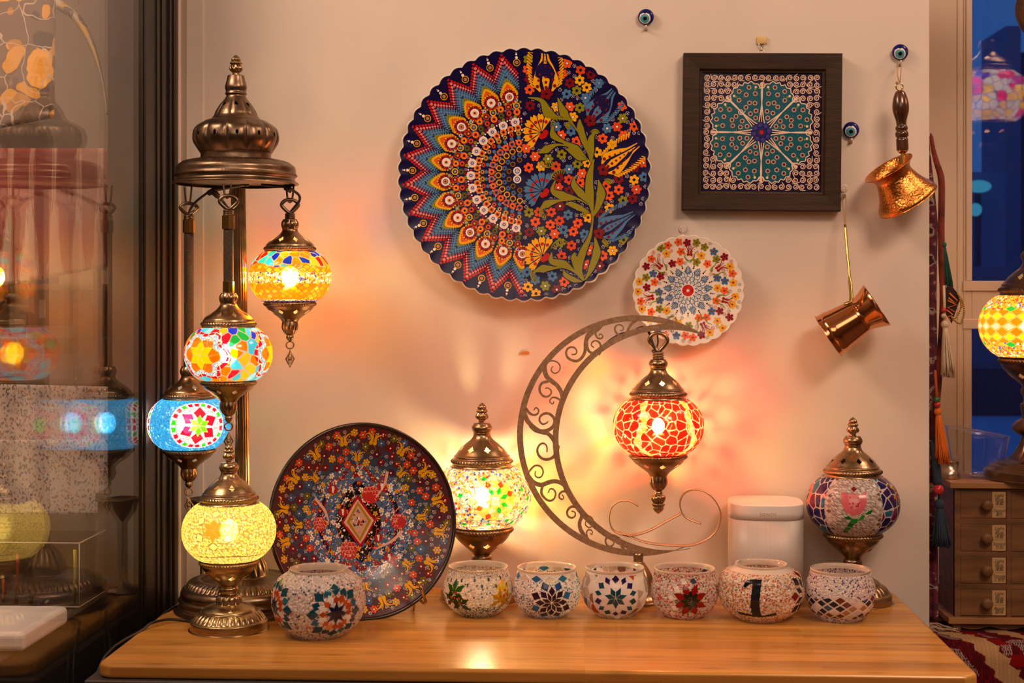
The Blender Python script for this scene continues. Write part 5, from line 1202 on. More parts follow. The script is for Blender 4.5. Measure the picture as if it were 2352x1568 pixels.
def table():
    t = thing('table', "long oiled bamboo table on a dark cabinet, holding the lamps and candle bowls", 'table', (0, 0, -.75))
    x0, x1, ya, yb = -.642, .504, -.525, -.0005; zt, th = .75, .0185; r = .022; n = 8
    def corner(cx, cy, a0): return [(cx+r*math.cos(a0+PI/2*i/n), cy+r*math.sin(a0+PI/2*i/n)) for i in range(n+1)]
    out = corner(x1-r, yb-r, 0)+corner(x0+r, yb-r, PI/2)+corner(x0+r, ya+r, PI)+corner(x1-r, ya+r, 1.5*PI)
    V = [(x, y, zt) for x, y in out]+[(x, y, zt-th) for x, y in out]; K = len(out)
    Fc = [tuple(range(K)), tuple(range(2*K-1, K-1, -1))]+[(i, K+i, K+(i+1) % K, (i+1) % K) for i in range(K)]
    o = mesh_obj('table_top', V, Fc, bamboo(), t, smooth=False); m = o.modifiers.new('bevel', 'BEVEL'); m.width = .005; m.segments = 4; m.limit_method = 'ANGLE'; m.angle_limit = 1.0
    gm = pbr('charcoal_cabinet', (.04, .034, .03), .5)
    boxo('cabinet_body', x0-.012, x1-.012, ya-.008, yb, 0, zt-th-.0006, gm, t, bv=.002)
    return t
def speaker():
    d = 2.30; c = WZ(1763, 1382); w = 172*PX(d, 1763)/2; h = W(1763, 1156, d).z
    t = thing('speaker', 'white rounded box speaker with a perforated grille, standing behind the bowl with the numeral one', 'speaker', c, (0, 0, face(c)*.35))
    t.location.y = -.064 - .002
    def sup(w, n=96, e=3.2):
        return [(w*math.copysign(abs(math.cos(a))**(2/e), math.cos(a)), w*math.copysign(abs(math.sin(a))**(2/e), math.sin(a))) for a in [2*PI*k/n for k in range(n)]]
    def loft(name, lv, mat):
        V = []; n = 96
        for (ww, z) in lv: V += [(x, y, z) for x, y in sup(ww)]
        Fc = [(i*n+k, i*n+(k+1) % n, (i+1)*n+(k+1) % n, (i+1)*n+k) for i in range(len(lv)-1) for k in range(n)]+[tuple(range(n))[::-1], tuple((len(lv)-1)*n+k for k in range(n))]
        return mesh_obj(name, V, Fc, mat, t)
    loft('base', [(w*.93, 0), (w*.97, .004), (w*.97, .010)], M['white_pl'])
    # grille material: rows of round perforations
    m, nt = newmat('perforated_grille'); out = N(nt, 'ShaderNodeOutputMaterial'); p = N(nt, 'ShaderNodeBsdfPrincipled', Roughness=.4); L(nt, p, 0, out, 0)
    tc = N(nt, 'ShaderNodeTexCoord'); sp = N(nt, 'ShaderNodeSeparateXYZ'); L(nt, tc, 'Object', sp, 0)
    def sn(a, b, k):
        ad = N(nt, 'ShaderNodeMath', operation='ADD' if b > 0 else 'SUBTRACT'); L(nt, sp, 0, ad, 0); L(nt, sp, 2, ad, 1); mu = N(nt, 'ShaderNodeMath', operation='MULTIPLY'); L(nt, ad, 0, mu, 0); mu.inputs[1].default_value = k; s_ = N(nt, 'ShaderNodeMath', operation='SINE'); L(nt, mu, 0, s_, 0); return s_
    k = 2*PI/.00235; a, b = sn(0, 1, k), sn(0, -1, k); ad = N(nt, 'ShaderNodeMath', operation='ADD'); L(nt, a, 0, ad, 0); L(nt, b, 0, ad, 1)
    gt = N(nt, 'ShaderNodeMapRange'); L(nt, ad, 0, gt, 'Value'); gt.inputs['From Min'].default_value = .35; gt.inputs['From Max'].default_value = .85
    nt.links.new(mixc(nt, gt.outputs[0], (.66, .62, .58), (.14, .09, .07)), p.inputs['Base Color'])
    loft('grille', [(w*.995, .010), (w*.995, h-.0235)], m)
    loft('top_cover', [(w, h-.0235), (w, h-.012), (w, h-.0016), (w*.997, h-.0006), (w*.985, h), (w*.95, h+.0002), (w*.3, h-.001)], M['white_pl'])
    text('SONOS', .0068, t, (-.0005, -w*1.0-.0001, h-.014), (PI/2, 0, 0), pbr('grey_print', (.36, .27, .22), .5), 'logo', sp=1.25)
    return t
def text(body, size, parent, loc, rot, mat, name='lettering', sp=1.0, align='CENTER', ext=.00012, shear=0.):
    cu = bpy.data.curves.new(name, 'FONT'); cu.body = body; cu.size = size; cu.align_x = align; cu.align_y = 'CENTER'; cu.extrude = ext; cu.space_character = sp; cu.shear = shear; cu.space_line = .85
    tmp = bpy.data.objects.new('tmp', cu); COL.objects.link(tmp); dg = bpy.context.evaluated_depsgraph_get(); me = bpy.data.meshes.new_from_object(tmp.evaluated_get(dg))
    bpy.data.objects.remove(tmp); me.name = name; me.materials.clear(); me.materials.append(mat)
    o = bpy.data.objects.new(name, me); COL.objects.link(o); o.parent = parent; o.location = loc; o.rotation_euler = rot; return o
# ---------------------------------------------------------------- small things hung on the plaster wall
def evil_eye(px, py, label, dx=0., dz=-1., r=18.5):
    c = W(px, py, 2.385); k = PX(2.385, px); t = thing('evil_eye_bead', label, 'wall hook', (c.x, -.0074, c.z), (0, 0, 0), 'blue eye bead hooks')
    R = r*k; V = []; m = MB()
    mat = M['paint']; n = 28; V = []; Fc = []; cc = []
    e = np.array((dx, -1.0, dz*.62)); e = e/np.linalg.norm(e)
    rows = 40
    for i in range(rows+1):
        a = PI*i/rows
        for j in range(n*2): b = 2*PI*j/(n*2); V.append((math.sin(a)*math.cos(b), -math.cos(a), math.sin(a)*math.sin(b)))
    V = np.array(V); ex = np.array((-.15 + dx*.35, -.86, -.30)); ex /= np.linalg.norm(ex)
    col = np.tile(np.array(C('#141468')), (len(V), 1)); V2 = V*1.0
    ang = np.arccos(np.clip(V2@ex, -1, 1)); col[ang < .78] = (.85, .78, .72); col[ang < .62] = C('#4a98a8')
    ex2 = ex+np.array((.06, 0, .05)); ex2 /= np.linalg.norm(ex2); col[np.arccos(np.clip(V2@ex2, -1, 1)) < .26] = (.006, .004, .004)
    ex3 = ex+np.array((.06, 0, .85)); ex3 /= np.linalg.norm(ex3); col[np.arccos(np.clip(V2@ex3, -1, 1)) < .16] = C('#0a0828')
    V = V*np.array((R, R*.55, R)); K = n*2
    Fc = [(i*K+j, (i+1)*K+j, (i+1)*K+(j+1) % K, i*K+(j+1) % K) for i in range(rows) for j in range(K)]
    mesh_obj('bead', V, Fc, mat, t, True, col=col)
    h = MB(); h.box(-.003, .003, .0030, .0072, -R*1.6, 0); h.tube([(0, .004, -R*1.3), (0, -.002, -R*1.42), (0, -.006, -R*1.32), (0, -.006, -R*1.1)], .0015, 8); h.build('hook', M['hookw'], t); return t
def disc_hook(px, py, label, group=None, r=9, dots=True):
    c = W(px, py, 2.395); k = PX(2.395, px); t = thing('adhesive_hook', label, 'wall hook', (c.x, -.0005, c.z), (0, 0, 0), group)
    m = MB(); m.lathe(resample([(0, 0), (r*k, 0), (r*k*1.02, .0012), (r*k*.9, .0028), (0, .003)], 12), 32, Matrix.Rotation(PI/2, 4, 'X')); m.build('disc', M['hookw'], t)
    if dots:
        q = MB()
        for i in range(5): a = PI/2+2*PI*i/5; q.ball((r*k*.55*math.cos(a), -.0029, r*k*.55*math.sin(a)), .0006, 5)
        q.build('flower_dots', M['rubber'], t)
    h = MB(); h.box(-.0028, .0028, -.0015, .0003, -r*k*2.2, -r*k*.8); h.tube([(0, -.001, -r*k*2.1), (0, -.005, -r*k*2.3), (0, -.008, -r*k*2.1), (0, -.008, -r*k*1.7)], .0018, 8); h.build('hook', M['hookw'], t); return t
def wall_bits():
    M['hookw'] = pbr('milky_plastic', (.72, .62, .55), .35); M['string'] = pbr('jute_string', (.42, .26, .12), .8)
    evil_eye(1484, 37, 'blue glass eye bead hook high on the wall, above the large dark blue plate', -.1, -.9)
    evil_eye(2070, 118, 'blue glass eye bead hook from which the hammered copper pot hangs')
    evil_eye(1957, 297, 'blue glass eye bead hook right beside the dark wooden picture frame')
    disc_hook(1569, 526, 'small round milky hook above the small cream plate', 'round milky hooks'); disc_hook(1939, 432, "small round milky hook below the dark frame, holding up the smooth copper pot", 'round milky hooks')
    c = W(1750, 92, 2.395); t = thing('adhesive_hook', 'yellowish adhesive hook above the dark wooden picture frame', 'wall hook', (c.x, -.0005, c.z)); m = MB(); m.box(-.0085, .0085, -.004, .0003, -.0065, .0065); bevel(m.build('pad', pbr('yellowed_plastic', (.62, .45, .17), .4), t), .002)
    m = MB(); m.tube(smooth_pts([(-.006, -.004, -.004), (-.004, -.005, -.009), (.002, -.006, -.010), (.006, -.004, -.004)], 5), .0008, 6); m.tube([(-.001, -.006, -.0095), (-.001, -.008, -.0185)], .0008, 6); m.build('wire_loop', M['silver'], t)
    # dried petal stuck to the wall
    c = W(1203, 810, 2.398); m = MB(); pts = [(-.0095, -.0035), (-.006, -.001), (-.002, .0025), (.006, .0028), (.0095, .0012), (.0085, -.0018), (.003, -.003), (-.003, -.003), (-.006, -.0025)]
    m.add([(x, -.0012, z) for x, z in pts]+[(x, .0, z) for x, z in pts], [tuple(range(9))[::-1], tuple(range(9, 18))]+[(i, (i+1) % 9, 9+(i+1) % 9, 9+i) for i in range(9)]); o = m.build('dried_petal', pbr('dried_petal', (.55, .19, .02), .6), None, False); o.location = (c.x, -.0004, c.z); tag(o, 'tiny dried orange petal stuck to the bare wall left of the crescent', 'petal')
    # wooden knob just visible between bowls
    # ---- copper pots
    def pot(name, label, cx, cy, d, prof, ang, mat, tiltz=0.):
        c = W(cx, cy, d); t = thing(name, label, 'coffee pot', c)
        Mx = Matrix.Rotation(ang, 4, 'Y') @ Matrix.Rotation(math.radians(tiltz), 4, 'X')
        m = MB(); m.lathe(resample(prof, 70), 96, Mx); o = m.build('body', mat, t); return t, Mx, c
    k = PX(2.345, 2060)
    # hammered pot: axis from foot (lower right) to mouth (upper left)
    t, Mx, c = pot('copper_coffee_pot', "hammered copper coffee pot with a turned dark wooden handle, hanging from an eye bead", 2066, 428, 2.345,
        [(0, -42*k), (66*k, -42*k), (71*k, -38*k), (70*k, -30*k), (56*k, -8*k), (46*k, 18*k), (44*k, 32*k), (52*k, 44*k), (60*k, 50*k), (58*k, 51*k), (50*k, 44*k), (42*k, 30*k), (44*k, 16*k), (54*k, -10*k), (62*k, -34*k), (0, -38*k)], math.radians(-33), M['copper_h'], 12)
    L_ = lambda x, y, dd=2.345: W(x, y, dd)-c
    m = MB(); m.tube(smooth_pts([L_(2090, 393), L_(2080, 384), L_(2074, 372), L_(2074, 352), L_(2073, 345)], 4), [.0035]*17, 8); m.lathe([(0, 0), (.005, 0), (.0085, .004), (.0085, .011), (0, .011)], 20, Matrix.Translation(L_(2073, 352))); m.build('handle_bracket', M['gold'], t)
    hp = [(0, 0), (.0085, 0), (.0095, .004), (.0095, .020, 1), (.0085, .021), (.0085, .023, 1), (.0098, .024), (.0105, .028), (.0095, .033, 1), (.008, .034), (.0098, .037), (.0092, .042, 1), (.008, .044), (.0085, .052), (.0125, .068), (.013, .080), (.0105, .094), (.0062, .104), (0, .105)]
    a, b = L_(2073, 345), L_(2067, 208); hgt = (b-a).length; q = (b-a).to_track_quat('Z', 'Y').to_matrix().to_4x4()
    m = MB(); s_ = hgt/.105; m.lathe(resample([(r_, z_*s_)+tuple(e) for r_, z_, *e in hp], 60), 48, Matrix.Translation(a) @ q); m.build('handle', M['woodh'], t)
    m = MB(); cc = L_(2066, 199); m.tube([(cc.x+math.cos(u)*.0055, cc.y, cc.z+math.sin(u)*.0055) for u in [2*PI*i/20 for i in range(20)]], .0012, 8, True); m.build('eyelet', M['gold'], t)
    m = MB(); m.tube(smooth_pts([L_(2066, 190), L_(2061, 170), L_(2063, 150, 2.37), L_(2067, 142, 2.38), L_(2070, 150, 2.37), L_(2069, 170), L_(2067, 190)], 5), .0008, 6); m.ball(L_(2060, 190), .0025, 6); m.build('string_loop', M['string'], t)
    k = PX(2.34, 1960)
    t, Mx, c = pot('copper_coffee_pot', "smooth shiny copper coffee pot with a long thin brass handle, hanging on the wall", 1960, 735, 2.34,
        [(0, -66*k), (52*k, -66*k), (53*k, -64*k), (47*k, -20*k), (41*k, 18*k, 1), (40*k, 22*k), (46*k, 40*k), (55*k, 62*k, 1), (54*k, 62*k), (44*k, 40*k), (38*k, 20*k), (45*k, -20*k), (50*k, -62*k), (0, -63*k)], math.radians(56), M['copper'], 10)
    L2 = lambda x, y, dd=2.34: W(x, y, dd)-c
    m = MB(); m.tube(smooth_pts([L2(1938, 699, 2.305), L2(1946, 697, 2.305), L2(1955, 688, 2.31), L2(1952, 640, 2.33), L2(1946, 580, 2.345), L2(1941, 516, 2.36)], 8), [.0028]*4+[.0032]*20+[.0022]*17, 8); m.build('handle', M['gold'], t)
    m = MB(); m.tube(smooth_pts([L2(1941, 520, 2.36), L2(1938, 490, 2.37), L2(1935, 460, 2.38), L2(1936, 447, 2.388), L2(1942, 447, 2.388), L2(1943, 460, 2.38), L2(1942, 490, 2.37), L2(1941, 520, 2.36)], 5), .0008, 6); m.build('string_loop', M['string'], t)
def bowls():
    k = PX(2.2, 1250)
    bowl('candle_bowl', "white beaded bowl with a blue and rust star, in front of the propped brown plate", 732, 1456, 106*PX(2.06, 732), .0945, .040, .034, p_front, 1)
    bowl('candle_bowl', "clear beaded candle bowl with a green and a yellow leaf star, before the confetti lamp", 1098, 1409, 78*k, .0730, .0435, .026, p_leaf, 2)
    bowl('candle_bowl', 'white candle bowl with blue beads and a large dark blue rhombus star', 1256, 1411, 77*k, .0725, .0430, .026, p_bluestar, 3)
    bowl('candle_bowl', 'white candle bowl with a teal and purple rhombus star and mirror triangles at its sides', 1412, 1411, 75*k, .0725, .0430, .026, p_whitestar, 4)
    bowl('candle_bowl', 'red beaded candle bowl with a dark red and green star and small mirror diamonds', 1572, 1413, 76*k, .0725, .0445, .026, p_redstar, 5)
    bowl('candle_bowl', "larger orange beaded candle bowl with a dark numeral one, before the white speaker", 1748, 1419, 96*k, .0820, .0375, .032, p_numeral, 6)
    bowl('candle_bowl', "candle bowl with purple beads above navy and rust diamonds, rightmost of the row", 1930, 1421, 78*k, .0755, .0430, .028, p_checker, 7)
def dark_stand():
    c = W(466, 1330, 2.33); b = Vector((c.x, c.y, 0)); k = PX(2.33, 466); z = lambda py: W(466, py, 2.33).z
    t = thing('candlestick', 'dark bronze candlestick with a flared square cup, mostly hidden behind the pale yellow lamp', 'candlestick', b)
    m = MB(); m.lathe([(0, 0), (.030, 0), (.030, .004), (.012, .010), (.0045, .02), (.0045, z(1200)), (.010, z(1190)), (.018, z(1172)), (.021, z(1156)), (.026, z(1150)), (.026, z(1145)), (.021, z(1143)), (.018, z(1150)), (0, z(1152))], 32); m.build('stem_and_cup', M['brass_dark'], t)
# ---------------------------------------------------------------- the corner beyond the wall: window, drawers, textiles
def right_side():
    M['bulb_t'] = bulb_mat('bright_bulb_glow', (1, .76, .46), EB*1.3)
    dw = 3.2; yw = dw-2.4
    fm = pbr('cream_window_frame', (.62, .50, .38), .45, noise=(5, .05)); X = lambda px, d=dw: W(px, 700, d).x; Z = lambda py, d=dw, px=2250: W(px, py, d).z
    xr = X(2560); zt, zb = 2.0, -.16
    m = MB(); xa, xb = X(2090), X(2232)
    m.box(xa, xb, yw, yw+.05, -.75, 2.0)                                      # wide left jamb
    m.box(X(2218), X(2232), yw-.004, yw+.001, Z(645), 2.0); m.box(X(2198), X(2202), yw-.003, yw+.001, -.16, 2.0); m.box(X(2213), X(2217), yw-.003, yw+.001, -.16, 2.0)
    z1, z2, z3, z4 = Z(645), Z(668), Z(732), Z(755)
    m.box(xb, xr, yw, yw+.045, z4, z1); m.box(xb-.02, xr, yw-.006, yw+.001, z2, z1); m.box(xb-.02, xr, yw-.004, yw+.001, z4, z3); m.box(xr, xr+.15, yw, yw+.05, -.75, 2.0); m.box(xb, xr, yw, yw+.05, -.75, zb-.02)
    o = m.build('window_3', fm, None, False); bevel(o, .0015, 2); struct(o)
    boxo('window_pane', xb-.004, xr, yw+.022, yw+.026, z1-.004, 2.0, pane_mat('window_glass', 1.5, 1.6), o); boxo('window_pane', xb-.004, xr, yw+.022, yw+.026, zb-.02, z4+.004, pane_mat('lower_window_glass', 1.5, 1.2), o)
    struct(boxo('wall_far_right', xr+.15, 3.0, yw, yw+.06, -.75, 2.0, M['plain'])); struct(boxo('wall_return', XR+.0, X(2092), .06, yw+.05, -.75, 2.0, pbr('return_wall_paint', (.60, .48, .38), .6))) if False else None
    struct(boxo('wall_partition', -.70, XR-.01, .0601, .10, -.75, 2.0, M['plain'])); struct(boxo('wall_side', XR-.08, XR-.02, .1001, yw+.05, -.75, 2.0, fm))
    struct(boxo('wall_left_return', -.86, -.80, .0, .60, -.75, 2.0, pbr('taupe_panel', (.16, .11, .08), .6)) ) if False else None
    # outside at dusk: pavement, kerb bands, a block in place of a van and blocks of buildings lit by the blue sky
    bl = pbr('dusk_road', (.30, .42, .62), .9); struct(boxo('floor_outside', .3, 9, .9, 14, -.16, -.10, bl))
    def out(name, label, px0, px1, py0, py1, d, mat, cat='building', dep=.6):
        a, b = W(px0, py0, d), W(px1, py1, d); o = boxo(name, a.x, b.x, a.y, a.y+dep, -.10, a.z, mat); tag(o, label, cat); return o
    dkb = pbr('dusk_wall_dark', (.10, .07, .11), .9); mdb = pbr('dusk_wall_mid', (.22, .22, .34), .9)
    out('building', 'dark low building front seen through the blue lower window', 2190, 2700, 846, 940, 7.0, dkb)
    out('building', 'dim building with dark ledge seen through the upper blue window', 2215, 2330, 612, 700, 8.0, mdb)
    b = out('building', "low pale blue block in place of a van, seen dimly through the upper window", 2232, 2310, 395, 470, 9.0, pbr('pale_dusk_wall', (.20, .28, .45), .8))
    a = W(2248, 428, 8.9); m = MB(); m.ball((0, 0, 0), .07, 8, (1.1, .3, .55)); m.ball((-.02, 0, -.14), .04, 8, (1, .3, 1)); t = thing('street_light', '', 'street light', (a.x, a.y, -.10)); o = m.build('lamp_glow', bulb_mat('cyan_street_glow', (.05, .36, .62), .55), t); o.location = (0, 0, a.z+.10); m = MB(); m.tube([(0, .02, 0), (0, .02, a.z+.10)], .02, 8); m.build('post', dkb, t); tag(t, 'blurred cyan street light beyond the upper window', 'street light')
    for i, (p0, p1, y0, y1, mt) in enumerate(((2310, 2345, 60, 250, mdb), (2345, 2520, 120, 330, dkb), (2330, 2352, 420, 470, dkb))): out('building', ['tall dim block just right of the reflected glass in the upper window', 'dark building at the top right edge of the upper window', 'small dark block low at the right edge of the upper window'][i], p0, p1, y0, y1, 10+i*1.1, mt)
    # ---- drawer cabinet
    wd = pbr('brown_stained_pine', (.185, .085, .034), .5, noise=(9, .35, (1, 6, 7)), bump=(40, .15)); wt = pbr('worn_pine_top', (.36, .18, .07), .5, noise=(7, .3, (1, 8, 1)))
    d0 = 2.75; yf = d0-2.4; ztop = W(2187, 1106, d0).z; xl = W(2193, 1115, d0).x; zz = lambda py: W(2250, py, d0).z; xx = lambda px: W(px, 1200, d0).x
    dep = .125; pitch = xx(2322)-xx(2206); dwid = xx(2312)-xx(2206); ncol = 3
    xr2 = xx(2206)+pitch*ncol-(pitch-dwid)+(xx(2206)-xl); zb0 = zz(1424)
    t = thing('drawer_cabinet', 'small brown wooden cabinet of labelled drawers standing on the patterned red cloth', 'drawer cabinet', ((xl+xr2)/2, yf+dep/2, zz(1453))); o3 = t.location
    def P(name, m, mat, par=t): q = m.build(name, mat, par, smooth=False); q.location = -o3 if par is t else (0, 0, 0); return q
    m = MB(); m.box(xl-.011, xr2+.011, yf-.010, yf+dep, ztop-.011, ztop); bevel(P('top_board', m, wt), .001)
    m = MB(); m.box(xl, xr2, yf+.004, yf+dep-.004, zb0, ztop-.011)
    m.box(xl, xx(2206), yf-.001, yf+.01, zb0, ztop-.011); m.box(xl+.002, xr2-.002, yf-.0004, yf+.005, zz(1127), ztop-.011)
    for c_ in range(1, ncol+1): m.box(xx(2206)+pitch*c_-(pitch-dwid), xx(2206)+pitch*c_, yf-.001, yf+.005, zb0, ztop-.011)
    rows = [(1127, 1190), (1203, 1266), (1278, 1340), (1353, 1414)]
    for i in range(3): m.box(xl+.002, xr2-.002, yf-.0004, yf+.005, zz(rows[i+1][0]), zz(rows[i][1]))
    P('carcass', m, wd); m = MB(); m.box(xl-.014, xr2+.014, yf-.012, yf+dep, zz(1430), zz(1416)); bevel(P('base_moulding', m, wt), .001)
    m = MB(); zb1 = zz(1453); m.box(xl-.004, xl+.010, yf-.004, yf+.012, zb1, zz(1430)); m.box(xl-.004, xl+.010, yf+dep-.02, yf+dep, zb1, zz(1430)); m.box(xr2-.010, xr2+.004, yf-.004, yf+.012, zb1, zz(1430)); m.box(xr2-.010, xr2+.004, yf+dep-.02, yf+dep, zb1, zz(1430))
    xs = np.linspace(xl+.01, xr2-.01, 60); V = []; 
    for x in xs: u = (x-xl)/(xr2-xl)*3; V += [(x, yf, zz(1430)), (x, yf, zz(1430)-.006-.006*abs(math.sin(u*PI*1.5)))]
    n = len(V); V += [(a, b+.004, c) for a, b, c in V]; m.add(V, [(2*i, 2*i+1, 2*i+3, 2*i+2) for i in range(59)]+[(n+2*i, n+2*i+2, n+2*i+3, n+2*i+1) for i in range(59)]+[(2*i+1, n+2*i+1, n+2*i+3, 2*i+3) for i in range(59)]); P('feet_and_apron', m, wd)
    words = [('Light\nBlue\n淺藍', 'Diamond\n菱形'), ('Light\nBlue\n淺藍', 'Square\n方形'), ('Light\nBlue\n淺藍', 'Triangle\n三角形'), ('Light\nBlue\n淺藍', 'Beads\n膠珠')]
    ink = pbr('label_ink', (.07, .04, .02), .7); paper = pbr('buff_paper', (.56, .36, .17), .7)
    for c_ in range(ncol):
        for r_, (ya, yb_) in enumerate(rows):
            x0 = xx(2206)+pitch*c_+.0006; x1 = x0+dwid-.0012; z1_, z0_ = zz(ya)-.0006, zz(yb_)+.0006
            m = MB(); m.box(x0, x1, yf+.0, yf+.02, z0_, z1_)
            for sx in (x0+.006, x1-.006):
                for sz in (z0_+.006, z1_-.006): pass
            dr = P('drawer', m, wd); bevel(dr, .0008, 2)
            kx, kz = x0+(xx(2263)-xx(2206)), (z0_+z1_)/2
            m = MB(); m.lathe(resample([(0, 0), (.006, 0), (.0055, .004), (.0095, .008), (.0105, .013), (.007, .018), (0, .019)], 24), 28, Matrix.Translation((kx, yf, kz)) @ Matrix.Rotation(PI/2, 4, 'X')); q = m.build('knob', wd, dr)
            if c_ < 2:
                lx0 = x0+(xx(2278)-xx(2206)); m = MB(); m.box(lx0, x1-.001, yf-.0006, yf+.0002, z0_+.001, z1_-.001); lb = m.build('label_card', paper, dr, smooth=False)
                if c_ == 0:
                    a, b = words[r_]; h_ = z1_-z0_; tx = (lx0+x1-.001)/2
                    for body, zc, sz in ((a, z1_-h_*.30, h_*.175), (b, z0_+h_*.21, h_*.165)):
                        tt = text(body, sz, dr, (tx, yf-.0008, zc), (PI/2, 0, 0), ink, 'lettering', shear=.25)
                        wmax = (x1-.001-lx0)*.9; wd_ = tt.dimensions.x if tt.dimensions.x > 0 else max(v.co.x for v in tt.data.vertices)-min(v.co.x for v in tt.data.vertices)
                        if wd_ > wmax: tt.scale = (wmax/wd_, 1, 1)
                    m = MB(); zl = z0_+h_*.42; m.tube([(lx0+(x1-.001-lx0)*i/12, yf-.0008, zl+.0004*(-1)**i) for i in range(13)], .00018, 4); m.build('ink_line', ink, dr)
    # ---- bench with kilim cloth
    bz = zz(1453); bx0, bx1 = XR+.03, 1.25; yfr = W(2250, 1470, 2.655).y
    bench = boxo('bench', bx0, bx1, yfr+.012, yw-.004, -.75, bz-.006, M['black_wood']); tag(bench, 'low dark bench under the patterned red cloth at the right edge', 'bench')
    kilim(bx0-.01, bx1+.0, yfr, yw-.01, bz)
    # ---- table lamp on the cabinet
    R = 117*PX(2.8, 2352); d = 2.80; c = W(2370, 748, d); zt = ztop
    t = thing('mosaic_table_lamp', "lit orange confetti glass lamp with a yellow diamond band, standing on the drawer cabinet", 'table lamp', (c.x, c.y, zt), (0, 0, face(c)))
    h = c.z-zt; globe_part(g_orange_band(R), M['sh_soft'], t); cap_part(R, M['brass_dark'], t, 'table'); finial_part(R, M['brass_dark'], t, R*1.47); cup_part(R, M['brass_dark'], t, False); bulb_part(R, t, M['bulb_t'], .017)
    z = lambda q: -h+q*R
    pr = [(0, z(0)), (R*.88, z(0)), (R*.90, z(.03)), (R*.90, z(.17)), (R*.86, z(.20), 1), (R*.80, z(.21)), (R*.78, z(.27), 1), (R*.68, z(.28)), (R*.66, z(.34), 1), (R*.52, z(.36)), (R*.42, z(.42)), (R*.28, z(.60)), (R*.20, z(.80)), (R*.18, z(.84), 1), (R*.28, z(.88)), (R*.38, z(1.0)), (R*.30, z(1.12)), (R*.18, z(1.2), 1), (R*.18, z(1.22)), (R*.22, z(1.45)), (R*.16, -R*1.5), (R*.17, -R*1.37)]
    turned('base', pr, 90, 160, M['brass_dark'], t, flutes=[(z(.40), z(.82), R*.05, 12)])
    t.location.z = zt
    for ch in t.children: ch.location.z += h
    # ---- clear vase and tin on the cabinet
    c = Vector((W(2245, 1085, 2.82).x, W(2245, 1085, 2.82).y, ztop)); t = thing('glass_vase', 'clear slanted glass vase beside the metal tin on the drawer cabinet', 'vase', c)
    V = []; nn = 64; k = PX(2.82, 2245); rows = 14; H_ = 105*k
    for side, dr in ((0, 0), (1, -.0014)):
        for i in range(rows+1):
            u = i/rows if side == 0 else 1-i/rows
            for j in range(nn):
                a = 2*PI*j/nn; rx = (54+18*u)*k+dr; V.append((rx*math.cos(a), rx*.75*math.sin(a), max(.0008 + (.001 if side else 0), (H_+ -12*k*math.cos(a))*u)))
    Fc = [(i*nn+j, i*nn+(j+1) % nn, (i+1)*nn+(j+1) % nn, (i+1)*nn+j) for i in range(2*rows+1) for j in range(nn)]+[tuple(range(nn))[::-1], tuple((2*rows+1)*nn+j for j in range(nn))]
    mesh_obj('vase_body', V, Fc, pane_mat('thin_clear_acrylic', 1.45, 1.3, (.97, .97, .98)), t)
    m = MB(); m.tube([((72*k)*math.cos(a), 72*k*.75*math.sin(a), H_-12*k*math.cos(a)) for a in [2*PI*j/64 for j in range(64)]], .0012, 6, True); m.build('rim', M['glassc'], t)
    c = Vector((W(2181, 1085, 2.80).x, W(2181, 1085, 2.80).y, ztop)); t = thing('tin_can', 'small plain metal tin at the left end of the drawer cabinet top', 'tin', c); k = PX(2.8, 2181)
    m = MB(); m.lathe([(0, .0005), (22*k, .0005), (22.5*k, .001), (22.5*k, 19*k), (20.5*k, 20*k), (20.5*k, 40*k), (21*k, 41*k), (19.5*k, 41*k), (19.5*k, 22*k), (0, 21*k)], 48); m.build('can_body', M['silver'], t)
    # ---- hanging mosaic lamp beyond the frame's right edge, mirrored in the window; and the cup of another at the top edge
    mx = W(2268, 232, 3.225); L1 = 1.0; slope = mx.x/3.225; Xl = slope*(3.225+L1); zl = HC+(670-232)/F*1.002*(3.225+L1)
    t = thing('hanging_mosaic_lamp', "lit lamp of red, yellow and white glass shards, seen only mirrored in the window", 'hanging lamp', (Xl, .825-L1, zl)); Rg = .118
    g = Ras(globe_profile(Rg), Rg); g.shards(30, [(3, (.95, .92, .9)), (2, C('#e8c020')), (2, C('#c81830')), (1, C('#7a2050')), (.6, C('#301860'))], 3, (.10, .06, .10), .12); globe_part(g, M['sh_pale'], t); cap_part(Rg, M['brass'], t, 'hang'); cup_part(Rg, M['brass'], t); bulb_part(Rg, t, M['bulb_m'], .02)
    m = MB(); m.tube([(0, 0, Rg*1.4), (0, 0, 2.0-zl)], .003, 8); m.build('suspension_cord', M['black'], t)
    c = W(2372, 20, 2.70); t = thing('hanging_mosaic_lamp', 'bronze underside of a hanging lamp just entering the top right corner', 'hanging lamp', c); Rq = .085
    turned('lower_cup', [(0, -.055), (.010, -.052), (.024, -.030), (.031, -.008), (.030, .012), (.022, .030), (.020, .036, 1), (.028, .04), (Rq*.6, .07), (Rq*.62, .075)], 50, 96, M['brass_dark'], t)
    g = Ras(globe_profile(Rq), Rq); g.shards(26, [(2, C('#e8e0d8')), (1, C('#c81830'))], 4, (.5, .4, .4)); g.mesh('glass_shade', M['sh_off'], t).location = (0, 0, .075+Rq*.6)
    cp = cap_part(Rq, M['brass_dark'], t, 'hang'); cp.location = (0, 0, .075+Rq*.6); m = MB(); m.tube([(0, 0, .075+Rq*2), (0, 0, 2.0-c.z)], .003, 8); m.build('suspension_cord', M['black'], t)
    textiles()
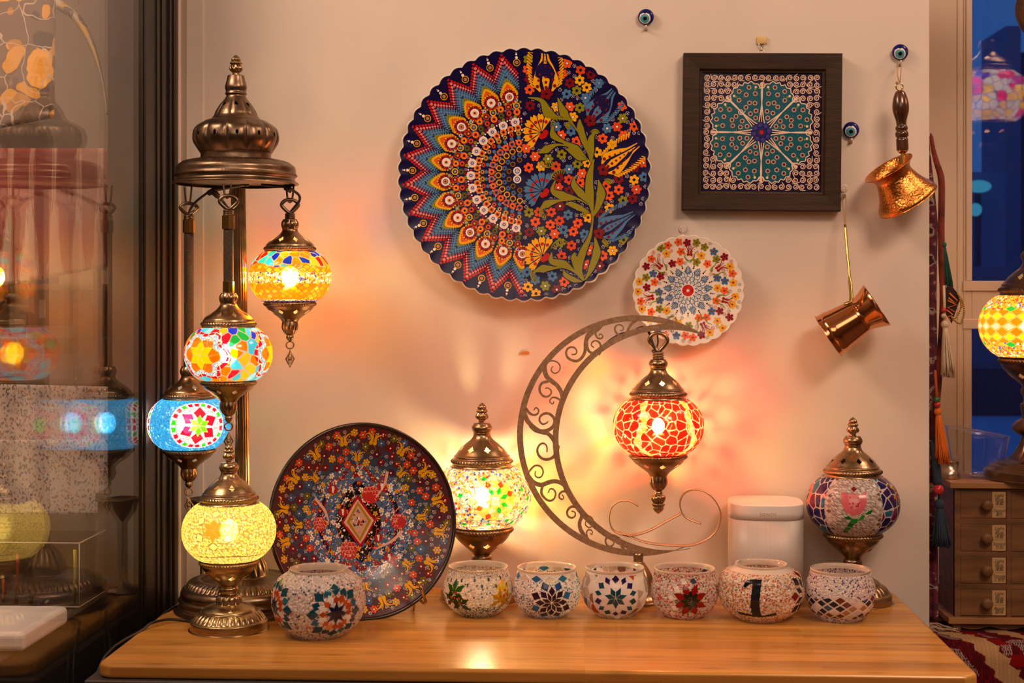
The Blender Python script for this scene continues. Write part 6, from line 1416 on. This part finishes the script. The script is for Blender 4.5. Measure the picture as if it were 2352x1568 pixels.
def kilim(x0, x1, yf, yb, bz):
    """cloth over the bench: flat top then a drape over the front edge, weave and figures as colour"""
    prof = [(yb, bz)]; prof += [(yf+.035, bz)]; r = .03
    for i in range(9): a = PI/2*i/8; prof.append((yf+r-r*math.sin(a)+.0, bz-r+r*math.cos(a)))
    prof.append((yf-.004, bz-.30)); P = np.array(prof); cl = np.concatenate([[0], np.cumsum(np.hypot(*np.diff(P, axis=0).T))])
    NXc, NS = 520, 420; s = np.linspace(0, cl[-1], NS); Y = np.interp(s, cl, P[:, 0]); Zz = np.interp(s, cl, P[:, 1]); X = np.linspace(x0, x1, NXc)
    XX, SS = np.meshgrid(X, s); YY = np.repeat(Y[:, None], NXc, 1); ZZ = np.repeat(Zz[:, None], NXc, 1); ZZ = ZZ+.0012*np.sin(XX*90)*np.clip((SS-.2)*3, 0, 1)
    # photograph-independent layout: u to the right, v down the drape, both in centimetres from the front edge
    s_edge = cl[1]; u = (XX-x0)*100; v = (SS-s_edge)*100
    mar, drk, red, gry, bei = [np.array(C(c)) for c in ('#5e1420', '#2a0a12', '#8a1218', '#b4a8a2', '#c8a074')]
    c = np.zeros(XX.shape+(3,)); c[:] = mar; st = (np.mod(u*5.2, 1) < .5); c[st] = drk*.7+mar*.3; rr_ = hsh(np.floor(u*5.2), np.floor(v*1.2), 3); c[(rr_ > .8)] = red*.8
    dash = (np.mod(u*4.4, 1) < .55) & (np.mod(v*4.0+.5*np.mod(np.floor(u*4.4), 2), 1) < .7)
    w = u-7.2*0
    def hook(a, b, sc):
        xa, yb_ = (u-a)/sc, (v-b)/sc
        step = lambda k: np.floor(k*3)/3
        body = (np.abs(xa-.0-step(yb_*.8)) < 1.1) & (yb_ > 0) & (yb_ < 4.2); head = (np.abs(xa+1.8) < .8) & (yb_ > .3+np.abs(xa+1.8)) & (yb_ < 2.6); bridge = (xa > -2.6) & (xa < .4) & (yb_ > .2+.3*np.abs(xa+1)) & (yb_ < 1.1); return body | head | bridge
    for a, b, sc in ((3.6, .3, 1.), (8.2, 3.0, 1.15), (6.2, -3.5, 1.), (1.0, 4.5, 1.), (20, 1, 1.2), (26, 4, 1.2), (32, 0, 1.2), (14, -4, .8)):
        c[hook(a, b, sc) & dash] = gry
    zig = 9.6+.75*v+1.0*np.abs(np.mod(v, 2.2)/2.2-.5)*2; be = (u > zig) & (u < zig+4.6-.3*np.mod(v, 2.2)) & (v > -6)
    tex = (np.mod(u*3.2+np.floor(v*3.2)*.5, 1) < .62)[..., None]; c[be] = np.where(tex, bei, bei*.66)[be]
    zig2 = zig+11; c[(u > zig2) & (u < zig2+4)] = bei*.8
    z3 = (u > zig+4.6) & (u < zig+7) & (np.mod(v, 4) < 2); c[z3] = red
    V = np.stack([XX, YY, ZZ], -1).reshape(-1, 3); i = np.arange(NS-1)[:, None]; k = np.arange(NXc-1)[None]; Fc = np.stack([i*NXc+k, (i+1)*NXc+k, (i+1)*NXc+k+1, i*NXc+k+1], -1).reshape(-1, 4)
    o = mesh_obj('kilim_cloth', V, Fc, pbr('woven_wool', attr=True, rough=.95, spec=.1, bump=(700, .6)), None, True, col=c.reshape(-1, 3)); so = o.modifiers.new('solid', 'SOLIDIFY'); so.thickness = .004; so.offset = 1
    tag(o, 'dark red woven kilim cloth with grey hooks and a beige zigzag, draped over the bench', 'cloth')
    rg = random.Random(4); m = MB()
    for i in range(16):
        a = W(2134, 1430+rg.uniform(0, 18), 2.62); b = W(2203-i*2.2, 1452-rg.uniform(0, 10), 2.66); mid = a.lerp(b, .5)+Vector((0, rg.uniform(-.01, .01), rg.uniform(-.002, .006)))
        for q in (a, b, mid): q.z = max(q.z, bz+.004)
        m.tube(smooth_pts([a, a.lerp(mid, .5)+Vector((0, 0, rg.uniform(0, .004))), mid, mid.lerp(b, .5)+Vector((0, 0, rg.uniform(0, .003))), b], 4), .0011, 6)
    o = m.build('fringe', pbr('undyed_wool_yarn', (.50, .36, .26), .9)); tag(o, 'bundle of undyed twisted fringe lying at the left edge of the kilim cloth', 'fringe', kind='stuff')
def tassel(name, label, col, pts, bead=None, wid=.012, d=2.5, nst=70, seed=1, knot=True, wrap=None):
    """pts: (px,py) cord top, knot, skirt end"""
    top, kn, end = [W(x, y, d) for x, y in pts]; t = thing(name, label, 'tassel', top); rg = random.Random(seed); mat = pbr(name+'_yarn', col, .85)
    m = MB(); m.tube([Vector((0, 0, 0)), kn-top], .0022, 8); m.build('cord', wrap or mat, t)
    m = MB(); dr = (end-kn); r0 = wid*.42; m.ball(kn-top, wid*.55, 8, (1, 1, 1.1))
    for i in range(nst):
        a = rg.uniform(0, 2*PI); q = math.sqrt(rg.random()); x, y = math.cos(a)*q, math.sin(a)*q
        l = rg.uniform(.9, 1.05); P_ = []
        for j in range(5):
            u = j/4; f = r0*(.5+.5*u**.5)+(wid-r0)*u; P_.append(kn-top+Vector((dr.x*u*l+x*f, dr.y*u*l+y*f, dr.z*u*l-.0)))
        m.tube(P_, wid*.085, 5)
    m.build('skirt', mat, t)
    if bead:
        for (bx, by, r, c) in bead:
            q = W(bx, by, d-.004)-top; b = MB(); b.ball(q, r, 12); b.build('bead', c, t)
    return t
def textiles():
    d = 2.47
    # folded carpet hanging just behind the wall end
    m, nt = newmat('striped_rug'); out = N(nt, 'ShaderNodeOutputMaterial'); p = N(nt, 'ShaderNodeBsdfPrincipled', Roughness=.95); L(nt, p, 0, out, 0)
    tc = N(nt, 'ShaderNodeTexCoord'); sp = N(nt, 'ShaderNodeSeparateXYZ'); L(nt, tc, 'Object', sp, 0)
    n1 = N(nt, 'ShaderNodeTexNoise', Scale=1.0, Detail=2.0); mp = N(nt, 'ShaderNodeMapping'); mp.inputs['Scale'].default_value = (40, 3, 60); L(nt, tc, 'Object', mp, 0); L(nt, mp, 0, n1, 'Vector')
    cr = N(nt, 'ShaderNodeValToRGB'); L(nt, n1, 'Fac', cr, 0); cr.color_ramp.interpolation = 'CONSTANT'; e = cr.color_ramp.elements; e[0].color = (.075, .012, .03, 1); e[1].position = .56; e[1].color = (.34, .25, .24, 1); x = e.new(.47); x.color = (.14, .02, .045, 1); x = e.new(.64); x.color = (.05, .012, .02, 1); L(nt, cr, 0, p, 'Base Color')
    V = []; rows = 60; zt_, zb_ = W(2138, 310, d).z, W(2138, 1430, d).z
    for i in range(rows+1):
        u = i/rows; z = zt_+(zb_-zt_)*u; py = 310+1120*u; w = min(1, u*5.5)
        xr = W(2137+23*w+2*math.sin(u*14), py, d).x if py < 900 else W(max(2150, 2160-(py-900)*.06), py, d).x
        xl = W(2118, py, d).x
        for k in range(9): f = k/8; V.append((xl+(xr-xl)*f, d-2.4+.02*math.sin(f*7+u*3)*.5+.01*f, z))
    t = thing('hanging_rug', "narrow maroon and white rug with a dark red edge, hanging behind the wall's end", 'rug', (W(2145, 900, d).x, d-2.4, zb_))
    Fc = [(i*9+k, (i+1)*9+k, (i+1)*9+k+1, i*9+k+1) for i in range(rows) for k in range(8)]
    o = mesh_obj('woven_panel', [(a-t.location.x, b-t.location.y, c-t.location.z) for a, b, c in V], Fc, m, t); so = o.modifiers.new('s', 'SOLIDIFY'); so.thickness = .006
    mb = MB(); edge = [(2138, 306), (2143, 340), (2151, 372), (2161, 405), (2163, 440), (2162, 520), (2163, 600), (2166, 680), (2163, 760), (2158, 840), (2154, 900), (2148, 960), (2144, 1010)]
    mb.tube([W(x, y, d-.012)-t.location for x, y in smooth_pts(edge, 4)], [.001]+[.003+.0026*min(1, i/12) for i in range(1, 49)], 10); mb.build('rolled_edge', pbr('red_green_binding', (.17, .025, .015), .9, noise=(28, .9)), t)
    red = pbr('red_glazed_bead', (.55, .02, .03), .2, coat=.5); grn = pbr('green_glazed_bead', (.02, .14, .04), .2, coat=.5); cream = pbr('cream_yarn_wrap', (.62, .50, .36), .85)
    tassel('yarn_tassel', 'dark green wool tassel hanging beside the rug above the woven patch', (.02, .10, .065), [(2163, 545), (2168, 562), (2178, 660)], wid=.008, d=2.455, seed=2, nst=40)
    tassel('yarn_tassel', 'long cream silk tassel with a red bead, hanging below the woven patch', (.66, .53, .36), [(2168, 655), (2170, 745), (2177, 862)], [(2168, 712, .0042, red), (2167, 725, .004, cream)], .0115, 2.44, 90, 3)
    tassel('yarn_tassel', 'bright orange wool tassel with a green and a red bead, hanging above the metal tin', (.75, .17, .01), [(2148, 850), (2154, 945), (2166, 1062)], [(2151, 918, .005, grn), (2153, 929, .005, red)], .0115, 2.44, 80, 4, wrap=pbr('orange_cord', (.45, .09, .01), .9))
    tassel('yarn_tassel', "navy blue wool tassel below a red bead, hanging before the drawer cabinet", (.022, .04, .075), [(2146, 1000), (2158, 1158), (2162, 1252)], [(2155, 1124, .009, red)], .0155, 2.45, 110, 5)
    q = MB(); ta = W(2146, 1005, 2.45); q.tube(smooth_pts([W(2142, 1000, 2.46), W(2147, 1030, 2.45), W(2150, 1070, 2.45), W(2154, 1112, 2.45)], 5), [.004]*3+[.0075]*13, 12)
    o = q.build('navy_cord', pbr('navy_wool_cord', (.025, .045, .08), .9, bump=(300, .8))); tag(o, 'thick navy wool cord above the spotted red bead', 'cord')
    # woven diamond patch with zigzag
    c = W(2177, 705, 2.45); t = thing('woven_patch', 'small black woven patch with an orange zigzag, hanging beside the rug', 'ornament', c); k = PX(2.45, 2177)
    Q = lambda x, y: ((x-2177)*k, -(y-705)*k); pl = [Q(*a) for a in ((2170, 662), (2185, 655), (2206, 682), (2186, 742), (2174, 722), (2170, 700))]
    mb = MB(); n = len(pl); mb.add([(x, 0, z) for x, z in pl]+[(x, .003, z) for x, z in pl], [tuple(range(n))[::-1], tuple(range(n, 2*n))]+[(i, (i+1) % n, n+(i+1) % n, n+i) for i in range(n)]); mb.build('patch', pbr('black_weave', (.03, .012, .012), .9, bump=(400, .7)), t, smooth=False)
    mb = MB()
    for pts in ([(2180, 673), (2198, 690), (2194, 697), (2178, 684)], [(2176, 690), (2196, 700), (2176, 706), (2192, 716)], [(2174, 712), (2188, 722), (2176, 728), (2184, 736)]): mb.tube([(Q(*a)[0], -.001, Q(*a)[1]) for a in pts], .0014, 6)
    mb.build('zigzag', pbr('orange_weave', (.75, .20, .03), .9), t)
    mb = MB(); rg = random.Random(6)
    for lp in ([(2200, 675), (2212, 695), (2214, 720), (2206, 742), (2192, 735), (2186, 728)], [(2204, 682), (2208, 705), (2196, 728), (2188, 730)]):
        for a in smooth_pts(lp, 6): w_ = W(a[0], a[1], 2.445); mb.ball(w_-W(2205, 700, 2.445), .0019, 5)
    t2 = thing('bead_strand', 'loops of small golden beads beside the woven patch', 'beads', W(2205, 700, 2.445)); mb.build('beads', pbr('golden_beads', (.45, .26, .06), .25, .4), t2)['kind'] = 'stuff'
XR = W(2135, 700, 2.4).x
# ---------------------------------------------------------------- what stands behind the shop glass on the left
def sheet(name, mat, corners, parent=None, thick=.003, nx=24, nz=24, bulge=0., phase=0.):
    """curved sheet through four (px,py,d) corners: TL, TR, BR, BL"""
    A = [W(*c) for c in corners]; V = []
    for i in range(nz+1):
        for k in range(nx+1):
            u, v = k/nx, i/nz; p = (A[0]*(1-u)+A[1]*u)*(1-v)+(A[3]*(1-u)+A[2]*u)*v
            p = p+Vector((0, -bulge*math.sin(PI*u+phase), 0)); V.append(p)
    o0 = A[3].copy(); n = nx+1; Fc = [(i*n+k, (i+1)*n+k, (i+1)*n+k+1, i*n+k+1) for i in range(nz) for k in range(nx)]
    o = mesh_obj(name, [tuple(v-o0) for v in V], Fc, mat, parent); o.location = o0; s = o.modifiers.new('s', 'SOLIDIFY'); s.thickness = thick; s.offset = -1; return o
def marble_mat(name, base, blobs, scale, vein):
    m, nt = newmat(name); out = N(nt, 'ShaderNodeOutputMaterial'); p = N(nt, 'ShaderNodeBsdfPrincipled', Roughness=.7); L(nt, p, 0, out, 0); tc = N(nt, 'ShaderNodeTexCoord')
    nz = N(nt, 'ShaderNodeTexNoise', Scale=scale*.6, Detail=2.0); L(nt, tc, 'Object', nz, 'Vector'); mx = N(nt, 'ShaderNodeMix', data_type='VECTOR'); mx.inputs[0].default_value = .06; nt.links.new(tc.outputs['Object'], mx.inputs[4]); nt.links.new(nz.outputs['Color'], mx.inputs[5])
    v = N(nt, 'ShaderNodeTexVoronoi', Scale=scale); nt.links.new(mx.outputs[1], v.inputs['Vector']); th = N(nt, 'ShaderNodeMath', operation='LESS_THAN'); th.inputs[1].default_value = .52; L(nt, v, 'Distance', th, 0)
    cr = N(nt, 'ShaderNodeValToRGB'); cr.color_ramp.interpolation = 'CONSTANT'; sep = N(nt, 'ShaderNodeSeparateColor'); L(nt, v, 'Color', sep, 0); L(nt, sep, 0, cr, 0)
    e = cr.color_ramp.elements; e[0].color = col4(blobs[0]); e[1].position = .55; e[1].color = col4(blobs[1]); 
    for pos, c in ((.8, blobs[2]), (.92, blobs[3])): x = e.new(pos); x.color = col4(c)
    v2 = N(nt, 'ShaderNodeTexVoronoi', Scale=scale*.8); v2.feature = 'DISTANCE_TO_EDGE'; nt.links.new(mx.outputs[1], v2.inputs['Vector']); t2 = N(nt, 'ShaderNodeMath', operation='LESS_THAN'); t2.inputs[1].default_value = .018; L(nt, v2, 'Distance', t2, 0)
    a = mixc(nt, th.outputs[0], tuple(base), cr.outputs[0]); nt.links.new(mixc(nt, t2.outputs[0], a, tuple(vein)), p.inputs['Base Color']); return m
def flame_mat():
    m, nt = newmat('combed_marble_paper'); out = N(nt, 'ShaderNodeOutputMaterial'); p = N(nt, 'ShaderNodeBsdfPrincipled', Roughness=.7); L(nt, p, 0, out, 0); tc = N(nt, 'ShaderNodeTexCoord')
    sp = N(nt, 'ShaderNodeSeparateXYZ'); L(nt, tc, 'Object', sp, 0); nz = N(nt, 'ShaderNodeTexNoise', Scale=5.0, Detail=2.0); mp = N(nt, 'ShaderNodeMapping'); mp.inputs['Scale'].default_value = (2, 1, .8); L(nt, tc, 'Object', mp, 0); L(nt, mp, 0, nz, 'Vector')
    ph = N(nt, 'ShaderNodeMath', operation='MULTIPLY_ADD'); L(nt, nz, 'Fac', ph, 0); ph.inputs[1].default_value = 5.; fx = N(nt, 'ShaderNodeMath', operation='MULTIPLY'); L(nt, sp, 0, fx, 0); fx.inputs[1].default_value = 150.; L(nt, fx, 0, ph, 2)
    s = N(nt, 'ShaderNodeMath', operation='SINE'); L(nt, ph, 0, s, 0); zz = N(nt, 'ShaderNodeMapRange'); L(nt, sp, 2, zz, 'Value'); zz.inputs['From Min'].default_value = .0; zz.inputs['From Max'].default_value = .17; zz.inputs['To Min'].default_value = -.95; zz.inputs['To Max'].default_value = .95
    ad = N(nt, 'ShaderNodeMath', operation='ADD'); L(nt, s, 0, ad, 0); L(nt, zz, 0, ad, 1)
    n2 = N(nt, 'ShaderNodeTexNoise', Scale=1.0, Detail=1.0); m2 = N(nt, 'ShaderNodeMapping'); m2.inputs['Scale'].default_value = (260, 1, 7); L(nt, tc, 'Object', m2, 0); L(nt, m2, 0, n2, 'Vector'); a2 = N(nt, 'ShaderNodeMath', operation='MULTIPLY_ADD'); L(nt, n2, 'Fac', a2, 0); a2.inputs[1].default_value = 1.1; L(nt, ad, 0, a2, 2)
    cr = N(nt, 'ShaderNodeValToRGB'); mr = N(nt, 'ShaderNodeMapRange'); mr.inputs['From Min'].default_value = -1.2; mr.inputs['From Max'].default_value = 2.4; L(nt, a2, 0, mr, 0); L(nt, mr, 0, cr, 0); e = cr.color_ramp.elements; e[0].color = (.62, .48, .36, 1); e[0].position = .42; e[1].position = .62; e[1].color = (.30, .065, .05, 1)
    for pos, c in ((.47, (.45, .12, .07)), (.50, (.60, .44, .33)), (.54, (.42, .09, .06))): x = e.new(pos); x.color = col4(c)
    L(nt, cr, 0, p, 'Base Color'); return m
def terrazzo():
    m, nt = newmat('speckled_paper'); out = N(nt, 'ShaderNodeOutputMaterial'); p = N(nt, 'ShaderNodeBsdfPrincipled', Roughness=.7); L(nt, p, 0, out, 0); tc = N(nt, 'ShaderNodeTexCoord'); mp = N(nt, 'ShaderNodeMapping'); mp.inputs['Scale'].default_value = (1.3, 1, .95); L(nt, tc, 'Object', mp, 0)
    v = N(nt, 'ShaderNodeTexVoronoi', Scale=300.0); L(nt, mp, 0, v, 'Vector'); sep = N(nt, 'ShaderNodeSeparateColor'); L(nt, v, 'Color', sep, 0); cr = N(nt, 'ShaderNodeValToRGB'); cr.color_ramp.interpolation = 'CONSTANT'; L(nt, sep, 0, cr, 0); e = cr.color_ramp.elements; e[0].color = (.50, .43, .40, 1); e[1].position = .70; e[1].color = (.13, .10, .10, 1)
    for pos, c in ((.78, (.06, .07, .11)), (.84, (.25, .18, .14)), (.90, (.10, .18, .26)), (.94, (.40, .10, .04)), (.96, (.55, .30, .04)), (.98, (.5, .43, .4))): x = e.new(pos); x.color = col4(c)
    L(nt, cr, 0, p, 'Base Color'); return m
def left_side():
    brn = pbr('brown_display_panel', (.17, .105, .07), .5); pale = pbr('pale_edge_strip', (.80, .68, .62), .5); dk = M['black_wood']
    XG = -.72
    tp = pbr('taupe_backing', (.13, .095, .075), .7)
    # jamb and pale strip beyond the glass
    a, b = W(262, 700, 2.42), W(314, 700, 2.42); struct(boxo('trim_4', a.x, XG-.0+.0, 2.42-2.4, .05, -.75, 2.0, brn))
    a, b = W(248, 700, 2.40), W(262, 700, 2.40); struct(boxo('trim_5', a.x, b.x, .0, .045, -.75, 2.0, pale))
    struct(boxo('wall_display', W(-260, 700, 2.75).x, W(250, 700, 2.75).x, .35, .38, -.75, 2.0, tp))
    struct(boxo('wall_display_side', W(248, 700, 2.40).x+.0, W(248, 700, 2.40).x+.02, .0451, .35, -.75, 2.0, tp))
    yl = marble_mat('yellow_marbled_paper', (.13, .075, .05), [C('#e09a08'), C('#b87808'), C('#f0a818'), C('#1a0c08')], 30., (.55, .42, .34))
    o = sheet('marbled_paper', yl, [(-190, -60, 2.15), (126, -60, 2.10), (124, 270, 2.10), (-190, 345, 2.15)], bulge=.02); tag(o, 'brown paper with yellow marbled blobs, hanging at the top left behind the glass', 'paper')
    # curling second paper
    V = []; n = 40; outer = smooth_pts([(128, -10), (175, 25), (210, 80), (232, 150), (243, 220), (247, 262)], 8); inner = smooth_pts([(128, 20), (165, 45), (198, 95), (222, 150), (240, 215), (246, 262)], 8); d = 2.28; V = []; inner = inner[:len(outer)]
    for (a_, b_) in zip(outer, inner):
        for k in range(5): f = k/4; V.append(W(a_[0]*(1-f)+b_[0]*f, (a_[1]-(50 if 0 else 0))*(1-f)+b_[1]*f, d-.012*math.sin(PI*f)))
    V0 = [(v.x, v.y, v.z) for v in V]; Fc = [(i*5+k, i*5+k+1, (i+1)*5+k+1, (i+1)*5+k) for i in range(len(outer)-1) for k in range(4)]
    # the curl widens towards the top edge of the frame
    o = mesh_obj('marbled_paper', V0, Fc, marble_mat('cream_marbled_paper', (.42, .34, .24), [C('#c8a020'), C('#b08828'), C('#3a3040'), C('#2a2030')], 34., (.5, .42, .3))); s = o.modifiers.new('s', 'SOLIDIFY'); s.thickness = .002; tag(o, 'curled strip of cream and yellow marbled paper beside the pale upright edge', 'paper')
    o = sheet('marbled_paper', flame_mat(), [(-150, 340, 2.42), (247, 340, 2.36), (247, 611, 2.36), (-150, 690, 2.42)], bulge=.0); tag(o, 'red and cream combed marbled paper hanging in the middle behind the shop glass', 'paper')
    for ox, q in ((W(30, -60, 2.11), -60), (W(180, 10, 2.27), 10)):
        m = MB(); m.tube([(0, 0, 0), (0, 0, 2.0-ox.z)], .0006, 5); o = m.build('hanging_thread', M['black']); o.location = ox; o2 = [a for a in bpy.data.objects if a.name.startswith('marbled_paper')][0 if q < 0 else 1]; o.parent = o2; o.location = ox-o2.location
    tz = terrazzo()
    o = sheet('speckled_paper', tz, [(-150, 1010, 2.44), (249, 1010, 2.38), (250, 1181, 2.38), (-150, 1181, 2.44)]); tag(o, 'lower sheet of white paper speckled with dark flecks, above the acrylic box', 'paper')
    o = sheet('speckled_paper', tz, [(-150, 878, 2.47), (249, 888, 2.42), (249, 1060, 2.42), (-150, 1060, 2.47)]); tag(o, 'upper sheet of speckled paper tucked behind the lower one, under the shelf', 'paper')
    # shelf with boxes
    sh = thing('display_shelf', 'blurred brown shelf holding books and boxes behind the shop glass', 'shelf', W(120, 872, 2.62)); b0 = sh.location
    def bx(px0, px1, py0, py1, d, mat, name, par=None, dep=.05):
        a, b = W(px0, py0, d), W(px1, py1, d); m = MB(); m.box(a.x, b.x, a.y, a.y+dep, b.z, a.z); o = m.build(name, mat, par, smooth=False)
        if par: o.location = -par.location
        return o
    sw = pbr('shelf_board', (.24, .14, .07), .6); bk = pbr('shelf_back', (.27, .17, .10), .7)
    bx(-250, 249, 620, 880, 2.70, bk, 'back_panel', sh, .02); bx(-250, 249, 653, 665, 2.60, sw, 'board', sh, .10); bx(-250, 249, 776, 786, 2.60, sw, 'board', sh, .10); bx(-250, 249, 872, 880, 2.60, sw, 'board', sh, .10); bx(214, 229, 615, 860, 2.585, M['black'], 'upright', sh, .012)
    for (a, b, c_, e, col, lab) in ((66, 83, 667, 776, (.20, .045, .02), 'dark red book spine upright on the blurred shelf'), (84, 112, 660, 776, (.03, .025, .025), 'black book with a white label on the blurred shelf'), (112, 135, 668, 776, (.20, .11, .05), 'brown box beside the black book on the blurred shelf'), (136, 165, 666, 776, (.36, .12, .05), 'rust coloured box on the blurred shelf'), (167, 212, 690, 776, (.25, .16, .10), 'wide tan box on the blurred shelf'),
                                    (60, 170, 812, 872, (.28, .19, .14), 'flat pale box on the lower blurred shelf'), (172, 212, 825, 872, (.2, .13, .09), 'small brown box on the lower blurred shelf'), (20, 60, 700, 776, (.12, .11, .10), 'grey box at the left of the blurred shelf')):
        o = bx(a, b, c_, e, 2.62, pbr('book_cover', col, .6), 'book' if 'book' in lab else 'box', None, .05); tag(o, lab, 'book' if 'book' in lab else 'box', 'books and boxes on the blurred shelf')
        if lab.startswith('black'):
            q = bx(90, 104, 688, 730, 2.618, pbr('white_label', (.5, .45, .42), .6), 'label_card', None, .002); q.parent = o
    o = bx(60, 172, 747, 776, 2.600, pbr('white_cable_tray', (.46, .36, .29), .5), 'tray', None, .015); tag(o, 'pale flat tray lying across the front of the blurred shelf', 'tray')
    o = bx(66, 112, 636, 652, 2.600, pbr('blue_box', (.03, .04, .14), .5), 'box', None, .05); tag(o, 'small dark blue box on top of the blurred shelf', 'box', 'books and boxes on the blurred shelf')
    # counter, acrylic box, tray, block imitating a reflection
    zc = .033; ct = boxo('counter', -1.7, -.722, -1.0, .34, -.75, zc-.002, pbr('black_counter', (.03, .022, .018), .35)); tag(ct, 'long black counter behind the shop glass', 'counter')
    xr, xl, ya, yb = -.727, -1.10, 2.056-2.4, 2.17-2.4; zt = .127
    t = thing('acrylic_box', 'clear acrylic box with coloured sticks standing on the black counter behind the glass', 'box', ((xl+xr)/2, (ya+yb)/2, zc)); g = pane_mat('clear_acrylic_box', 1.45, 1.2, (.96, .95, .93)); m = MB(); w = .003; cx, cy = (xl+xr)/2, (ya+yb)/2
    for (x0, x1, y0, y1) in ((xl, xr, ya, ya+w), (xl, xr, yb-w, yb), (xl, xl+w, ya+w, yb-w), (xr-w, xr, ya+w, yb-w)): m.box(x0-cx, x1-cx, y0-cy, y1-cy, 0, zt-zc)
    m.build('side_walls', g, t, False); m = MB(); e = .0007
    for z in (zt-zc, .002): m.tube([(xl-cx, ya-cy, z), (xr-cx, ya-cy, z), (xr-cx, yb-cy, z)], e*1.4, 6)
    m.tube([(xr-cx, ya-cy, 0), (xr-cx, ya-cy, zt-zc)], e, 6); m.build('polished_edges', pbr('polished_acrylic_edge', (.6, .5, .42), .3), t)
    for i, (px, c_, y0, y1) in enumerate(((8, '#c85a28', 1330, 1400), (40, '#9a3028', 1270, 1398), (72, '#141014', 1366, 1402), (90, '#2a3a8a', 1396, 1402), (108, '#c8c8d0', 1378, 1402), (172, '#c8c010', 1262, 1396))):
        a, b = W(px, y0, 2.075), W(px-3, y1, 2.075); b.z = max(b.z, zc+.002); q = MB(); q.tube([a-a, (b-a)*.5+Vector((.002, 0, 0)), b-a], .0028, 8); o = q.build('glass_stick', pbr('coloured_stick', C(c_), .4)); o.location = a
        tag(o, ['orange', 'dark red', 'black', 'short blue', 'white', 'yellow'][i]+' glass stick leaning inside the clear acrylic box', 'stick', 'coloured sticks in the acrylic box')
    a, b = W(-120, 1450, 1.80), W(55, 1540, 1.80); t = thing('tray', 'white plastic tray with rounded corners at the lower left edge, behind the glass', 'tray', ((a.x+b.x)/2, a.y+.08, zc)); zt2 = a.z
    w_, h_ = (b.x-a.x)/2, .08; m = MB(); m.box(-w_, w_, -h_, h_, 0, zt2-zc); o = m.build('tray_body', M['white_pl'], t, False); bevel(o, .008, 4)
    # dark block imitating a reflection of the drawer cabinet, at the jamb's foot
    t = thing('reflection_block', "little black block with gold lines imitating a reflection at the foot of the jamb", 'cabinet', (-.745, -.08, zc)); z1 = W(290, 1132, 2.24).z-zc
    m = MB(); m.box(-.018, .018, -.08, .08, 0, z1-.01); m.build('body', M['black_wood'], t, False); m = MB(); m.box(-.020, .020, -.084, .084, z1-.01, z1); m.box(-.020, .020, -.084, .084, 0, .010); m.build('cornice', dk, t, False)
    m = MB(); 
    for z in (z1-.012, .012): m.box(-.0205, .0205, -.0845, -.0835, z-.0012, z+.0012)
    m.build('gold_line', M['gold'], t, False)
# ---------------------------------------------------------------- light and camera
def area(name, loc, target, size, power, color):
    l = bpy.data.lights.new(name, 'AREA'); l.size = size; l.energy = power; l.color = color; o = bpy.data.objects.new(name, l); link(o); o.location = loc
    o.rotation_euler = (Vector(target)-Vector(loc)).to_track_quat('-Z', 'Y').to_euler(); return o
def lights():
    warm = (1, .66, .46)
    area('ceiling_and_fill_light', (1.0, -1.9, 1.95), (0.1, -.1, .3), .7, 39, warm)
    area('ceiling_and_fill_light', (-.2, -3.2, 1.95), (-.1, -.8, .2), 1.6, 26, (1, .70, .52))
    area('ceiling_and_fill_light', (1.5, -.35, 1.95), (1.1, .3, .0), .4, 12, warm)
    area('ceiling_and_fill_light', (-1.35, -.9, 1.95), (-1.0, .1, .4), .7, 46, warm)  # unseen light added over the display to brighten the papers
    area('ceiling_and_fill_light', (-1.0, -1.45, 1.7), (-.95, .1, .5), .5, 5, warm)  # unseen light added below the ceiling to brighten the pale strip
    w = bpy.data.worlds.new('dusk_sky'); bpy.context.scene.world = w; w.use_nodes = True; nt = w.node_tree; nt.nodes.clear()
    out = N(nt, 'ShaderNodeOutputWorld'); b = N(nt, 'ShaderNodeBackground', Color=(.022, .085, .30, 1), Strength=.85); L(nt, b, 0, out, 0)
def camera():
    cd = bpy.data.cameras.new('camera'); cd.sensor_width = 36; cd.lens = F/2352*36; cd.shift_y = -(784-HY)/2352; cd.clip_start = .05; cd.dof.use_dof = True; cd.dof.focus_distance = 2.27; cd.dof.aperture_fstop = 11
    o = bpy.data.objects.new('camera', cd); link(o); o.location = (0, -2.4, HC); o.rotation_euler = (PI/2, 0, YAW); bpy.context.scene.camera = o
room(); table(); build_table_lamps(); floor_lamp(); moon_lamp(); big_plate(); small_plate(); standing_plate(); plate_easel(); framed_tile(); speaker(); wall_bits(); bowls(); dark_stand(); right_side(); left_side(); lights(); camera()
vs = bpy.context.scene.view_settings; vs.view_transform = 'Standard'; vs.look = 'None'; vs.gamma = 1; vs.exposure = 0.0; vs.use_curve_mapping = False
